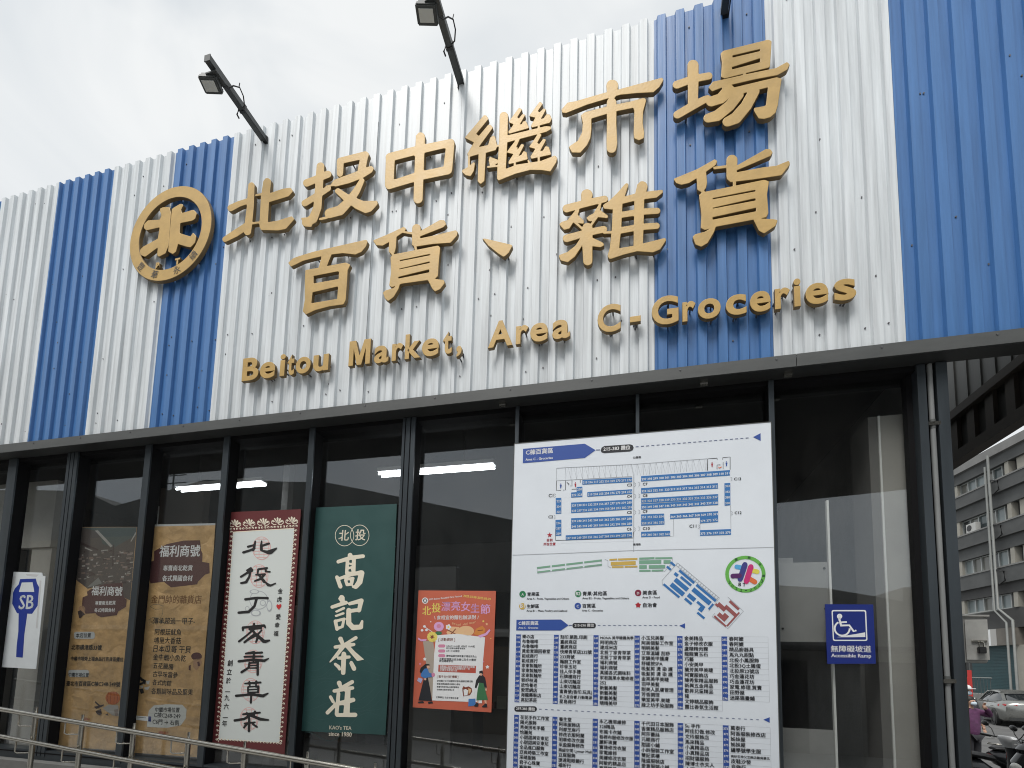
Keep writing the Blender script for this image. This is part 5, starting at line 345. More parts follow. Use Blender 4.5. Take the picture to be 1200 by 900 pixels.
('p','dash',1,[2262,5850,2450,5849,2451,5801,2263,5801]),('p','dash',1,[2706,5849,2893,5849,2894,5800,2707,5800]),('p','dash',1,[3147,5848,3333,5848,3334,5799,3148,5800]),('p','dash',1,[3585,5848,3770,5847,3771,5799,3586,5799]),('p','dash',1,[4021,5847,4205,5846,4206,5798,4022,5799]),
('p','dash',1,[4454,5846,4637,5846,4638,5798,4455,5798]),('p','dash',1,[4885,5846,5067,5845,5068,5797,4886,5798]),('p','dash',1,[5313,5845,5494,5844,5495,5797,5314,5797]),('p','dash',1,[5739,5844,5919,5844,5920,5796,5740,5797]),('p','dash',1,[6163,5844,6341,5843,6342,5795,6163,5796]),
('p','dash',1,[6583,5843,6761,5842,6762,5795,6584,5795]),('p','dash',1,[7002,5842,7179,5842,7179,5794,7002,5795]),('p','dash',1,[7418,5841,7593,5841,7594,5794,7418,5794]),('p','dash',1,[7831,5841,8006,5840,8006,5793,7832,5794]),('p','dash',1,[8243,5840,8416,5840,8416,5793,8243,5793]),
('p','dash',1,[8651,5839,8824,5839,8824,5792,8652,5793]),('p','dash',1,[9058,5839,9230,5838,9230,5792,9058,5792]),('p','dash',1,[9462,5838,9633,5838,9633,5791,9462,5792]),('p','dash',1,[9864,5838,10034,5837,10034,5791,9864,5791]),('p','dash',1,[10264,5837,10433,5836,10433,5790,10264,5791]),
('p','dash',1,[10661,5836,10829,5836,10829,5790,10661,5790]),('p','dash',1,[11056,5836,11223,5835,11223,5789,11056,5790]),('p','dash',1,[11449,5835,11615,5834,11615,5789,11449,5789]),('p','dash',1,[11840,5834,12005,5834,12005,5788,11840,5789]),
('p','dash',1,[12229,5834,12393,5833,12393,5788,12228,5788]),('p','dash',1,[12615,5833,12778,5833,12778,5787,12615,5788]),('p','dash',1,[12999,5832,13162,5832,13161,5787,12999,5787]),('p','dash',1,[13382,5832,13543,5831,13543,5786,13381,5787]),
('p','dash',1,[13762,5831,13922,5831,13922,5786,13761,5786]),('p','dash',1,[14140,5831,14299,5830,14299,5785,14139,5786]),('p','dash',1,[14515,5830,14674,5829,14674,5785,14515,5785]),('p','dash',1,[14889,5829,15047,5829,15047,5784,14889,5785]),
('p','dash',1,[15261,5829,15418,5828,15417,5784,15260,5784]),('p','dash',1,[15631,5828,15787,5828,15786,5783,15630,5784]),('p','dash',1,[15999,5828,16154,5827,16153,5783,15998,5783]),('p','dash',1,[16364,5827,16519,5826,16518,5782,16364,5783]),
('p','dash',1,[16728,5826,16882,5826,16881,5782,16727,5782]),('p','blue',1,[17158,5825,17535,5999,17527,5643]),('n',0,215,[427,11231,3268,6251],'樂の店|布魯咖啡|布魯咖啡|黃愈套頭回春堂|鉅成商行|鉅成商行|家東製麵所|家東製麵所|家東製麵所|郭妤枝湯|欣怡養老|愛眾網店|海龍藥裝店|高記茶莊'),
('n',1,229,[3268,11231,6133,6251],'刻印.鎖匙.印刷|臺統商店|臺統商店|快樂青草店232號|233商號|麵廚工作室|珍香玉坊|佳人伴手禮|石牌樓商行|山東切麵店|山東切麵店|富貴號(香印.玩具)|名之星音響.行動電源|星島商行'),('n',2,243,[6133,11231,8983,6251],'MONA 美甲睫霧美學|阿明商店|建成米店|北投丁家青草茶|北投丁家青草茶|福利商號|福利商號|真國各式調味料|家君蔬果水電修理|252|新藝美髮|新藝美髮|新藝美髮|晴晴美甲'),
('n',3,257,[8983,11231,11831,6251],'小玉兒美髮|阿美個髮工作室|明明美髮|艾草溫罐 刮痧|家驊美甲護膚|舒緩按SPA|吸髮剪 燙 染 護|吸髮剪 燙 染 護|金亮美甲美睫|羽甲美髮|甜美人肌膚管理|芳香調理|樂室美甲.美睫|緣之坊手染服飾'),('n',4,271,[11831,11231,14682,6251],'金美精品|金子修改衣服|盧精精肉粿|龍龍寶玉石|巧藝|小安美甲|蘭芳美甲美睫|阿寶服飾店|陳秀紫精品服飾|新興五金用品|歡昇兒童精品|隆|文婷精品服飾|露比香氛生活館'),
('n',5,285,[14682,11231,17554,6962],'春阿嬤|春阿嬤|精品廚器具|馬丸丸甜點|北投小鳳服飾|北投3Q土雞蛋|北投原22號店|巧金蓮花坊|巧金蓮花坊|家電.修理.買賣|田野屋|迷路貓畫鋪'),('n',0,297,[427,5339,3268,3],'花花手作工作室|陽光服飾|秀美拼布手藝|怡麗苑|小甜甜與安東尼|小甜甜與安東尼|全品進口服飾|亞典時裝工作室|采晴服飾|君子心珠寶|豪服飾|明鮮花|五福行|和美行|安順'),
('n',1,312,[3268,5339,6133,3],'養生堂|阿珠服飾店|利都芝麻行|修改衣服阿蘭|明華修改衣服|采盈服飾修改|築緹空間 Lymur Mall|豆腐服飾|捷達鞋眼鏡行|福昕行|金豐行|美華|成衣|玉行|立行'),('n',2,327,[6133,5339,8983,3],'永乙機車維修|328精品|布風卡衣鋪|巷裡布服修改衣服|麗軒珠寶|寶珠修改衣服|家電維修|美娜修改衣服|阿敏的精品店|意華精品|佳佳|東行|美行|立新|文具'),
('n',3,342,[8983,5339,11831,3],'千代田日本服飾|香蕉精品服飾店|阿莎蕾絲|元順商行|甜甜小鋪|小鈴服裝工作室|雙記茶樓|隆盛服裝店|愛意服裝小鋪|小品|宏行|正行|山行|水行|日行'),('n',4,357,[11831,5339,14682,3],'Su 手作|阿佳訂做.修改|文玲服飾店|馬來精品|小真精品店|小真精品店|招財貓服飾|陳博士衣夫人|大行|合作|光行|金行|木行|水行|火行'),
('n',5,372,[14682,5339,17554,1070],'萬泰行|阿香服裝修改店|姊妹屋|姊妹屋|繡學號學生服|高砂石神父芝麻店雜貨豪北|皮鞋沙發|自強行|安行|玉行|元行|宏行'),
]),
}
LATIN=[('B', -3.418, -3.245), ('e', -3.231, -3.074), ('i', -3.028, -2.974), ('t', -2.95, -2.881), ('o', -2.867, -2.719), ('u', -2.695, -2.546), ('M', -2.355, -2.156), ('a', -2.119, -1.987), ('r', -1.959, -1.858), ('k', -1.843, -1.703), ('e', -1.694, -1.547), ('t', -1.513, -1.437), (',', -1.399, -1.353), ('A', -1.139, -0.94), ('r', -0.917, -0.818), ('e', -0.805, -0.667), ('a', -0.635, -0.5), ('C', -0.299, -0.131), ('-', -0.067, 0.01), ('G', 0.086, 0.27), ('r', 0.295, 0.384), ('o', 0.398, 0.549), ('c', 0.581, 0.714), ('e', 0.735, 0.866), ('r', 0.891, 0.985), ('i', 1.007, 1.05), ('e', 1.077, 1.215), ('s', 1.248, 1.376)]

# ------------------------------------------------------------------ helpers
MATS={}
def mat(name,col,rough=.6,metal=0,var=0,scale=6,stretch=(1,1,1),bump=0,bscale=40,emit=None,spec=.5,dirt=None):
    if name in MATS: return MATS[name]
    m=bpy.data.materials.new(name); m.use_nodes=True; t=m.node_tree; b=t.nodes['Principled BSDF']
    b.inputs['Base Color'].default_value=(*col,1); b.inputs['Roughness'].default_value=rough; b.inputs['Metallic'].default_value=metal
    b.inputs['Specular IOR Level'].default_value=spec
    if emit: b.inputs['Emission Color'].default_value=(*emit[:3],1); b.inputs['Emission Strength'].default_value=emit[3]
    if var or bump:
        tc=t.nodes.new('ShaderNodeTexCoord'); mp=t.nodes.new('ShaderNodeMapping'); mp.inputs['Scale'].default_value=stretch
        t.links.new(tc.outputs['Object'],mp.inputs[0])
    if var:
        n=t.nodes.new('ShaderNodeTexNoise'); n.inputs['Scale'].default_value=scale; n.inputs['Detail'].default_value=6; n.inputs['Roughness'].default_value=.62
        t.links.new(mp.outputs[0],n.inputs['Vector'])
        r=t.nodes.new('ShaderNodeValToRGB'); r.color_ramp.elements[0].position=.3; r.color_ramp.elements[1].position=.7
        d=dirt or tuple(c*(1-var) for c in col)
        r.color_ramp.elements[0].color=(*d,1); r.color_ramp.elements[1].color=(*[min(1,c*(1+var*.35)) for c in col],1)
        t.links.new(n.outputs[0],r.inputs[0]); t.links.new(r.outputs[0],b.inputs['Base Color'])
        q=t.nodes.new('ShaderNodeMath'); q.operation='MULTIPLY_ADD'; q.inputs[1].default_value=.25; q.inputs[2].default_value=rough-.12
        t.links.new(n.outputs[0],q.inputs[0]); t.links.new(q.outputs[0],b.inputs['Roughness'])
    if bump:
        n2=t.nodes.new('ShaderNodeTexNoise'); n2.inputs['Scale'].default_value=bscale; n2.inputs['Detail'].default_value=4
        t.links.new(mp.outputs[0],n2.inputs['Vector'])
        bp=t.nodes.new('ShaderNodeBump'); bp.inputs['Strength'].default_value=bump; bp.inputs['Distance'].default_value=.02
        t.links.new(n2.outputs[0],bp.inputs['Height']); t.links.new(bp.outputs[0],b.inputs['Normal'])
    MATS[name]=m; return m
class MB:
    def __init__(s): s.v=[];s.f=[];s.m=[];s.mats=[];s.smooth=False
    def mi(s,m):
        if m not in s.mats: s.mats.append(m)
        return s.mats.index(m)
    def add(s,vs,fs,m):
        o=len(s.v); s.v+= [tuple(v) for v in vs]; k=s.mi(m)
        for f in fs: s.f.append([i+o for i in f]); s.m.append(k)
        return s
    def box(s,x0,x1,y0,y1,z0,z1,m,rot=None):
        vs=[Vector((x,y,z)) for x in (x0,x1) for y in (y0,y1) for z in (z0,z1)]
        if rot:
            c=Vector(((x0+x1)/2,(y0+y1)/2,(z0+z1)/2)); e=Euler(rot).to_matrix(); vs=[c+e@(v-c) for v in vs]
        return s.add(vs,[(0,1,3,2),(4,6,7,5),(0,4,5,1),(2,3,7,6),(0,2,6,4),(1,5,7,3)],m)
    def bbox(s,x0,x1,y0,y1,z0,z1,m,bev=.01,rot=None):   # bevelled box
        bm=bmesh.new(); bmesh.ops.create_cube(bm,size=1)
        for v in bm.verts: v.co=Vector(((x0+x1)/2+v.co.x*(x1-x0),(y0+y1)/2+v.co.y*(y1-y0),(z0+z1)/2+v.co.z*(z1-z0)))
        bmesh.ops.bevel(bm,geom=bm.edges[:],offset=bev,segments=2,affect='EDGES')
        return s.bm(bm,m,rot,Vector(((x0+x1)/2,(y0+y1)/2,(z0+z1)/2)))
    def bm(s,bm,m,rot=None,c=Vector((0,0,0))):
        bm.verts.index_update(); e=Euler(rot).to_matrix() if rot else None
        vs=[(c+e@(v.co-c)) if e else v.co.copy() for v in bm.verts]
        s.add(vs,[[v.index for v in f.verts] for f in bm.faces],m); bm.free(); return s
    def tube(s,pts,r,m,n=12,caps=True):
        pts=[Vector(p) for p in pts]; rs=r if isinstance(r,(list,tuple)) else [r]*len(pts); rings=[]
        for i,p in enumerate(pts):
            d=(pts[min(i+1,len(pts)-1)]-pts[max(i-1,0)]).normalized()
            a=d.cross(Vector((0,0,1)) if abs(d.z)<.95 else Vector((1,0,0))).normalized(); b=d.cross(a)
            rings.append([p+rs[i]*(math.cos(2*math.pi*k/n)*a+math.sin(2*math.pi*k/n)*b) for k in range(n)])
        vs=[v for q in rings for v in q]; fs=[]
        for i in range(len(pts)-1):
            for k in range(n): fs.append((i*n+k,i*n+(k+1)%n,(i+1)*n+(k+1)%n,(i+1)*n+k))
        if caps: fs.append(tuple(range(n))); fs.append(tuple(range((len(pts)-1)*n,len(pts)*n))[::-1])
        return s.add(vs,fs,m)
    def sq(s,a,b,w,h,m):      # rectangular bar
        a,b=Vector(a),Vector(b); d=(b-a).normalized(); x=d.cross(Vector((0,0,1)) if abs(d.z)<.95 else Vector((1,0,0))).normalized(); y=d.cross(x)
        vs=[q+sx*w/2*x+sy*h/2*y for q in (a,b) for sx,sy in ((-1,-1),(1,-1),(1,1),(-1,1))]
        return s.add(vs,[(0,1,2,3),(7,6,5,4),(0,4,5,1),(1,5,6,2),(2,6,7,3),(3,7,4,0)],m)
    def ell(s,c,r,m,n=16,k=10,rot=None):
        bm=bmesh.new(); bmesh.ops.create_uvsphere(bm,u_segments=n,v_segments=k,radius=1)
        e=Euler(rot).to_matrix() if rot else Matrix.Identity(3)
        for v in bm.verts: v.co=Vector(c)+e@Vector((v.co.x*r[0],v.co.y*r[1],v.co.z*r[2]))
        return s.bm(bm,m)
    def loft(s,secs,m,cap=True,closed=True):
        n=len(secs[0]); vs=[v for q in secs for v in q]; fs=[]
        for i in range(len(secs)-1):
            for k in range(n if closed else n-1): fs.append((i*n+k,i*n+(k+1)%n,(i+1)*n+(k+1)%n,(i+1)*n+k))
        if cap: fs.append(tuple(range(n))[::-1]); fs.append(tuple(range((len(secs)-1)*n,len(secs)*n)))
        return s.add(vs,fs,m)
    def prism(s,pts,y0,y1,m):  # polygon in xz extruded in y
        n=len(pts); vs=[(x,y0,z) for x,z in pts]+[(x,y1,z) for x,z in pts]
        return s.add(vs,[tuple(range(n)),tuple(range(n,2*n))[::-1]]+[(i,i+n,(i+1)%n+n,(i+1)%n) for i in range(n)],m)
    def build(s,name,parent=None,smooth=None,label=None):
        me=bpy.data.meshes.new(name); o=bpy.data.objects.new(name,me); C.objects.link(o)
        off=parent_world(parent) if parent else Vector((0,0,0))
        me.from_pydata([Vector(v)-off for v in s.v],[],s.f); me.validate()
        for m in s.mats: me.materials.append(m)
        if len(me.polygons)==len(s.m): me.polygons.foreach_set('material_index',s.m)
        bm=bmesh.new(); bm.from_mesh(me); bmesh.ops.recalc_face_normals(bm,faces=bm.faces); bm.to_mesh(me); bm.free()
        if smooth:
            me.polygons.foreach_set('use_smooth',[True]*len(me.polygons)); me.set_sharp_from_angle(angle=R(smooth))
        if parent: o.parent=parent
        if label: o['label']=label
        return o
def parent_world(p):
    v=Vector((0,0,0))
    while p: v+=p.location; p=p.parent
    return v
def thing(name,label,cat,loc=(0,0,0),group=None):
    o=bpy.data.objects.new(name,None); C.objects.link(o); o.location=loc; o.empty_display_size=.2
    return tag(o,label,cat,group)
def tag(o,label,cat,group=None):
    o['label']=label;o['category']=cat
    if group:o['group']=group
    return o
def dup(root,loc,rz,label,group=None):
    r=root.copy(); C.objects.link(r); r.location=loc; r.rotation_euler=(0,0,rz); r['label']=label
    if group: r['group']=group
    for ch in list(root.children):
        c=ch.copy(); C.objects.link(c); c.parent=r
        for g in list(ch.children):
            d=g.copy(); C.objects.link(d); d.parent=c
    return r
def eval_mesh(data,name='tmp'):
    o=bpy.data.objects.new(name,data); C.objects.link(o); return o
def grab(objs):
    bpy.context.view_layer.update(); dg=bpy.context.evaluated_depsgraph_get(); out=[]
    for o in objs:
        me=bpy.data.meshes.new_from_object(o.evaluated_get(dg)); out.append(([v.co.copy() for v in me.vertices],[list(p.vertices) for p in me.polygons])); bpy.data.meshes.remove(me)
    for o in objs:
        d=o.data; bpy.data.objects.remove(o); bpy.data.curves.remove(d)
    return out
def cjk(s): return any(ord(c)>0x2e80 for c in s)
TXT={}
def prep_text(strings):
    strings=sorted(s for s in set(strings) if s not in TXT); obs=[]
    for s in strings:
        c=bpy.data.curves.new('t','FONT'); c.body=s; c.size=1; c.resolution_u=2
        obs.append(eval_mesh(c))
    for s,(v,f) in zip(strings,grab(obs)): TXT[s]=(v,f)
def glyph_curve(key,ext=0,bev=0):
    o,u,loops=GLYPH[key]; c=bpy.data.curves.new('g','CURVE'); c.dimensions='2D'; c.fill_mode='BOTH'; c.extrude=ext; c.bevel_depth=bev; c.bevel_resolution=1
    for L in loops:
        sp=c.splines.new('POLY'); n=len(L)//2; sp.points.add(n-1); sp.use_cyclic_u=True
        for i in range(n): sp.points[i].co=(o[0]+L[2*i]/u,o[1]+L[2*i+1]/u,0,1)
    return c
# ------------------------------------------------------------------ materials
white=mat('white_steel_sheet',(.735,.775,.80),.42,0,.26,7,(4,4,.14),.08,7)
blue=mat('blue_steel_sheet',(.070,.195,.455),.36,0,.2,6,(4,4,.2),.06,8)
screw=mat('dark_screw',(.13,.13,.14),.5,.4)
trim=mat('grey_painted_steel',(.092,.097,.096),.5,0,.22,4,(.6,3,3))
trimd=mat('dark_grey_steel',(.035,.037,.037),.5,0,.2,4)
frame=mat('slate_aluminium',(.062,.074,.084),.34,.5,.16,5,(4,4,.3))
framed=mat('black_gasket',(.008,.008,.009),.75,spec=.15)
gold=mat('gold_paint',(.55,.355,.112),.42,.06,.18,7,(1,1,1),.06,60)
golds=mat('gold_paint_shaded_side',(.20,.13,.05),.5,.0,.25,12)  # letter and ring sides: the gold darkened, their shade put into the colour
conc=mat('concrete',(.22,.22,.21),.85,0,.25,3,(1,1,1),.2,40)
dark=mat('dark_interior',(.035,.035,.036),.8)
steel=mat('stainless_steel',(.50,.48,.43),.22,1.0,.15,10)
asph=mat('asphalt',(.13,.13,.128),.9,0,.3,1.5,(1,1,1),.3,60)
lampb=mat('floodlight_grey',(.075,.08,.08),.45,.2,.2,10)
lens=mat('frosted_lens',(.62,.63,.60),.25)
blackp=mat('black_plastic',(.015,.015,.016),.4)
def glass(name,tint,ior):
    m=bpy.data.materials.new(name); m.use_nodes=True; t=m.node_tree; t.nodes.remove(t.nodes['Principled BSDF']); o=t.nodes['Material Output']
    tr=t.nodes.new('ShaderNodeBsdfTransparent'); tr.inputs[0].default_value=(*tint,1); gl=t.nodes.new('ShaderNodeBsdfGlossy'); gl.inputs['Roughness'].default_value=.012; gl.inputs[0].default_value=(.86,.9,.94,1)
    lw=t.nodes.new('ShaderNodeLayerWeight'); lw.inputs[0].default_value=.5; pw=t.nodes.new('ShaderNodeMath'); pw.operation='POWER'; pw.inputs[1].default_value=5; fr=t.nodes.new('ShaderNodeMath'); fr.operation='MULTIPLY_ADD'; fr.inputs[1].default_value=1-ior; fr.inputs[2].default_value=ior; t.links.new(lw.outputs['Facing'],pw.inputs[0]); t.links.new(pw.outputs[0],fr.inputs[0]); mx=t.nodes.new('ShaderNodeMixShader')
    tc=t.nodes.new('ShaderNodeTexCoord'); df=t.nodes.new('ShaderNodeBsdfDiffuse'); df.inputs[0].default_value=(.42,.41,.39,1); dm=t.nodes.new('ShaderNodeMixShader'); dmp=t.nodes.new('ShaderNodeMapping'); dmp.inputs['Scale'].default_value=(1.6,1.6,.8); dn=t.nodes.new('ShaderNodeTexNoise'); dn.inputs['Scale'].default_value=2.2; dn.inputs['Detail'].default_value=8; dn.inputs['Roughness'].default_value=.7; dr=t.nodes.new('ShaderNodeMapRange'); dr.inputs[1].default_value=.42; dr.inputs[2].default_value=.85; dr.inputs[3].default_value=.003; dr.inputs[4].default_value=.022; n=t.nodes.new('ShaderNodeTexNoise'); n.inputs['Scale'].default_value=1.3; bp=t.nodes.new('ShaderNodeBump'); bp.inputs['Strength'].default_value=.02; bp.inputs['Distance'].default_value=.02
    for a,b in ((tc.outputs['Object'],n.inputs['Vector']),(n.outputs[0],bp.inputs['Height']),(bp.outputs[0],gl.inputs['Normal']),(fr.outputs[0],mx.inputs[0]),(dm.outputs[0],mx.inputs[1]),(gl.outputs[0],mx.inputs[2]),(mx.outputs[0],o.inputs[0]),(tr.outputs[0],dm.inputs[1]),(df.outputs[0],dm.inputs[2]),(tc.outputs['Object'],dmp.inputs[0]),(dmp.outputs[0],dn.inputs['Vector']),(dn.outputs[0],dr.inputs[0]),(dr.outputs[0],dm.inputs[0])): t.links.new(a,b)
    return m
pane_m=glass('window_glass',(.94,.95,.945),.075)
# ------------------------------------------------------------------ ground
g=MB().box(-90,90,-70,110,-.3,0,asph).build('ground'); g['kind']='structure'
g=MB().box(-40,9,-10.2,-.62,-.2,.004,mat('bounce_concrete',(.42,.415,.40),.85,0,.25,1.2,(1,1,1),.2,30)).build('bounce_pavement'); g['kind']='structure'  # pale paving added to bounce light up onto the posters
# ------------------------------------------------------------------ market building
ZB,ZT=4.135,7.045
bld=thing('market_building','market hall with blue and white corrugated sign fascia above dark glazed front','building',(-2,.2,0))
edges=[-8.6,-7.7,-6.93,-6.055,-5.305,-4.52,-3.81]+[-3.81+.783*i for i in range(1,5)]+[.108,.897,1.67,2.45,3.3]
cols=['w','w','b'[:0]+'b','w','b','w','b']
cols=[]
for a,b in zip(edges[:-1],edges[1:]):
    c='w'
    if abs(a+7.7)<.01 or abs(a+6.055)<.01 or abs(a+4.52)<.01 or abs(a-.108)<.01 or a>1.6: c='b'
    cols.append(c)
rnd=random.Random(3)
def cladding(x0,x1,m,shift):
    PT=.1355; prof=[]; k=math.floor((x0)/PT)-1
    base=[(0,-.026),(.058,-.026),(.067,0),(.1265,0)]
    while k*PT<x1+PT:
        prof+=[(k*PT+a,b) for a,b in base]; k+=1
    def yat(x):
        for (a,b),(c,d) in zip(prof[:-1],prof[1:]):
            if a<=x<=c: return b+(d-b)*(x-a)/(c-a)
        return 0
    pts=[(x0,yat(x0))]+[q for q in prof if x0+.002<q[0]<x1-.002]+[(x1,yat(x1))]
    b=MB(); n=len(pts); zt=ZT+shift
    vs=[(x,y,z) for z in (ZB,zt) for x,y in pts]+[(x,y+.003,z) for z in (ZB,zt) for x,y in pts]
    fs=[]
    for i in range(n-1):
        fs+=[(i,i+1,n+i+1,n+i),(2*n+i,3*n+i,3*n+i+1,2*n+i+1),(n+i,n+i+1,3*n+i+1,3*n+i),(i,2*n+i,2*n+i+1,i+1)]
    fs+=[(0,n,3*n,2*n),(n-1,3*n-1,4*n-1,2*n-1)]
    b.add(vs,fs,m)
    # screw heads in rows on the valleys
    for z in (ZT-.16,5.9,4.95,4.28):
        k=math.floor(x0/.1355)
        while k*.1355<x1:
            x=k*.1355+.096
            if x0+.02<x<x1-.02 and rnd.random()<.30:
                zz=z+rnd.uniform(-.03,.03); b.tube([(x,.002,zz),(x,-.006,zz)],.0058,screw,8)
            k+=1
    for _ in range(5):
        x=rnd.uniform(x0+.05,x1-.05); z=rnd.uniform(ZB+.2,ZT-.2); y=yat(x); b.box(x-.004,x+.004,y-.004,y+.001,z,z+.012,screw)
    return b.build('cladding_panel',bld)
for a,b_,c in zip(edges[:-1],edges[1:],cols):
    cladding(a+.0008,b_-.0008,white if c=='w' else blue,rnd.choice([0,0,.004,-.004]))
# back sheet of the parapet, edge trim under the cladding
MB().box(-8.6,3.3,.10,.14,ZB-.02,ZT-.12,conc).build('parapet_back',bld)
t=MB(); t.box(-8.7,1.02,-.052,-.044,4.040,4.127,trim); t.box(1.024,3.4,-.052,-.044,4.040,4.127,trim)
t.box(-8.7,3.4,-.044,-.036,4.118,4.127,trim); t.box(-8.7,3.4,-.044,.09,4.036,4.046,trimd)
for x in (-1.06,.42,.96): t.box(x,x+.05,.0,.03,4.012,4.036,steel)
for i in range(19): t.tube([(-8.4+.62*i,-.05,4.105),(-8.4+.62*i,-.056,4.105)],.006,screw,8)
t.build('fascia_trim',bld)
# dark header above the glazing and soffit
MB().box(-8.6,1.93,.092,.30,4.0,4.132,framed).build('header_beam',bld)
# mullions
def mullion(x0,x1,z0=1.02,z1=4.03,lines=()):
    x0+=.022 if not lines else .008; b=MB(); cuts=[x0]+[q for l in lines for q in (l-.005,l+.005)]+[x1]
    for i,(a,c) in enumerate(zip(cuts[:-1],cuts[1:])): b.box(a,c,.07 if i%2==0 else .078,.086,z0,z1,frame if i%2==0 else framed)
    b.box(x0+.003,x1-.003,.086,.20,z0,z1-.002,framed)
    return b.build('mullion',bld)
MU=[(-7.42,-7.31),(-6.47,-6.33),(-5.635,-5.487),(-4.65,-4.556),(-3.736,-3.651),(-2.83,-2.754),(-1.921,-1.797),(-.966,-.915),(-.047,.0),(.853,.909)]
for i,(a,c) in enumerate(MU): mullion(a,c,lines=(a+.05,a+.10) if i==2 else ((a+.035,a+.082) if i==6 else ()))
# corner post with drain pipe
p=MB(); p.box(1.764,1.812,.07,.25,.0,4.03,frame); p.box(1.812,1.868,.13,.25,0,4.03,framed); p.box(1.868,1.93,.065,.27,0,4.03,frame); p.box(1.73,1.764,.14,.2,0,4.03,framed); p.build('corner_post',bld)
p=MB(); p.tube([(1.842,.085,.0),(1.842,.085,4.03)],.0155,mat('grey_pvc',(.24,.25,.25),.5,0,.2,5,(1,1,.3)),14)
for z in (1.97,3.62): p.box(1.812,1.878,.064,.072,z-.012,z+.012,steel); p.tube([(1.842,.085,z-.03),(1.842,.085,z+.03)],.018,trim,12)
p.build('drain_pipe',bld,40)
# panes
pe=[(-7.31,-6.47),(-6.33,-5.635),(-5.487,-4.65),(-4.556,-3.736),(-3.651,-2.83),(-2.754,-1.921),(-1.797,-.966),(-.915,-.047),(0.0,.853),(.909,1.764)]
for a,c in pe: MB().box(a-.005,c+.005,.170,.176,1.0,4.03,pane_m).build('pane',bld)
s=MB(); s.box(-8.6,1.764,.075,.21,.985,1.075,frame); s.box(-8.6,1.764,.068,.16,1.045,1.055,framed); s.box(-8.6,1.764,-.02,.30,.80,.984,conc); s.build('window_sill',bld)
MB().box(-8.6,1.92,.0,.28,0,.80,conc).build('plinth',bld)
# interior shell
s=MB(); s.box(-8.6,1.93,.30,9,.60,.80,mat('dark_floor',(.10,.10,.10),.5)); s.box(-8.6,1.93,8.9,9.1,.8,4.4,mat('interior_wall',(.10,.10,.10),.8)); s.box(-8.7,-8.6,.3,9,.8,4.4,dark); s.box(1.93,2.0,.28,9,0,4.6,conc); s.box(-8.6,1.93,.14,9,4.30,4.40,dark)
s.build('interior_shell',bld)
s=MB()
beige=mat('cream_wall',(.40,.385,.36),.8,0,.12,4); gwall=mat('grey_board',(.28,.277,.27),.7,0,.14,5)
s.box(1.612,1.90,.245,.30,.985,3.78,beige); s.box(1.544,1.60,.25,.55,.985,3.78,mat('grey_wall_shade',(.16,.155,.148),.8)); s.box(1.60,1.612,.238,.26,.985,3.78,mat('pale_edge',(.75,.75,.73),.6))  # grey strip is the pillar's shaded face, shade put into its colour
s.build('partition_wall',bld)
s=MB(); s.box(.93,1.262,.25,.27,2.21,2.765,gwall); s.box(.94,1.268,.25,.27,.985,1.62,gwall); s.box(1.266,1.280,.24,.27,.985,3.2,mat('pale_edge',(.75,.75,.73),.6)); s.box(.92,1.06,.30,.32,2.74,2.81,gwall)
for x,z in ((1.24,2.72),(1.24,2.44),(.97,2.3)): s.tube([(x,.25,z),(x,.244,z)],.008,framed,8)
s.build('notice_panel',bld)
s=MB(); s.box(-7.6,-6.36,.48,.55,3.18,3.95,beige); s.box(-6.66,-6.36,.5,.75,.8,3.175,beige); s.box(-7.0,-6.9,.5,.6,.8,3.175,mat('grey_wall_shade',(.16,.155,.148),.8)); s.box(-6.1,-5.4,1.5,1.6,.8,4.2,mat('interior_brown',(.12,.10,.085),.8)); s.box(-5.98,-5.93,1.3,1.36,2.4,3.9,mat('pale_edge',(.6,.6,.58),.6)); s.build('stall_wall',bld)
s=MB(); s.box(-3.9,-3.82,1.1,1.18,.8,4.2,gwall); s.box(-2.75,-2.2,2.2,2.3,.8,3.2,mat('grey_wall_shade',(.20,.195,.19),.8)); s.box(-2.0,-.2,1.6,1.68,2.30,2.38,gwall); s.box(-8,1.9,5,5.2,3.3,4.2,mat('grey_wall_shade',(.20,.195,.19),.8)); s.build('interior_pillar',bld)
# stalls inside: shelving blocks
s=MB()
for i in range(10):
    x=-7.5+i*.9; h=rnd.uniform(1.4,2.3); s.box(x,x+.75,3.2,3.8,.8,.8+h,mat('shelf_brown%d'%(i%3),((.14,.11,.08),(.09,.09,.1),(.17,.15,.13))[i%3],.7)); 
    for j in range(4): s.box(x+.05+j*.17,x+.18+j*.17,3.1,3.2,.8+h*.4+.02,.8+h*.4+rnd.uniform(.1,.3),mat('goods%d'%(j%4),((.3,.1,.08),(.3,.28,.2),(.1,.15,.25),(.25,.25,.25))[j%4],.6))
s.build('stall_shelf',bld)
# ------------------------------------------------------------------ fluorescent lamps inside
def fluo(x0,x1,y,z,label):
    f=thing('fluorescent_lamp',label,'lamp',((x0+x1)/2,y,z),'lit fluorescent lamps inside')
    b=MB(); b.box(x0,x1,y-.05,y+.05,z+.022,z+.06,mat('lamp_white',(.7,.7,.7),.5)); b.tube([((x0+x1)/2-.3,y,z+.08),((x0+x1)/2-.3,y,4.29)],.008,trim,8); b.tube([((x0+x1)/2+.3,y,z+.08),((x0+x1)/2+.3,y,4.29)],.008,trim,8); b.build('lamp_body',f)
    for dy in (-.035,.035): MB().tube([(x0+.01,y+dy,z),(x1-.01,y+dy,z)],.011,mat('lit_tube',(.9,.95,1),.4,emit=(.93,.97,1,10)),12).build('tube',f,40)
fluo(-2.58,-1.35,.9,3.90,'lit twin tube lamp glowing behind the glass right of the green banner')
fluo(-5.13,-3.97,.9,3.90,'lit twin tube lamp glowing behind the glass above the brown banner')
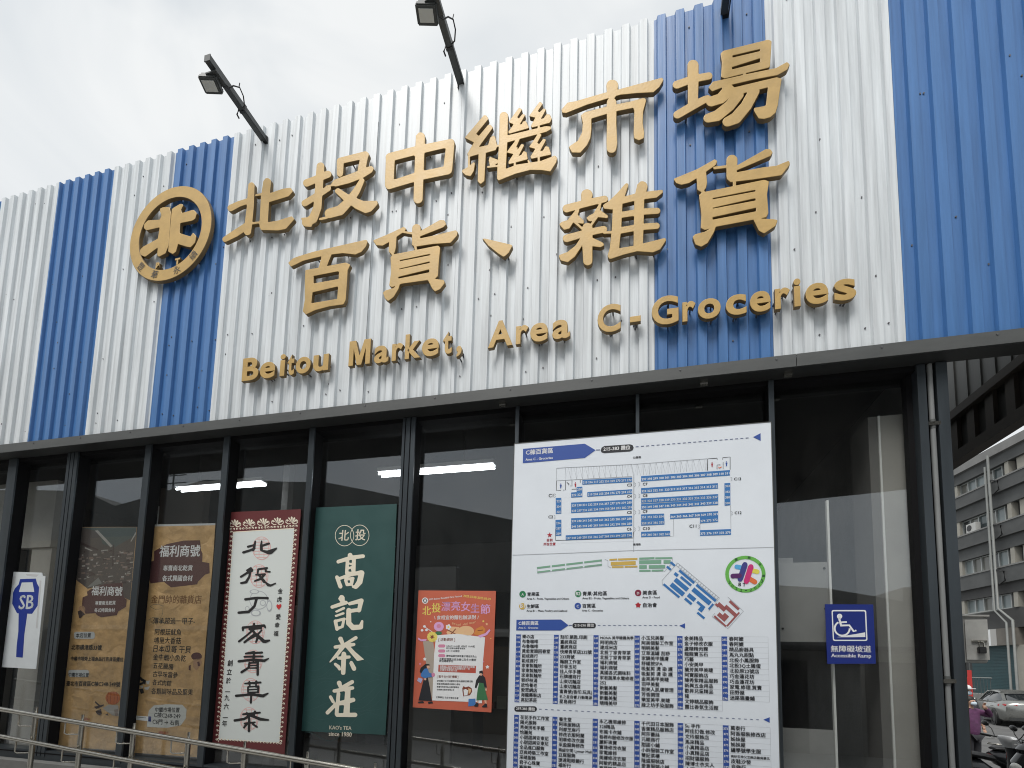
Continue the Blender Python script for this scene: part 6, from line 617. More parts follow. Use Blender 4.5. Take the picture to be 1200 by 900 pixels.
# ------------------------------------------------------------------ gold lettering
YB_,YF=-.054,-.090
def gold_letter(name,data,y0,y1,label,cat,group,shift=None):
    """data: (verts,faces) of an extruded outline; local (u,v,w) -> (u, mid-w, v)"""
    v,f=data; mid=(y0+y1)/2; b=MB(); V=[(a.x,mid-a.z,a.y) for a in v]
    front=[q for q in f if all(abs(V[i][1]-y1)<.0015 for i in q)]; fs=set(map(tuple,front)); rest=[q for q in f if tuple(q) not in fs]
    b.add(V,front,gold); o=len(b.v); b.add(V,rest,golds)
    tri=sorted(front,key=lambda q:-sum(((Vector(V[q[i]])-Vector(V[q[0]])).cross(Vector(V[q[(i+1)%len(q)]])-Vector(V[q[0]]))).length for i in range(1,len(q)-1)))[:4]
    for q in tri:
        c=sum((Vector(V[i]) for i in q),Vector())/len(q); b.tube([(c.x,y0-.002,c.z),(c.x,-.001,c.z)],.006,screw,8)
    me=b.build(name,None); bm=bmesh.new(); bm.from_mesh(me.data); bmesh.ops.remove_doubles(bm,verts=bm.verts,dist=.0002); bm.to_mesh(me.data); bm.free()
    c=sum((Vector(q.co) for q in me.data.vertices),Vector())/len(me.data.vertices)
    for q in me.data.vertices: q.co-=c
    me.location=c
    return tag(me,label,cat,group)
keys=['bei','tou','zhong','ji','shi','chang','bai','huo','dun','za','huob']
EX=(YB_-YF)/2
data=grab([eval_mesh(glyph_curve(k,EX-.0035,.0035)) for k in keys])
GL=dict(bei='first gold raised Chinese character of the top row, nearest the round emblem',tou='second gold Chinese character of the top row, a hand beside a crossed stroke',zhong='gold Chinese character of a box split by one vertical stroke',
 ji='densest gold Chinese character, many small zigzags above a long base stroke',shi='fifth gold character of the top row, a wide roof stroke over three legs',chang='rightmost gold character of the top row on the blue stripe',
 bai='gold character of a two-opening box under a flat stroke, leftmost in the lower row',huo='second gold character of the lower row, on white sheet before the lone comma stroke',dun='small lone gold slanting dash stroke in the lower row',za='gold character of the lower row just left of the blue stripe',huob='gold character at the right end of the lower row, on the blue stripe')
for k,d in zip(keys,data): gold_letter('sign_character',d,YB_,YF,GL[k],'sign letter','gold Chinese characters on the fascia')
# latin line: one raised letter each
words=[('Beitou',6),('Market,',7),('Area',4),('C-',2),('Groceries',9)]
obs=[]
for ch,x0,x1 in LATIN:
    if ch=='M':
        c=bpy.data.curves.new('t','CURVE'); c.dimensions='2D'; c.fill_mode='BOTH'; sp=c.splines.new('POLY'); mq=[(0,0),(0,1),(.29,1),(.5,.34),(.71,1),(1,1),(1,0),(.80,0),(.80,.74),(.6,0),(.4,0),(.20,.74),(.20,0)]
        sp.points.add(len(mq)-1); sp.use_cyclic_u=True
        for q,(x,y) in zip(sp.points,mq): q.co=(x*.24,y*.215,0,1)
    else:
        c=bpy.data.curves.new('t','FONT'); c.body=ch; c.size=.2875; c.offset=.0065; c.resolution_u=5
    c.extrude=EX-.003; c.bevel_depth=.003; obs.append(eval_mesh(c))
lat=grab(obs); i=0
ordn=['first','second','third','fourth','fifth','sixth','seventh','eighth','ninth']
for w,n in words:
    for k in range(n):
        ch,x0,x1=LATIN[i]; v,f=lat[i]; a=min(q.x for q in v); b_=max(q.x for q in v); sx=(x1-x0)/(b_-a); 
        zz=0
        V=[Vector((x0+(q.x-a)*sx,4.4475+q.y,q.z)) for q in v]
        nm={',':'comma','-':'hyphen'}.get(ch,'letter '+ch)
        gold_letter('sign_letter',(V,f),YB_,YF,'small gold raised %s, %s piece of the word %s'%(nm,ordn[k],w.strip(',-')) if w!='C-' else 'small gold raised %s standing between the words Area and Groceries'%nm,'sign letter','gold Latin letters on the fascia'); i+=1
# round emblem
em=thing('round_emblem','round gold ring emblem with two mirrored strokes inside, left of the characters','emblem',(-4.392,-.06,6.06))
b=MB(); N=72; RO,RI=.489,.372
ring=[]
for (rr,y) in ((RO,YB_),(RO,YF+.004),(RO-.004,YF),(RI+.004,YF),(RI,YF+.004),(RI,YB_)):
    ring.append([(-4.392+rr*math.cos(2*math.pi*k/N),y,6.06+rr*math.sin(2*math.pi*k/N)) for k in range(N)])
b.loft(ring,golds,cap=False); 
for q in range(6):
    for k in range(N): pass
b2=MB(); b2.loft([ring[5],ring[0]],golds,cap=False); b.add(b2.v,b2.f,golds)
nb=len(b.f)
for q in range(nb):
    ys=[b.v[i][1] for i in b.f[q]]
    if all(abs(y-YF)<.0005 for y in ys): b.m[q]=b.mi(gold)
for a in range(8): b.tube([(-4.392+.43*math.cos(a*.785),YB_-.002,6.06+.43*math.sin(a*.785)),(-4.392+.43*math.cos(a*.785),-.001,6.06+.43*math.sin(a*.785))],.008,screw,8)
b.build('ring',em)
prep_text(list('豐華永續')+['B','T'])
inkd=mat('dark_ink',(.045,.042,.04),.6)
for ch,a in zip('豐華永續',(-137,-108,-72,-43)):
    v,f=TXT[ch]; s_=.088; cx=(min(q.x for q in v)+max(q.x for q in v))/2; cy=(min(q.y for q in v)+max(q.y for q in v))/2; A=R(a+90); X=-4.392+.426*math.cos(R(a)); Z=6.06+.426*math.sin(R(a))
    MB().add([(X+s_*((q.x-cx)*math.cos(A)-(q.y-cy)*math.sin(A)),YF-.003,Z+s_*((q.x-cx)*math.sin(A)+(q.y-cy)*math.cos(A))) for q in v],f,inkd).build('ring_character',em)
for k in ('logo_l','logo_r'):
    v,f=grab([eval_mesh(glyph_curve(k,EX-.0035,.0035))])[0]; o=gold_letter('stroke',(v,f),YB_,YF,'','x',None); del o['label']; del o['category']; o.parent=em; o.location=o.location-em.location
for ch,x in (('B',-4.528),('T',-4.293)):
    c=bpy.data.curves.new('t','FONT'); c.body=ch; c.size=.085; c.extrude=EX-.003; c.bevel_depth=.002; c.offset=.004
    v,f=grab([eval_mesh(c)])[0]; o=gold_letter('initial',([Vector((x+q.x,5.716+q.y,q.z)) for q in v],f),YB_,YF,'','x',None); del o['label']; del o['category']; o.parent=em; o.location=o.location-em.location
# ------------------------------------------------------------------ floodlights on arms
def floodlight(x,z,label,seed):
    rd=random.Random(seed); L=.665
    fl=thing('floodlight',label,'floodlight',(x,0,z),'floodlights on arms over the fascia')
    b=MB(); b.sq((x,.10,z),(x,-L,z+.012),.052,.052,lampb); b.sq((x,-L,z+.012),(x,-L-.006,z+.012),.058,.058,lampb); b.sq((x,-.27,z+.005),(x,-.29,z+.005),.060,.060,blackp); b.sq((x,.0,z),(x,-.02,z),.062,.062,blackp); b.build('arm',fl)
    h=MB(); cx,cy,cz=x-.075,-L+.115,z-.062
    rot=(R(-14),R(6),R(10))
    h.bbox(cx-.080,cx+.080,cy-.058,cy+.058,cz-.022,cz+.022,lampb,.008,rot)
    for k in range(7):
        e=Euler(rot).to_matrix(); c=Vector((cx,cy,cz))+e@Vector((0,-.05+.0165*k,.030)); h.box(c.x-.066,c.x+.066,c.y-.004,c.y+.004,c.z-.014,c.z+.014,lampb,rot)
    hd=h.build('lamp_head',fl)
    e=Euler(rot).to_matrix(); c=Vector((cx,cy,cz))+e@Vector((0,0,-.026)); 
    MB().box(c.x-.055,c.x+.055,c.y-.036,c.y+.036,c.z-.003,c.z+.003,lens,rot).build('lens',hd)
    k=MB(); k.box(x-.06,x-.02,-L+.09,-L+.12,z-.050,z-.02,lampb); k.box(x-.07,x+.04,-L+.05,-L+.16,z-.046,z-.034,lampb); k.build('bracket',fl)
    w=MB(); p=[(x-.03,-L+.15,z-.03),(x+.02,-L+.19,z-.035),(x+.05,-L+.22,z+.02),(x+.075,-L+.26,z+.045),(x+.08,-L+.30,z+.01),(x+.06,-L+.34,z-.03),(x+.032,-L+.35,z-.035)]
    w.tube(p,.0055,blackp,8); w.tube([(x+.032,-L+.35,z-.032),(x+.031,-.10,z-.03),(x+.031,.02,z-.03)],.005,blackp,8); w.tube([(x+.072,-L+.255,z+.043),(x+.082,-L+.25,z+.075)],.004,blackp,6); w.tube([(x-.026,-.30,z-.02),(x-.04,-.30,z-.06),(x-.03,-.285,z-.085)],.007,blackp,6); w.build('cable',fl,50)
floodlight(-3.455,6.905,'grey floodlight on a square arm, leftmost above the fascia against the sky',1)
floodlight(-1.478,6.93,'grey floodlight cut by the top of the picture, on the middle arm',2)
floodlight(.615,6.92,'arm of the floodlight above the blue stripe, rightmost of the three',3)
# ------------------------------------------------------------------ printed signs
INK=dict(deep=(.010,.032,.25),white=(.82,.83,.84),blue=(.03,.085,.36),grey=(.5,.51,.52),lgrey=(.58,.58,.56),dark=(.02,.022,.028),yellow=(.86,.70,.16),lilac=(.74,.40,.68),peach=(.80,.50,.28),taupe=(.42,.36,.30),bread=(.80,.52,.28),orange=(.68,.26,.06),brown=(.24,.06,.035),
 pinkd=(.68,.26,.40),green=(.05,.19,.08),rust=(.50,.09,.06),skin=(.75,.45,.32),bluel=(.06,.20,.50),lav=(.48,.47,.70),cream=(.80,.74,.60),seal=(.70,.42,.40),paper=(.66,.70,.68),ghost=(.42,.44,.47),ink=(.018,.017,.018),heart=(.55,.03,.03),
 line=(.05,.11,.11),serif=(.72,.66,.54),plum=(.085,.028,.03),tan=(.40,.24,.14),ph1=(.05,.03,.03),ph2=(.36,.34,.32),ph3=(.20,.14,.12),ph4=(.12,.09,.08),ph5=(.25,.20,.18),ph6=(.065,.085,.085),ph7=(.20,.20,.19),photo=(.085,.07,.065),pump=(.44,.12,.03),pumpd=(.24,.055,.015),
 red=(.45,.06,.04),gold=(.20,.09,.03),navy=(.02,.04,.20),dash=(.12,.15,.27),plan=(.035,.18,.47),lin=(.34,.36,.39),crim=(.42,.015,.03),oran=(.75,.17,.05),crease=(.42,.44,.47),gren=(.20,.40,.28),must=(.62,.42,.09),maro=(.34,.10,.10),maro2=(.23,.015,.05),gren2=(.02,.21,.08),
 lime=(.14,.47,.08),sky=(.10,.42,.75),indi=(.045,.05,.24),plumb=(.10,.02,.13),mag=(.62,.03,.19),yell=(.78,.70,.10),dgre=(.02,.10,.03))
def ink(n): return mat('ink_'+n,INK[n],.55)
class Parts:
    '''prints that lie apart on one sheet become parts of their own'''
    def __init__(s): s.e=[]
    def add(s,v,f,m):
        xs=[q[0] for q in v]; zs=[q[2] for q in v]; s.e.append((min(xs),max(xs),min(zs),max(zs),v,f,m)); return s
    def build(s,name,root):
        par=list(range(len(s.e)))
        def find(i):
            while par[i]!=i: par[i]=par[par[i]]; i=par[i]
            return i
        for i,a in enumerate(s.e):
            for j in range(i):
                b=s.e[j]; g=math.hypot(max(0,a[0]-b[1],b[0]-a[1]),max(0,a[2]-b[3],b[2]-a[3])); z=max(min(a[1]-a[0],a[3]-a[2]),min(b[1]-b[0],b[3]-b[2]),.004)
                if g<.42*z: par[find(i)]=find(j)
        grp={}
        for i,e in enumerate(s.e): grp.setdefault(find(i),[]).append(e)
        big=sorted(grp.values(),key=lambda q:-len(q))
        for q in big:
            b=MB()
            for e in q: b.add(e[4],e[5],e[6])
            b.build(name,root)
def surface(key,root,y0,base_m,skip_base=False,rough=.5):
    (ox,oz),els=PRINT[key]; strs=set()
    for e in els:
        if e[0]=='t': strs.add(e[4])
        if e[0]=='n':
            for i,s_ in enumerate(e[4].split('|')): strs.add(s_); strs.add(str(e[2]+i))
    prep_text(strs); BD=.026 if key=='board' else .018
    gk=[e[3] for e in els if e[0]=='g']; gd=dict(zip(gk,grab([eval_mesh(glyph_curve(k)) for k in gk]))) if gk else {}
    base=MB(); art=Parts(); let=Parts(); cnt={}
    def depth(l):
        cnt[l]=cnt.get(l,0)+1; return y0-.0004*l-2e-7*cnt[l]
    def put(s_,x,z,size,dx,dz,m,l,cx=0,bx=None):
        v,f=TXT[s_]
        for ax,ay in ((-BD,0),(BD,0),(0,BD*.7),(0,-BD*.7)):
            y=depth(l); let.add([(x+size*((q.x+ax)*dx-(q.y+ay)*dz),y,z+size*((q.x+ax)*dz+(q.y+ay)*dx)) for q in v],f,m)
    first=True
    for e in els:
        t,c,l=e[:3]
        if t in 'pes':
            q=e[3]; pts=[(ox+q[2*i]/1e4,oz+q[2*i+1]/1e4) for i in range(len(q)//2)]
            if t=='p' and c=='base' and l==0: base.prism(pts,y0+.0002,y0+.004,base_m); continue
            m=base_m if c=='base' else ink(c); y=depth(l)
            if t=='p': art.add([(x,y,z) for x,z in pts],[tuple(range(len(pts)))],m)
            elif t=='e':
                (cx,cz),(ax,az),(bx,bz)=pts; n=e[4]; art.add([(cx+(ax-cx)*math.cos(2*math.pi*k/n)+(bx-cx)*math.sin(2*math.pi*k/n),y,cz+(az-cz)*math.cos(2*math.pi*k/n)+(bz-cz)*math.sin(2*math.pi*k/n)) for k in range(n)],[tuple(range(n))],m)
            else:
                w=e[4]/1e4; n=len(pts); A=[];B=[]; clo=n>3 and abs(pts[0][0]-pts[-1][0])+abs(pts[0][1]-pts[-1][1])<.002
                for i in range(n):
                    a=Vector(pts[i-1] if i else (pts[-2] if clo else pts[0])); b=Vector(pts[i+1] if i<n-1 else (pts[1] if clo else pts[-1])); d=(b-a); d=d.normalized() if d.length>1e-9 else Vector((1,0)); nx,nz=-d.y,d.x
                    A.append((pts[i][0]+nx*w,y,pts[i][1]+nz*w)); B.append((pts[i][0]-nx*w,y,pts[i][1]-nz*w))
                art.add(A+B,[(i,i+1,n+i+1,n+i) for i in range(n-1)],m)
        elif t=='t':
            s_=e[4]; x0,z0,x1,z1=[q/1e4 for q in e[3]]; v,f=TXT[s_]
            if not v: continue
            a=min(q.x for q in v); b=max(q.x for q in v); L=math.hypot(x1-x0,z1-z0); size=L/(b-a); dx,dz=(x1-x0)/L,(z1-z0)/L; dn=min(q.y for q in v) if cjk(s_) else 0
            put(s_,ox+x0-size*(a*dx-dn*dz),oz+z0-size*(a*dz+dn*dx),size,dx,dz,(base_m if c=='base' else ink(c)),l)
        elif t=='n':
            x0,z0,x1,z1=[q/1e4 for q in e[3]]; nm=e[4].split('|'); rh=(z0-z1)/len(nm); wn=.0352
            x0+=ox;x1+=ox;z0+=oz;z1+=oz
            rect=lambda a,b,c_,d,m,l: art.add([(a,yy,b),(c_,yy,b),(c_,yy,d),(a,yy,d)],[(0,1,2,3)],m) if [yy:=depth(l)] else 0
            rect(x0,z0,x0+wn,z1,ink('blue'),1); rect(x1-.001,z0,x1,z1,ink('lin'),1); rect(x0+wn,z1+.0009,x1,z1,ink('lin'),1)
            for i,s_ in enumerate(nm):
                za=z0-rh*i; rect(x0+wn,za,x1-.001,za-.0009,ink('lin'),2)
                d=str(e[2]+i); v,f=TXT[d]; size=.028/(max(q.x for q in v)-min(q.x for q in v)); size=min(size,rh*.95); put(d,x0+wn/2-size*(max(q.x for q in v)+min(q.x for q in v))/2,za-rh*.80,size,1,0,ink('white'),3)
                v,f=TXT[s_]; wd=max(q.x for q in v); size=min(rh*.86,(x1-x0-wn-rh*.5)/wd); put(s_,x0+wn+rh*.3,za-rh*.76,size,1,0,ink('dark'),3)
        elif t=='g':
            v,f=gd[e[3]]; y=depth(l); MB().add([(q.x,y,q.y) for q in v],f,ink(c)).build('character',root)
    if base.v and not skip_base: base.build('sheet',root)
    art.build('artwork',root); let.build('lettering',root)
def crease(m,scale,strength):
    t=m.node_tree; b=t.nodes['Principled BSDF']; tc=t.nodes.new('ShaderNodeTexCoord'); n=t.nodes.new('ShaderNodeTexNoise'); n.inputs['Scale'].default_value=3; mixv=t.nodes.new('ShaderNodeMixRGB'); mixv.inputs[0].default_value=.35
    v=t.nodes.new('ShaderNodeTexVoronoi'); v.feature='DISTANCE_TO_EDGE'; v.inputs['Scale'].default_value=scale; n2=t.nodes.new('ShaderNodeTexNoise'); n2.inputs['Scale'].default_value=5; n2.inputs['Detail'].default_value=6
    ad=t.nodes.new('ShaderNodeMath'); ad.operation='MULTIPLY_ADD'; ad.inputs[1].default_value=1.2; bp=t.nodes.new('ShaderNodeBump'); bp.inputs['Strength'].default_value=strength; bp.inputs['Distance'].default_value=.035
    for a,c in ((tc.outputs['Object'],n.inputs['Vector']),(tc.outputs['Object'],mixv.inputs[1]),(n.outputs['Color'],mixv.inputs[2]),(mixv.outputs[0],v.inputs['Vector']),(tc.outputs['Object'],n2.inputs['Vector']),(n2.outputs[0],ad.inputs[0]),(v.outputs['Distance'],ad.inputs[2]),(ad.outputs[0],bp.inputs['Height']),(bp.outputs[0],b.inputs['Normal'])): t.links.new(a,c)
def sheet_m(name,col,bump=0,bs=6,var=.06,rough=.45): return mat(name,col,rough,0,var,7,(1,1,1),bump,bs)
kraft=sheet_m('kraft_print',(.57,.365,.17),0,4.5,.22,.38); crease(kraft,4.2,1.0)
T_=thing('key_sign','small white sign with a blue key shape lettered SB, at the far left','sign',(-5.9,.158,1.9)); surface('sb',T_,.158,sheet_m('white_plastic',(.62,.66,.68),.15,9))
T_=thing('brown_banner','creased brown paper banner with a shop photo printed at its top','banner',(-5.0,.184,1.2),'brown paper banners'); surface('brown1',T_,.184,kraft)
T_=thing('brown_banner','creased brown paper banner with a list of goods and no shop photo','banner',(-4.1,.184,1.2),'brown paper banners'); surface('brown2',T_,.184,kraft)
T_=thing('red_banner','red framed white banner with seven black calligraphy characters','banner',(-3.2,.158,1.2)); surface('red',T_,.158,sheet_m('maroon_print',(.135,.028,.03),.05,8))
T_=thing('green_banner','dark green banner with four cream characters, beside the double mullion','banner',(-2.3,.158,1.2)); surface('green',T_,.158,sheet_m('green_print',(.030,.085,.082),.03,4,.1,.42))
T_=thing('orange_poster','orange event poster with a paper bag of bread and two people','poster',(-1.4,.158,1.7)); surface('pink',T_,.158,sheet_m('orange_print',(.60,.145,.085),.12,7))
T_=thing('ramp_sign','square blue wheelchair ramp sign on the right window','sign',(1.35,.158,2.0)); surface('ramp',T_,.158,sheet_m('blue_print',(.006,.022,.20),.04,6))
T_=thing('market_map_board','large white market map board with floor plan and blue stall tables','sign board',(-.03,.05,.9))
surface('board',T_,.035,None)
boardw=mat('board_white',(.80,.85,.91),.35,0,.04,3)
b=MB(); b.box(-.936,.876,.0362,.064,.78,3.705,boardw); b.build('sheet',T_)
b=MB(); b.box(-.941,-.936,.034,.066,.78,3.709,trim); b.box(.876,.881,.034,.066,.78,3.709,trim); b.box(-.941,.881,.034,.066,3.705,3.710,trim); b.build('edge_strip',T_)
# ------------------------------------------------------------------ ramp and stainless handrail
b=MB(); b.add([(-9,-.62,0),(-1.0,-.62,0),(-1.0,-.03,0),(-9,-.03,0),(-9,-.62,.98),(-1.0,-.62,.40),(-1.0,-.03,.40),(-9,-.03,.98)],[(0,1,2,3),(4,5,6,7),(0,1,5,4),(1,2,6,5),(2,3,7,6),(3,0,4,7)],conc); tag(b.build('wheelchair_ramp'),'concrete wheelchair ramp rising leftward along the glazed front','ramp')
hr=thing('handrail','double stainless steel handrail sloping down to the right before the banners','handrail',(-3.5,-.45,.5))
zt=lambda x:1.525+(x+5.186)*(1.286-1.525)/(5.186-1.947)
zl=lambda x:zt(x)-.217
MB().tube([(-9,-.5,zt(-9)),(-.9,-.5,zt(-.9))],.020,steel,16).build('top_rail',hr,50)
MB().tube([(-9,-.5,zl(-9)),(-.9,-.5,zl(-.9))],.018,steel,16).build('lower_rail',hr,50)
px=[-8.03,-7.5,-6.98,-6.45,-5.93,-5.40,-4.874,-4.36,-3.826,-3.297,-2.788,-2.259,-1.73,-1.2]
for x in px:
    z0=.98+(x+9)*(.40-.98)/8
    b=MB(); b.tube([(x,-.435,z0-.01),(x,-.435,zt(x)-.04)],.019,steel,14); b.tube([(x,-.435,zt(x)-.04),(x,-.435,zt(x)-.02),(x,-.435,zt(x)+.05)],[.019,.010,.009],steel,10); b.tube([(x,-.435,z0),(x,-.435,z0+.008)],.045,steel,16); b.build('post',hr,45)
    for zr in (zt,zl):
        b=MB(); xx=x-.085; b.tube([(xx,-.5,zr(xx)-.015),(xx,-.5,zr(xx)-.10),(xx+.012,-.49,zr(xx)-.112),(x,-.44,zr(xx)-.112)],.0055,steel,8); b.build('bracket',hr,60)
# ------------------------------------------------------------------ passage canopy right of the hall
pc=thing('passage_canopy','dark corrugated canopy wall over the passage right of the corner post','canopy',(2.7,3,4))
oliv=mat('weathered_grey_sheet',(.13,.133,.127),.6,0,.25,5,(1,3,.3)); rustd=mat('dark_rusty_steel',(.05,.043,.036),.7,0,.4,6)
b=MB(); y=.16
while y<7:
    b.box(2.60,2.604,y,y+.09,4.2,5.6,oliv); b.box(2.588,2.592,y+.09,y+.16,4.2,5.6,oliv); b.box(2.588,2.604,y+.086,y+.09,4.2,5.6,oliv); b.box(2.588,2.604,y+.16,y+.164,4.2,5.6,oliv); y+=.164
b.build('wall_sheet',pc)
b=MB(); b.box(2.53,2.62,.15,7,4.14,4.21,rustd); b.box(2.53,2.62,.15,7,3.765,3.85,rustd); b.box(2.59,2.61,.15,7,3.85,4.14,mat('black_sheet',(.02,.02,.018),.7)); y=.3
while y<7: b.box(2.56,2.59,y,y+.09,3.85,4.14,rustd); y+=.22
b.build('edge_beam',pc)
MB().box(2.58,4.6,.16,7,5.6,5.66,rustd).build('roof_sheet',pc)
for yy in (6.8,): MB().box(2.62,2.74,yy,yy+.12,0,3.8,rustd).build('post',pc)
# ------------------------------------------------------------------ small locked steel box on its post
ub=thing('meter_box','grey steel meter box with a black padlock beside the corner post','box',(2.25,.4,1.7))
bx=mat('galvanised_box',(.36,.36,.34),.5,.1,.22,9)
rz=(0,0,R(-14))
b=MB(); b.bbox(2.04,2.185,.30,.40,2.09,2.395,bx,.006,rz); b.box(2.03,2.20,.285,.41,2.391,2.402,bx,(0,R(2),R(-14))); b.build('case',ub)
b=MB(); b.box(2.060,2.172,.281,.287,2.11,2.37,mat('box_door',(.40,.40,.38),.45,.1,.2,9),rz); b.box(2.085,2.16,.268,.281,2.222,2.234,steel,rz); d=b.build('door',ub)
b=MB(); b.bbox(2.102,2.146,.245,.266,2.150,2.192,blackp,.004); b.tube([(2.112,.256,2.19),(2.112,.256,2.216),(2.118,.256,2.226),(2.130,.256,2.226),(2.136,.256,2.216),(2.136,.256,2.19)],.0042,steel,8); b.build('padlock',ub,50)
MB().box(2.05,2.09,.36,.40,0,2.09,rustd).build('post',ub)
# ------------------------------------------------------------------ apartment block across the street
A0=Vector((23.3,41.7,0)); dS=Vector((-.1,.995,0)).normalized(); dN=Vector((-dS.y,dS.x,0))
ap=thing('apartment_building','grey concrete apartment block with banded storeys across the street','building',(22,36,0))
g1=mat('grey_render_band',(.10,.104,.104),.85,0,.3,.6,(1,1,1.5)); g2=mat('dark_grey_render',(.07,.07,.07),.85,0,.25,.8); cream=mat('cream_tile',(.36,.345,.30),.7,0,.15,1.2); wf=mat('window_frame_aluminium',(.40,.42,.41),.4,.2,.1,3)
wg=[mat('window_pane%d'%i,c,.12) for i,c in enumerate(((.10,.125,.13),(.24,.28,.285),(.055,.06,.06),(.16,.16,.145)))]
def sbox(b,s0,s1,n0,n1,z0,z1,m):
    vs=[A0+dS*s+dN*n+Vector((0,0,z)) for s in (s0,s1) for n in (n0,n1) for z in (z0,z1)]
    return b.add(vs,[(0,1,3,2),(4,6,7,5),(0,4,5,1),(2,3,7,6),(0,2,6,4),(1,5,7,3)],m)
sbox(MB(),-26,16,-9,-.45,0,17.0,g2).build('wall',ap)
sbox(sbox(MB(),-26.3,16.3,-9.3,.30,17.15,17.75,mat('pale_coping',(.22,.22,.215),.8,0,.2,1)),-26,16,-.45,.05,16.42,17.15,g1).build('roof_eave',ap)
for z0,z1,z2 in ((14.5,15.4,13.58),(11.4,12.4,10.58),(8.3,9.4,7.6)):
    b=MB(); sbox(b,-26,16,-.45,.28,z0,z1,g1); sbox(b,-26,16,-.45,.02,z2,z0,g2 if z0<9 else g1); sbox(b,-26,16,.28,.33,z1-.08,z1+.02,mat('pale_coping',(.22,.22,.215),.8)); b.build('balcony_band',ap)
rw=random.Random(5)
for z0,z1 in ((15.42,16.42),(12.42,13.58),(9.42,10.58),(6.62,7.6)):
    for s0 in (-.85,-5.55,-10.6,4.2,-15.5,9): sbox(MB(),s0-.28,s0+.05,-.44,-.02,z0,z1,cream).build('pier',ap)
    sbox(MB(),-10.3,-6.3,-.40,-.16,z0,z1,cream).build('wall_panel',ap)
    for base in (-1.13,-11,4):
        w=MB(); n=5 if base==-1.13 else 4
        for i in range(n+1): s=base-.78*i; sbox(w,s-.035,s+.035,-.44,-.22,z0,z1,wf)
        sbox(w,base-.78*n,base,-.44,-.24,z1-.06,z1,wf); sbox(w,base-.78*n,base,-.44,-.24,z0,z0+.06,wf)
        wo=w.build('window',ap); p=MB()
        for i in range(n): sbox(p,base-.78*(i+1)+.035,base-.78*i-.035,-.43,-.33,z0+.06,z1-.06,wg[rw.choice([0,1,1,2,3])])
        p.build('glazing',wo)
b=MB()
sbox(b,-26,16,-.45,-.1,5.3,6.6,g2); sbox(b,-26,16,-.45,.05,0,.85,conc); b.build('ground_floor_wall',ap)
b=MB()
for s0,s1,m in ((-3.0,-3.75,mat('white_panel',(.75,.76,.76),.5)),(-3.75,-4.25,mat('pale_panel',(.42,.41,.39),.6)),(-4.27,-5.55,mat('brown_panel',(.17,.155,.135),.7,0,.2,2)),(-1.0,-3.0,mat('brown_panel',(.17,.155,.135),.7))): sbox(b,s1,s0,-.45,.25,4.15,5.28,m)
b.build('sign_panel',ap)
teal=mat('teal_shutter',(.028,.075,.085),.55,0,.2,2)
b=MB(); z=.86
while z<4.1: sbox(b,-5.15,-1.2,-.44,-.24,z,z+.085,teal); sbox(b,-5.15,-1.2,-.44,-.28,z+.085,z+.1,teal); z+=.1
b.build('shutter',ap)
b=MB(); sbox(b,-5.9,-5.2,-.45,-.1,.85,4.15,cream); sbox(b,-12,-6.4,-.45,-.2,.85,4.15,g2); b.build('pillar',ap)
b=MB(); pt=lambda s,n,z:A0+dS*s+dN*n+Vector((0,0,z)); pv=mat('white_pvc',(.24,.25,.24),.5,0,.15,3)
b.tube([pt(-4.9,.5,17.2),pt(-4.9,.5,6.6),pt(-6.0,.5,5.7),pt(-6.0,.5,0)],.08,pv,10); b.tube([pt(-4.6,.5,16.5),pt(-4.6,.5,6.5),pt(-5.5,.5,5.6),pt(-5.5,.5,0)],.07,pv,10); b.tube([pt(2,.2,6.45),pt(-4.6,.2,6.55)],.07,pv,10)
for z in (15.0,11.9,8.8): b.tube([pt(-5.0,.5,z+.4),pt(-5.5,.45,z+.2),pt(-5.5,.40,z-.4),pt(-5.1,.45,z-.6)],.05,blackp,8)
b.build('drain_pipe',ap,50)
b=MB()
for i in range(14): sbox(b,-5.3+.28*i,-5.28+.28*i,1.5,1.52,.85,1.92,trim)
b.tube([pt(-5.4,1.51,1.95),pt(-1.9,1.51,1.95),pt(-.8,1.51,1.35)],.035,pv,8); sbox(b,-26,4,.05,1.9,0,.85,conc); b.build('entrance_railing',ap)
ac=thing('air_conditioner','white air conditioner unit on the third storey ledge of the grey block','air conditioner',tuple(pt(-2.7,.3,12.4)))
b=MB(); sbox(b,-3.1,-2.2,-.05,.27,12.42,13.05,mat('ac_white',(.48,.48,.46),.5)); b.build('case',ac)
b=MB(); c=pt(-2.5,.275,12.74); b.tube([c,c+dN*.02],.22,blackp,16); b.build('fan_grille',ac)
# ------------------------------------------------------------------ parked car
def wheel(parent,x,y,r,w,wx=1,name='wheel'):
    t=MB(); prof=[(r*.66,-w/2),(r*.93,-w/2),(r,-w*.32),(r,w*.32),(r*.93,w/2),(r*.66,w/2)]
    t.loft([[(x+a*math.cos(2*math.pi*k/24),y+b,r+a*math.sin(2*math.pi*k/24)) for k in range(24)] for a,b in prof],mat('tyre_rubber',(.018,.018,.018),.8),cap=False)
    o=t.build(name,parent,40); q=MB(); al=mat('alloy',(.55,.56,.57),.3,.8)
    for k in range(10):
        a=2*math.pi*k/10; q.sq((x+.05*math.cos(a),y,r+.05*math.sin(a)),(x+r*.66*math.cos(a),y,r+r*.66*math.sin(a)),w*.55,r*.13,al)
    q.tube([(x,y-w*.32,r),(x,y+w*.32,r)],r*.2,al,12); q.tube([(x,y-w*.1,r),(x,y+w*.1,r)],r*.64,mat('brake_dark',(.05,.05,.05),.5),20); q.build('rim',o,40); return o
car=thing('parked_car','silver grey sedan parked across the street behind the person in purple','car',(0,0,0))
cp=mat('silver_car_paint',(.30,.305,.29),.22,.75,.03,3); cg=mat('tinted_car_glass',(.015,.018,.02),.06)
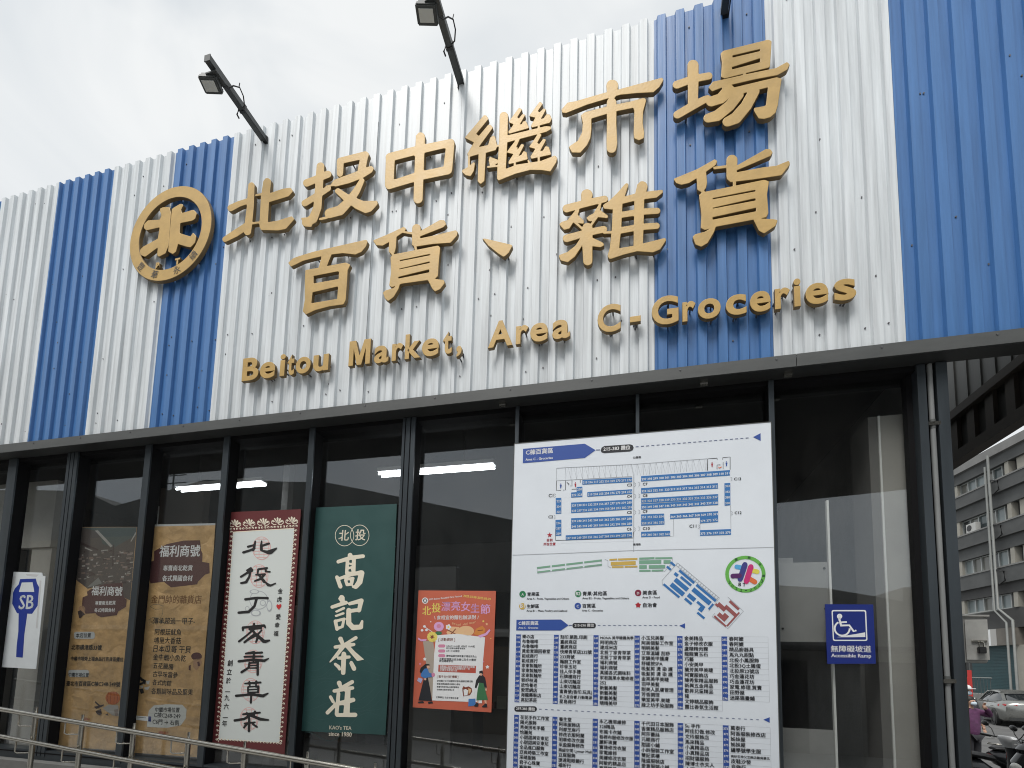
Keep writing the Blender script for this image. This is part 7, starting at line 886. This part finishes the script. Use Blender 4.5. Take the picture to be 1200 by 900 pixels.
def sect(x,hw,zb,zs,zt,tw):
    pts=[(-hw*.86,zb),(-hw*.97,zb+.1),(-hw,zs-.22),(-hw*.99,zs),(-tw,zt-.02),(-tw*.6,zt+.015),(0,zt+.025)]
    return [(x,y,z) for y,z in pts]+[(x,-y,z) for y,z in pts[-2::-1]]
b=MB()
st=[(-2.42,.62,.42,.72,.88,.55),(-2.36,.80,.32,.80,1.0,.70),(-2.1,.90,.24,.88,1.075,.76),(-1.6,.92,.20,.92,1.08,.78),(-1.0,.925,.18,.93,1.02,.80),(0,.925,.17,.92,1.0,.82),(.9,.925,.18,.90,.99,.80),(1.5,.91,.20,.86,.95,.74),(2.05,.87,.24,.78,.86,.66),(2.36,.74,.32,.66,.72,.5),(2.44,.55,.38,.58,.62,.4)]
b.loft([sect(*q) for q in st],cp); body=b.build('body',car,50)
b=MB()
def gs(x,hw,z,tw,zt): return [(x,-hw,z),(x,-hw*.97,z+(zt-z)*.25),(x,-tw,zt-.05),(x,-tw*.8,zt),(x,0,zt+.025),(x,tw*.8,zt),(x,tw,zt-.05),(x,hw*.97,z+(zt-z)*.25),(x,hw,z)]
b.loft([gs(-1.95,.72,1.05,.62,1.085),gs(-1.25,.80,1.0,.58,1.34),(gs(-.8,.82,.98,.57,1.42)),gs(.0,.83,.97,.57,1.45),gs(.5,.82,.97,.56,1.42),gs(1.35,.74,.94,.66,.99)],cg); b.build('window_band',car,40)
b=MB(); b.loft([[(x,y*k,z) for y,z in ((-1,zt-.055),(-.93,zt+.002),(-.6,zt+.022),(0,zt+.034),(.6,zt+.022),(.93,zt+.002),(1,zt-.055))] for x,k,zt in ((-1.35,.60,1.31),(-.8,.60,1.425),(0,.60,1.455),(.5,.59,1.43),(.62,.58,1.40))],cp,cap=False,closed=False)
for sy in (-1,1):
    b.sq((-1.98,sy*.72,1.06),(-1.3,sy*.60,1.32),.10,.05,cp); b.sq((-1.3,sy*.60,1.31),(-1.0,sy*.605,1.37),.08,.05,cp); b.sq((.6,sy*.59,1.39),(1.36,sy*.73,.97),.06,.05,cp); b.sq((-.25,sy*.83,.98),(-.22,sy*.60,1.40),.06,.03,blackp)
    b.sq((-1.6,sy*.925,.985),(1.25,sy*.84,.955),.02,.018,steel); b.sq((-1.3,sy*.945,.80),(-1.1,sy*.945,.80),.03,.02,steel); b.sq((-.1,sy*.945,.79),(.1,sy*.945,.79),.03,.02,steel); b.sq((-1.2,sy*.935,.22),(1.4,sy*.93,.22),.03,.05,trimd)
    b.ell((.95,sy*1.0,.99),(.07,.10,.06),cp,12,8)
b.build('roof',car,40)
rl=mat('red_lamp',(.35,.012,.015),.2)
for sy in (-1,1):
    b=MB(); b.loft([[(-2.40,sy*.45,.83),(-2.44,sy*.45,.90),(-2.36,sy*.5,.94)],[(-2.30,sy*.80,.80),(-2.33,sy*.80,.90),(-2.24,sy*.80,.94)],[(-1.9,sy*.925,.83),(-1.9,sy*.925,.87),(-1.9,sy*.91,.91)]],rl); b.build('taillight',car,40)
    b=MB(); b.ell((2.2,sy*.66,.68),(.22,.16,.08),lens,12,8); b.build('headlight',car,60)
b=MB(); b.box(-2.46,-2.42,-.26,.26,.60,.74,mat('plate_white',(.7,.7,.7),.5)); b.build('number_plate',car)
b=MB(); b.box(-2.44,-2.3,-.7,.7,.28,.40,trimd); b.build('bumper_insert',car)
arch=MB()
for x in (-1.36,1.42):
    for sy in (-1,1): arch.tube([(x,sy*.80,.335),(x,sy*.937,.335)],.385,blackp,24)
arch.build('wheel_arch',car,40)
for x in (-1.36,1.42):
    for sy in (-1,1): wheel(car,x,sy*.845,.335,.22)
car.location=(15.85,23.45,0); car.rotation_euler=(0,0,R(74.3))
# ------------------------------------------------------------------ scooters
def scooter(label,shell,shield,group,cowl=None):
    t=thing('motor_scooter',label,'scooter',(0,0,0),group); bk=mat('scooter_black',(.016,.017,.018),.3); seatm=mat('black_vinyl',(.025,.025,.026),.5,0,.2,20)
    def lo(secs,m,name,par=t,sm=45):
        b=MB(); b.loft([[(x,hw*math.cos(2*math.pi*k/16),z0+(z1-z0)*(.5+.5*math.sin(2*math.pi*k/16))) for k in range(16)] for x,hw,z0,z1 in secs],m); return b.build(name,par,sm)
    lo([(-.92,.06,.62,.72),(-.8,.13,.5,.76),(-.5,.165,.36,.74),(-.2,.17,.30,.70),(.02,.12,.26,.55)],shell,'rear_body')
    lo([(-.86,.07,.76,.80),(-.78,.125,.74,.83),(-.45,.15,.73,.835),(-.2,.15,.70,.80),(-.02,.12,.66,.77),(.05,.06,.66,.72)],seatm,'seat')
    b=MB(); b.bbox(-.05,.42,-.15,.15,.26,.33,bk,.02); b.build('footboard',t)
    def ls(secs,m,name):
        b=MB(); b.loft([[(x+dx*math.cos(2*math.pi*k/16),hw*math.sin(2*math.pi*k/16),z) for k in range(16)] for x,dx,hw,z in secs],m); return b.build(name,t,45)
    ls([(.40,.05,.13,.28),(.42,.09,.20,.40),(.44,.10,.21,.60),(.42,.10,.19,.78),(.36,.09,.14,.90)],shield,'front_shield')
    ls([(.34,.10,.10,.88),(.34,.13,.16,.96),(.30,.12,.17,1.02),(.25,.06,.12,1.06)],cowl or shield,'handlebar_cowl')
    b=MB(); b.ell((.50,0,.70),(.06,.11,.08),lens,14,8,(0,R(-25),0)); b.build('headlight',t,60)
    b=MB(); b.tube([(.22,-.34,1.04),(.29,-.16,1.02),(.29,.16,1.02),(.22,.34,1.04)],.012,bk,8)
    for sy in (-1,1): b.tube([(.16,sy*.36,1.05),(.23,sy*.25,1.03)],.019,bk,10); b.tube([(.27,sy*.22,1.0),(.26,sy*.36,.98)],.006,steel,6)
    b.build('handlebar',t,45)
    for sy in (-1,1):
        b=MB(); b.tube([(.27,sy*.22,1.03),(.29,sy*.30,1.15),(.26,sy*.36,1.21)],.007,bk,8); b.ell((.25,sy*.37,1.23),(.025,.075,.045),bk,14,8,(R(sy*12),0,0)); b.build('mirror',t,50)
    b=MB(); b.tube([(.44,-.06,.45),(.62,-.07,.24)],.022,bk,10); b.tube([(.44,.06,.45),(.62,.07,.24)],.022,bk,10); b.build('fork',t,45)
    ls([(.58,.26,.055,.47),(.61,.24,.07,.51),(.62,.18,.06,.545)],shield,'front_fender')
    wheel(t,.63,0,.235,.10); wheel(t,-.62,0,.235,.11)
    b=MB(); b.tube([(-.2,-.14,.26),(-.5,-.19,.27),(-.95,-.2,.34)],[.03,.055,.06],mat('exhaust_steel',(.40,.40,.40),.3,.8),12); b.build('exhaust',t,45)
    b=MB(); b.ell((-.93,0,.64),(.03,.10,.05),rl,12,8); b.build('taillight',t,60)
    b=MB(); b.bbox(-.55,-.2,-.16,.16,.2,.36,mat('engine_grey',(.12,.12,.12),.5),.03); b.build('engine',t)
    b=MB(); b.tube([(-.62,-.13,.82),(-.80,-.13,.86),(-.93,0,.86),(-.80,.13,.86),(-.62,.13,.82)],.012,steel,8); b.build('grab_rail',t,45); return t
bkp=mat('gloss_black',(.014,.015,.017),.18); whp=mat('gloss_white',(.72,.73,.74),.2)
s1=scooter('black scooter with white handlebar cowl nearest the corner post',bkp,bkp,'scooters parked by the passage',whp); s1.location=(5.50,6.35,0); s1.rotation_euler=(0,0,R(10))
s2=scooter('white scooter parked behind the black ones at the picture edge',whp,whp,'scooters parked by the passage'); s2.location=(7.95,8.05,0); s2.rotation_euler=(0,0,R(8))
s4=scooter('all black scooter between the white one and the one nearest the post',bkp,bkp,'scooters parked by the passage'); s4.location=(6.75,7.25,0); s4.rotation_euler=(0,0,R(14))
s3=scooter('all black scooter at the bottom right picture edge',bkp,bkp,'scooters parked by the passage'); s3.location=(5.85,5.55,0); s3.rotation_euler=(0,0,R(185))
# ------------------------------------------------------------------ people in the passage
def skin_body(name,verts,edges,root,m,parent,sub=2):
    me=bpy.data.meshes.new(name); me.from_pydata([v[:3] for v in verts],edges,[]); o=bpy.data.objects.new(name,me); C.objects.link(o)
    md=o.modifiers.new('s','SKIN'); me.skin_vertices[0].data
    for i,v in enumerate(verts):
        sv=me.skin_vertices[0].data[i]; sv.radius=(v[3],v[4] if len(v)>4 else v[3]); sv.use_root=(i==root)
    o.modifiers.new('d','SUBSURF').levels=sub; bpy.context.view_layer.update()
    nm=bpy.data.meshes.new_from_object(o.evaluated_get(bpy.context.evaluated_depsgraph_get())); nm.name=name; nm.materials.clear(); nm.materials.append(m); nm.polygons.foreach_set('use_smooth',[True]*len(nm.polygons))
    bpy.data.objects.remove(o); bpy.data.meshes.remove(me); o=bpy.data.objects.new(name,nm); C.objects.link(o); o.parent=parent; return o
skinm=mat('skin',(.50,.30,.21),.55)
def person(label,coat,cap,raised):
    t=thing('person',label,'person',(0,0,0))    # facing local -Y, 1.58 m tall
    hand=(.10,-.20,1.40) if raised else (.30,-.06,.72); elb=(.38,-.10,1.19) if raised else (.28,.03,1.0)
    V=[(0,0,.86,.145,.11),(0,0,1.05,.12,.095),(0,.01,1.25,.15,.10),(0,.015,1.33,.06,.06),(0,.0,1.40,.05,.055),(0,-.02,1.47,.085,.10),(0,-.015,1.53,.07,.085),
       (.16,.01,1.27,.055),(elb[0],elb[1],elb[2],.042),(hand[0],hand[1],hand[2],.03),(-.16,.01,1.27,.055),(-.25,.03,1.0,.042),(-.26,-.05,.76,.03),
       (-.085,0,.80,.085),(-.09,-.01,.45,.055),(-.09,.02,.08,.04),(.085,0,.80,.085),(.09,-.01,.45,.055),(.09,.02,.08,.04)]
    E=[(0,1),(1,2),(2,3),(3,4),(4,5),(5,6),(2,7),(7,8),(8,9),(2,10),(10,11),(11,12),(0,13),(13,14),(14,15),(0,16),(16,17),(17,18)]
    skin_body('body',V,E,0,skinm,t)
    k=1.0
    V2=[(0,0,.70,.20,.165),(0,0,1.0,.155,.13),(0,.01,1.24,.175,.125),(0,.012,1.34,.085,.08),(.165,.01,1.27,.075),(elb[0],elb[1],elb[2],.062),(hand[0]*.8+elb[0]*.2,hand[1]*.8+elb[1]*.2,hand[2]*.8+elb[2]*.2,.045),(-.165,.01,1.27,.075),(-.25,.03,1.0,.062),(-.26,-.03,.82,.05)]
    skin_body('coat',V2,[(0,1),(1,2),(2,3),(2,4),(4,5),(5,6),(2,7),(7,8),(8,9)],0,coat,t)
    tr=mat('dark_trousers',(.03,.03,.035),.8)
    skin_body('trousers',[(0,0,.82,.15,.12),(-.085,0,.74,.10),(-.09,-.01,.45,.072),(-.09,.02,.10,.06),(.085,0,.74,.10),(.09,-.01,.45,.072),(.09,.02,.10,.06)],[(0,1),(1,2),(2,3),(0,4),(4,5),(5,6)],0,tr,t)
    for sx in (-1,1): MB().ell((sx*.09,-.05,.045),(.05,.13,.045),blackp,12,8).build('shoe',t,60)
    MB().ell((0,.012,1.505),(.088,.098,.095),mat('dark_hair',(.02,.016,.014),.6),16,10).build('hair',t,60)
    b=MB(); b.ell((0,-.085,1.437),(.062,.045,.045),mat('face_mask',(.55,.66,.74),.8),14,8); b.build('mask',t,60)
    b=MB()
    for sx in (-1,1): b.ell((sx*.032,-.108,1.488),(.012,.008,.007),blackp,8,6)
    b.build('eyes',t,60)
    for q,(hx,hy,hz) in ((1,hand),(-1,(-.26,-.05,.76))):
        b=MB(); b.ell((hx,hy,hz-.02),(.035,.022,.045),skinm,10,8)
        for i in range(4): b.tube([(hx-.026+.017*i,hy-.005,hz+(.02 if raised and q>0 else -.05)),(hx-.026+.017*i,hy-.02,hz+(.055 if raised and q>0 else -.09)+.006*(i%2)),(hx-.024+.016*i,hy-.035,hz+(.065 if raised and q>0 else -.11))],[.008,.0075,.006],skinm,6)
        b.tube([(hx-q*.03,hy-.005,hz-.03),(hx-q*.05,hy-.02,hz),(hx-q*.05,hy-.03,hz+.02)],[.01,.009,.007],skinm,6); b.build('hand',t,60)
    if cap:
        b=MB(); b.ell((0,.0,1.545),(.105,.115,.075),cap,16,8); b.bbox(-.075,.075,-.19,-.07,1.525,1.54,cap,.006); b.build('cap',t,60)
    return t
p1=person('person in a purple padded coat and face mask raising one hand to the face',mat('purple_coat',(.13,.042,.115),.7,0,.3,12,(1,1,1),.5,14),None,True); p1.location=(6.83,9.3,.0); p1.rotation_euler=(0,0,R(20)); p1.scale=(1,1,1)
p2=person('person in a white cap half hidden behind the corner post',mat('dark_coat',(.05,.05,.06),.8),mat('white_cap',(.7,.7,.7),.7),False); p2.location=(7.66,11.02,0); p2.rotation_euler=(0,0,R(15)); p2.scale=(1.12,1.12,1.12)
fl=thing('red_flag','red advertising flag on a thin pole above the masked person','flag',(8.9,13.2,0))
redf=mat('red_cloth',(.48,.035,.03),.7)
MB().tube([(8.94,13.2,0),(8.94,13.2,2.4)],.015,trim,8).build('pole',fl,45)
b=MB(); b.box(8.87,8.97,13.18,13.19,1.45,2.18,redf); b.prism([(8.87,2.0),(8.87,1.62),(8.62,1.66),(8.62,1.74)],13.165,13.18,redf); b.build('cloth',fl)
prep_text(['市'])
v,f=TXT['市']; MB().add([(8.68+q.x*.16,13.16,1.66+q.y*.16) for q in v],f,ink('white')).build('lettering',fl)
# ------------------------------------------------------------------ across the lane behind the camera (seen mirrored in the glazing)
cn=thing('reflection_canopy','dark canopy out of view, outline shaped to darken the window reflections','canopy',(-4,-4,6))
b=MB(); pl=[(-22,-3.0),(-22,-4.66),(1.9,-4.66),(2.3,-9.05),(3.1,-8.9),(5.7,-8.36),(9,-7.6),(9,-3.0)]  # out-of-view canopy, stepped outline shaped so the panes reflect dark above the sky
n=len(pl); b.add([(x,y,6.0) for x,y in pl]+[(x,y,6.06) for x,y in pl],[tuple(range(n))[::-1],tuple(range(n,2*n))]+[(i,(i+1)%n,n+(i+1)%n,n+i) for i in range(n)],mat('canopy_sheet',(.03,.029,.028),.8)); b.build('roof_sheet',cn)
for x,y in ((-21.5,-4.4),(8.8,-7.3),(8.8,-3.2),(-21.5,-3.2)): MB().box(x-.06,x+.06,y-.06,y+.06,0,6.0,rustd).build('post',cn)
ob=thing('market_shed','grey shed row with uneven roofs on the other side of the lane','building',(-8,-12,0))
w1=mat('shed_brown_wall',(.34,.29,.22),.8,0,.3,.7); w2_=mat('shed_grey_wall',(.22,.22,.21),.8,0,.3,.7)
MB().prism([(-34,0),(-34,8.8),(-24,8.5),(-20.6,8.2),(-19,7.55),(-17.6,7.8),(-15,8.3),(-10,7.85),(-6.7,7.05),(-3.6,6.28),(-2,5.9),(-2,0)],-16,-10.2,w2_).build('wall',ob)
MB().box(-30,-8.1,-10.2,-10.0,3.0,6.3,w1).build('shop_front',ob)
MB().box(-30,-2,-10.3,-8.9,2.85,2.98,mat('pale_awning',(.35,.34,.32),.7)).build('awning',ob)
o2=thing('lane_house','low grey house with a chimney opposite the right window','building',(6,-13,0))
MB().prism([(-2,0),(-2,4.7),(4.6,4.15),(6.3,3.8),(6.32,4.15),(6.75,4.15),(6.8,3.7),(16,3.3),(16,0)],-17,-10.3,mat('house_wall',(.42,.41,.39),.8,0,.3,.6)).build('wall',o2)
for x in (0,2.6,5.4,9): MB().box(x,x+1.5,-10.32,-10.22,.0,2.3,mat('dark_opening',(.02,.02,.022),.6)).build('door',o2)
MB().box(-1.9,15,-10.3,-9.4,2.55,2.65,trim).build('awning',o2)
tv=thing('antenna','thin television antenna mast on the shed roof','antenna',(-17,-11,7.9))
b=MB(); b.tube([(-17.3,-11,7.8),(-17.3,-11,9.3)],.03,trim,8)
for z in (8.6,8.9,9.2): b.tube([(-17.9,-11,z),(-16.7,-11,z)],.02,trim,6)
b.build('mast',tv)
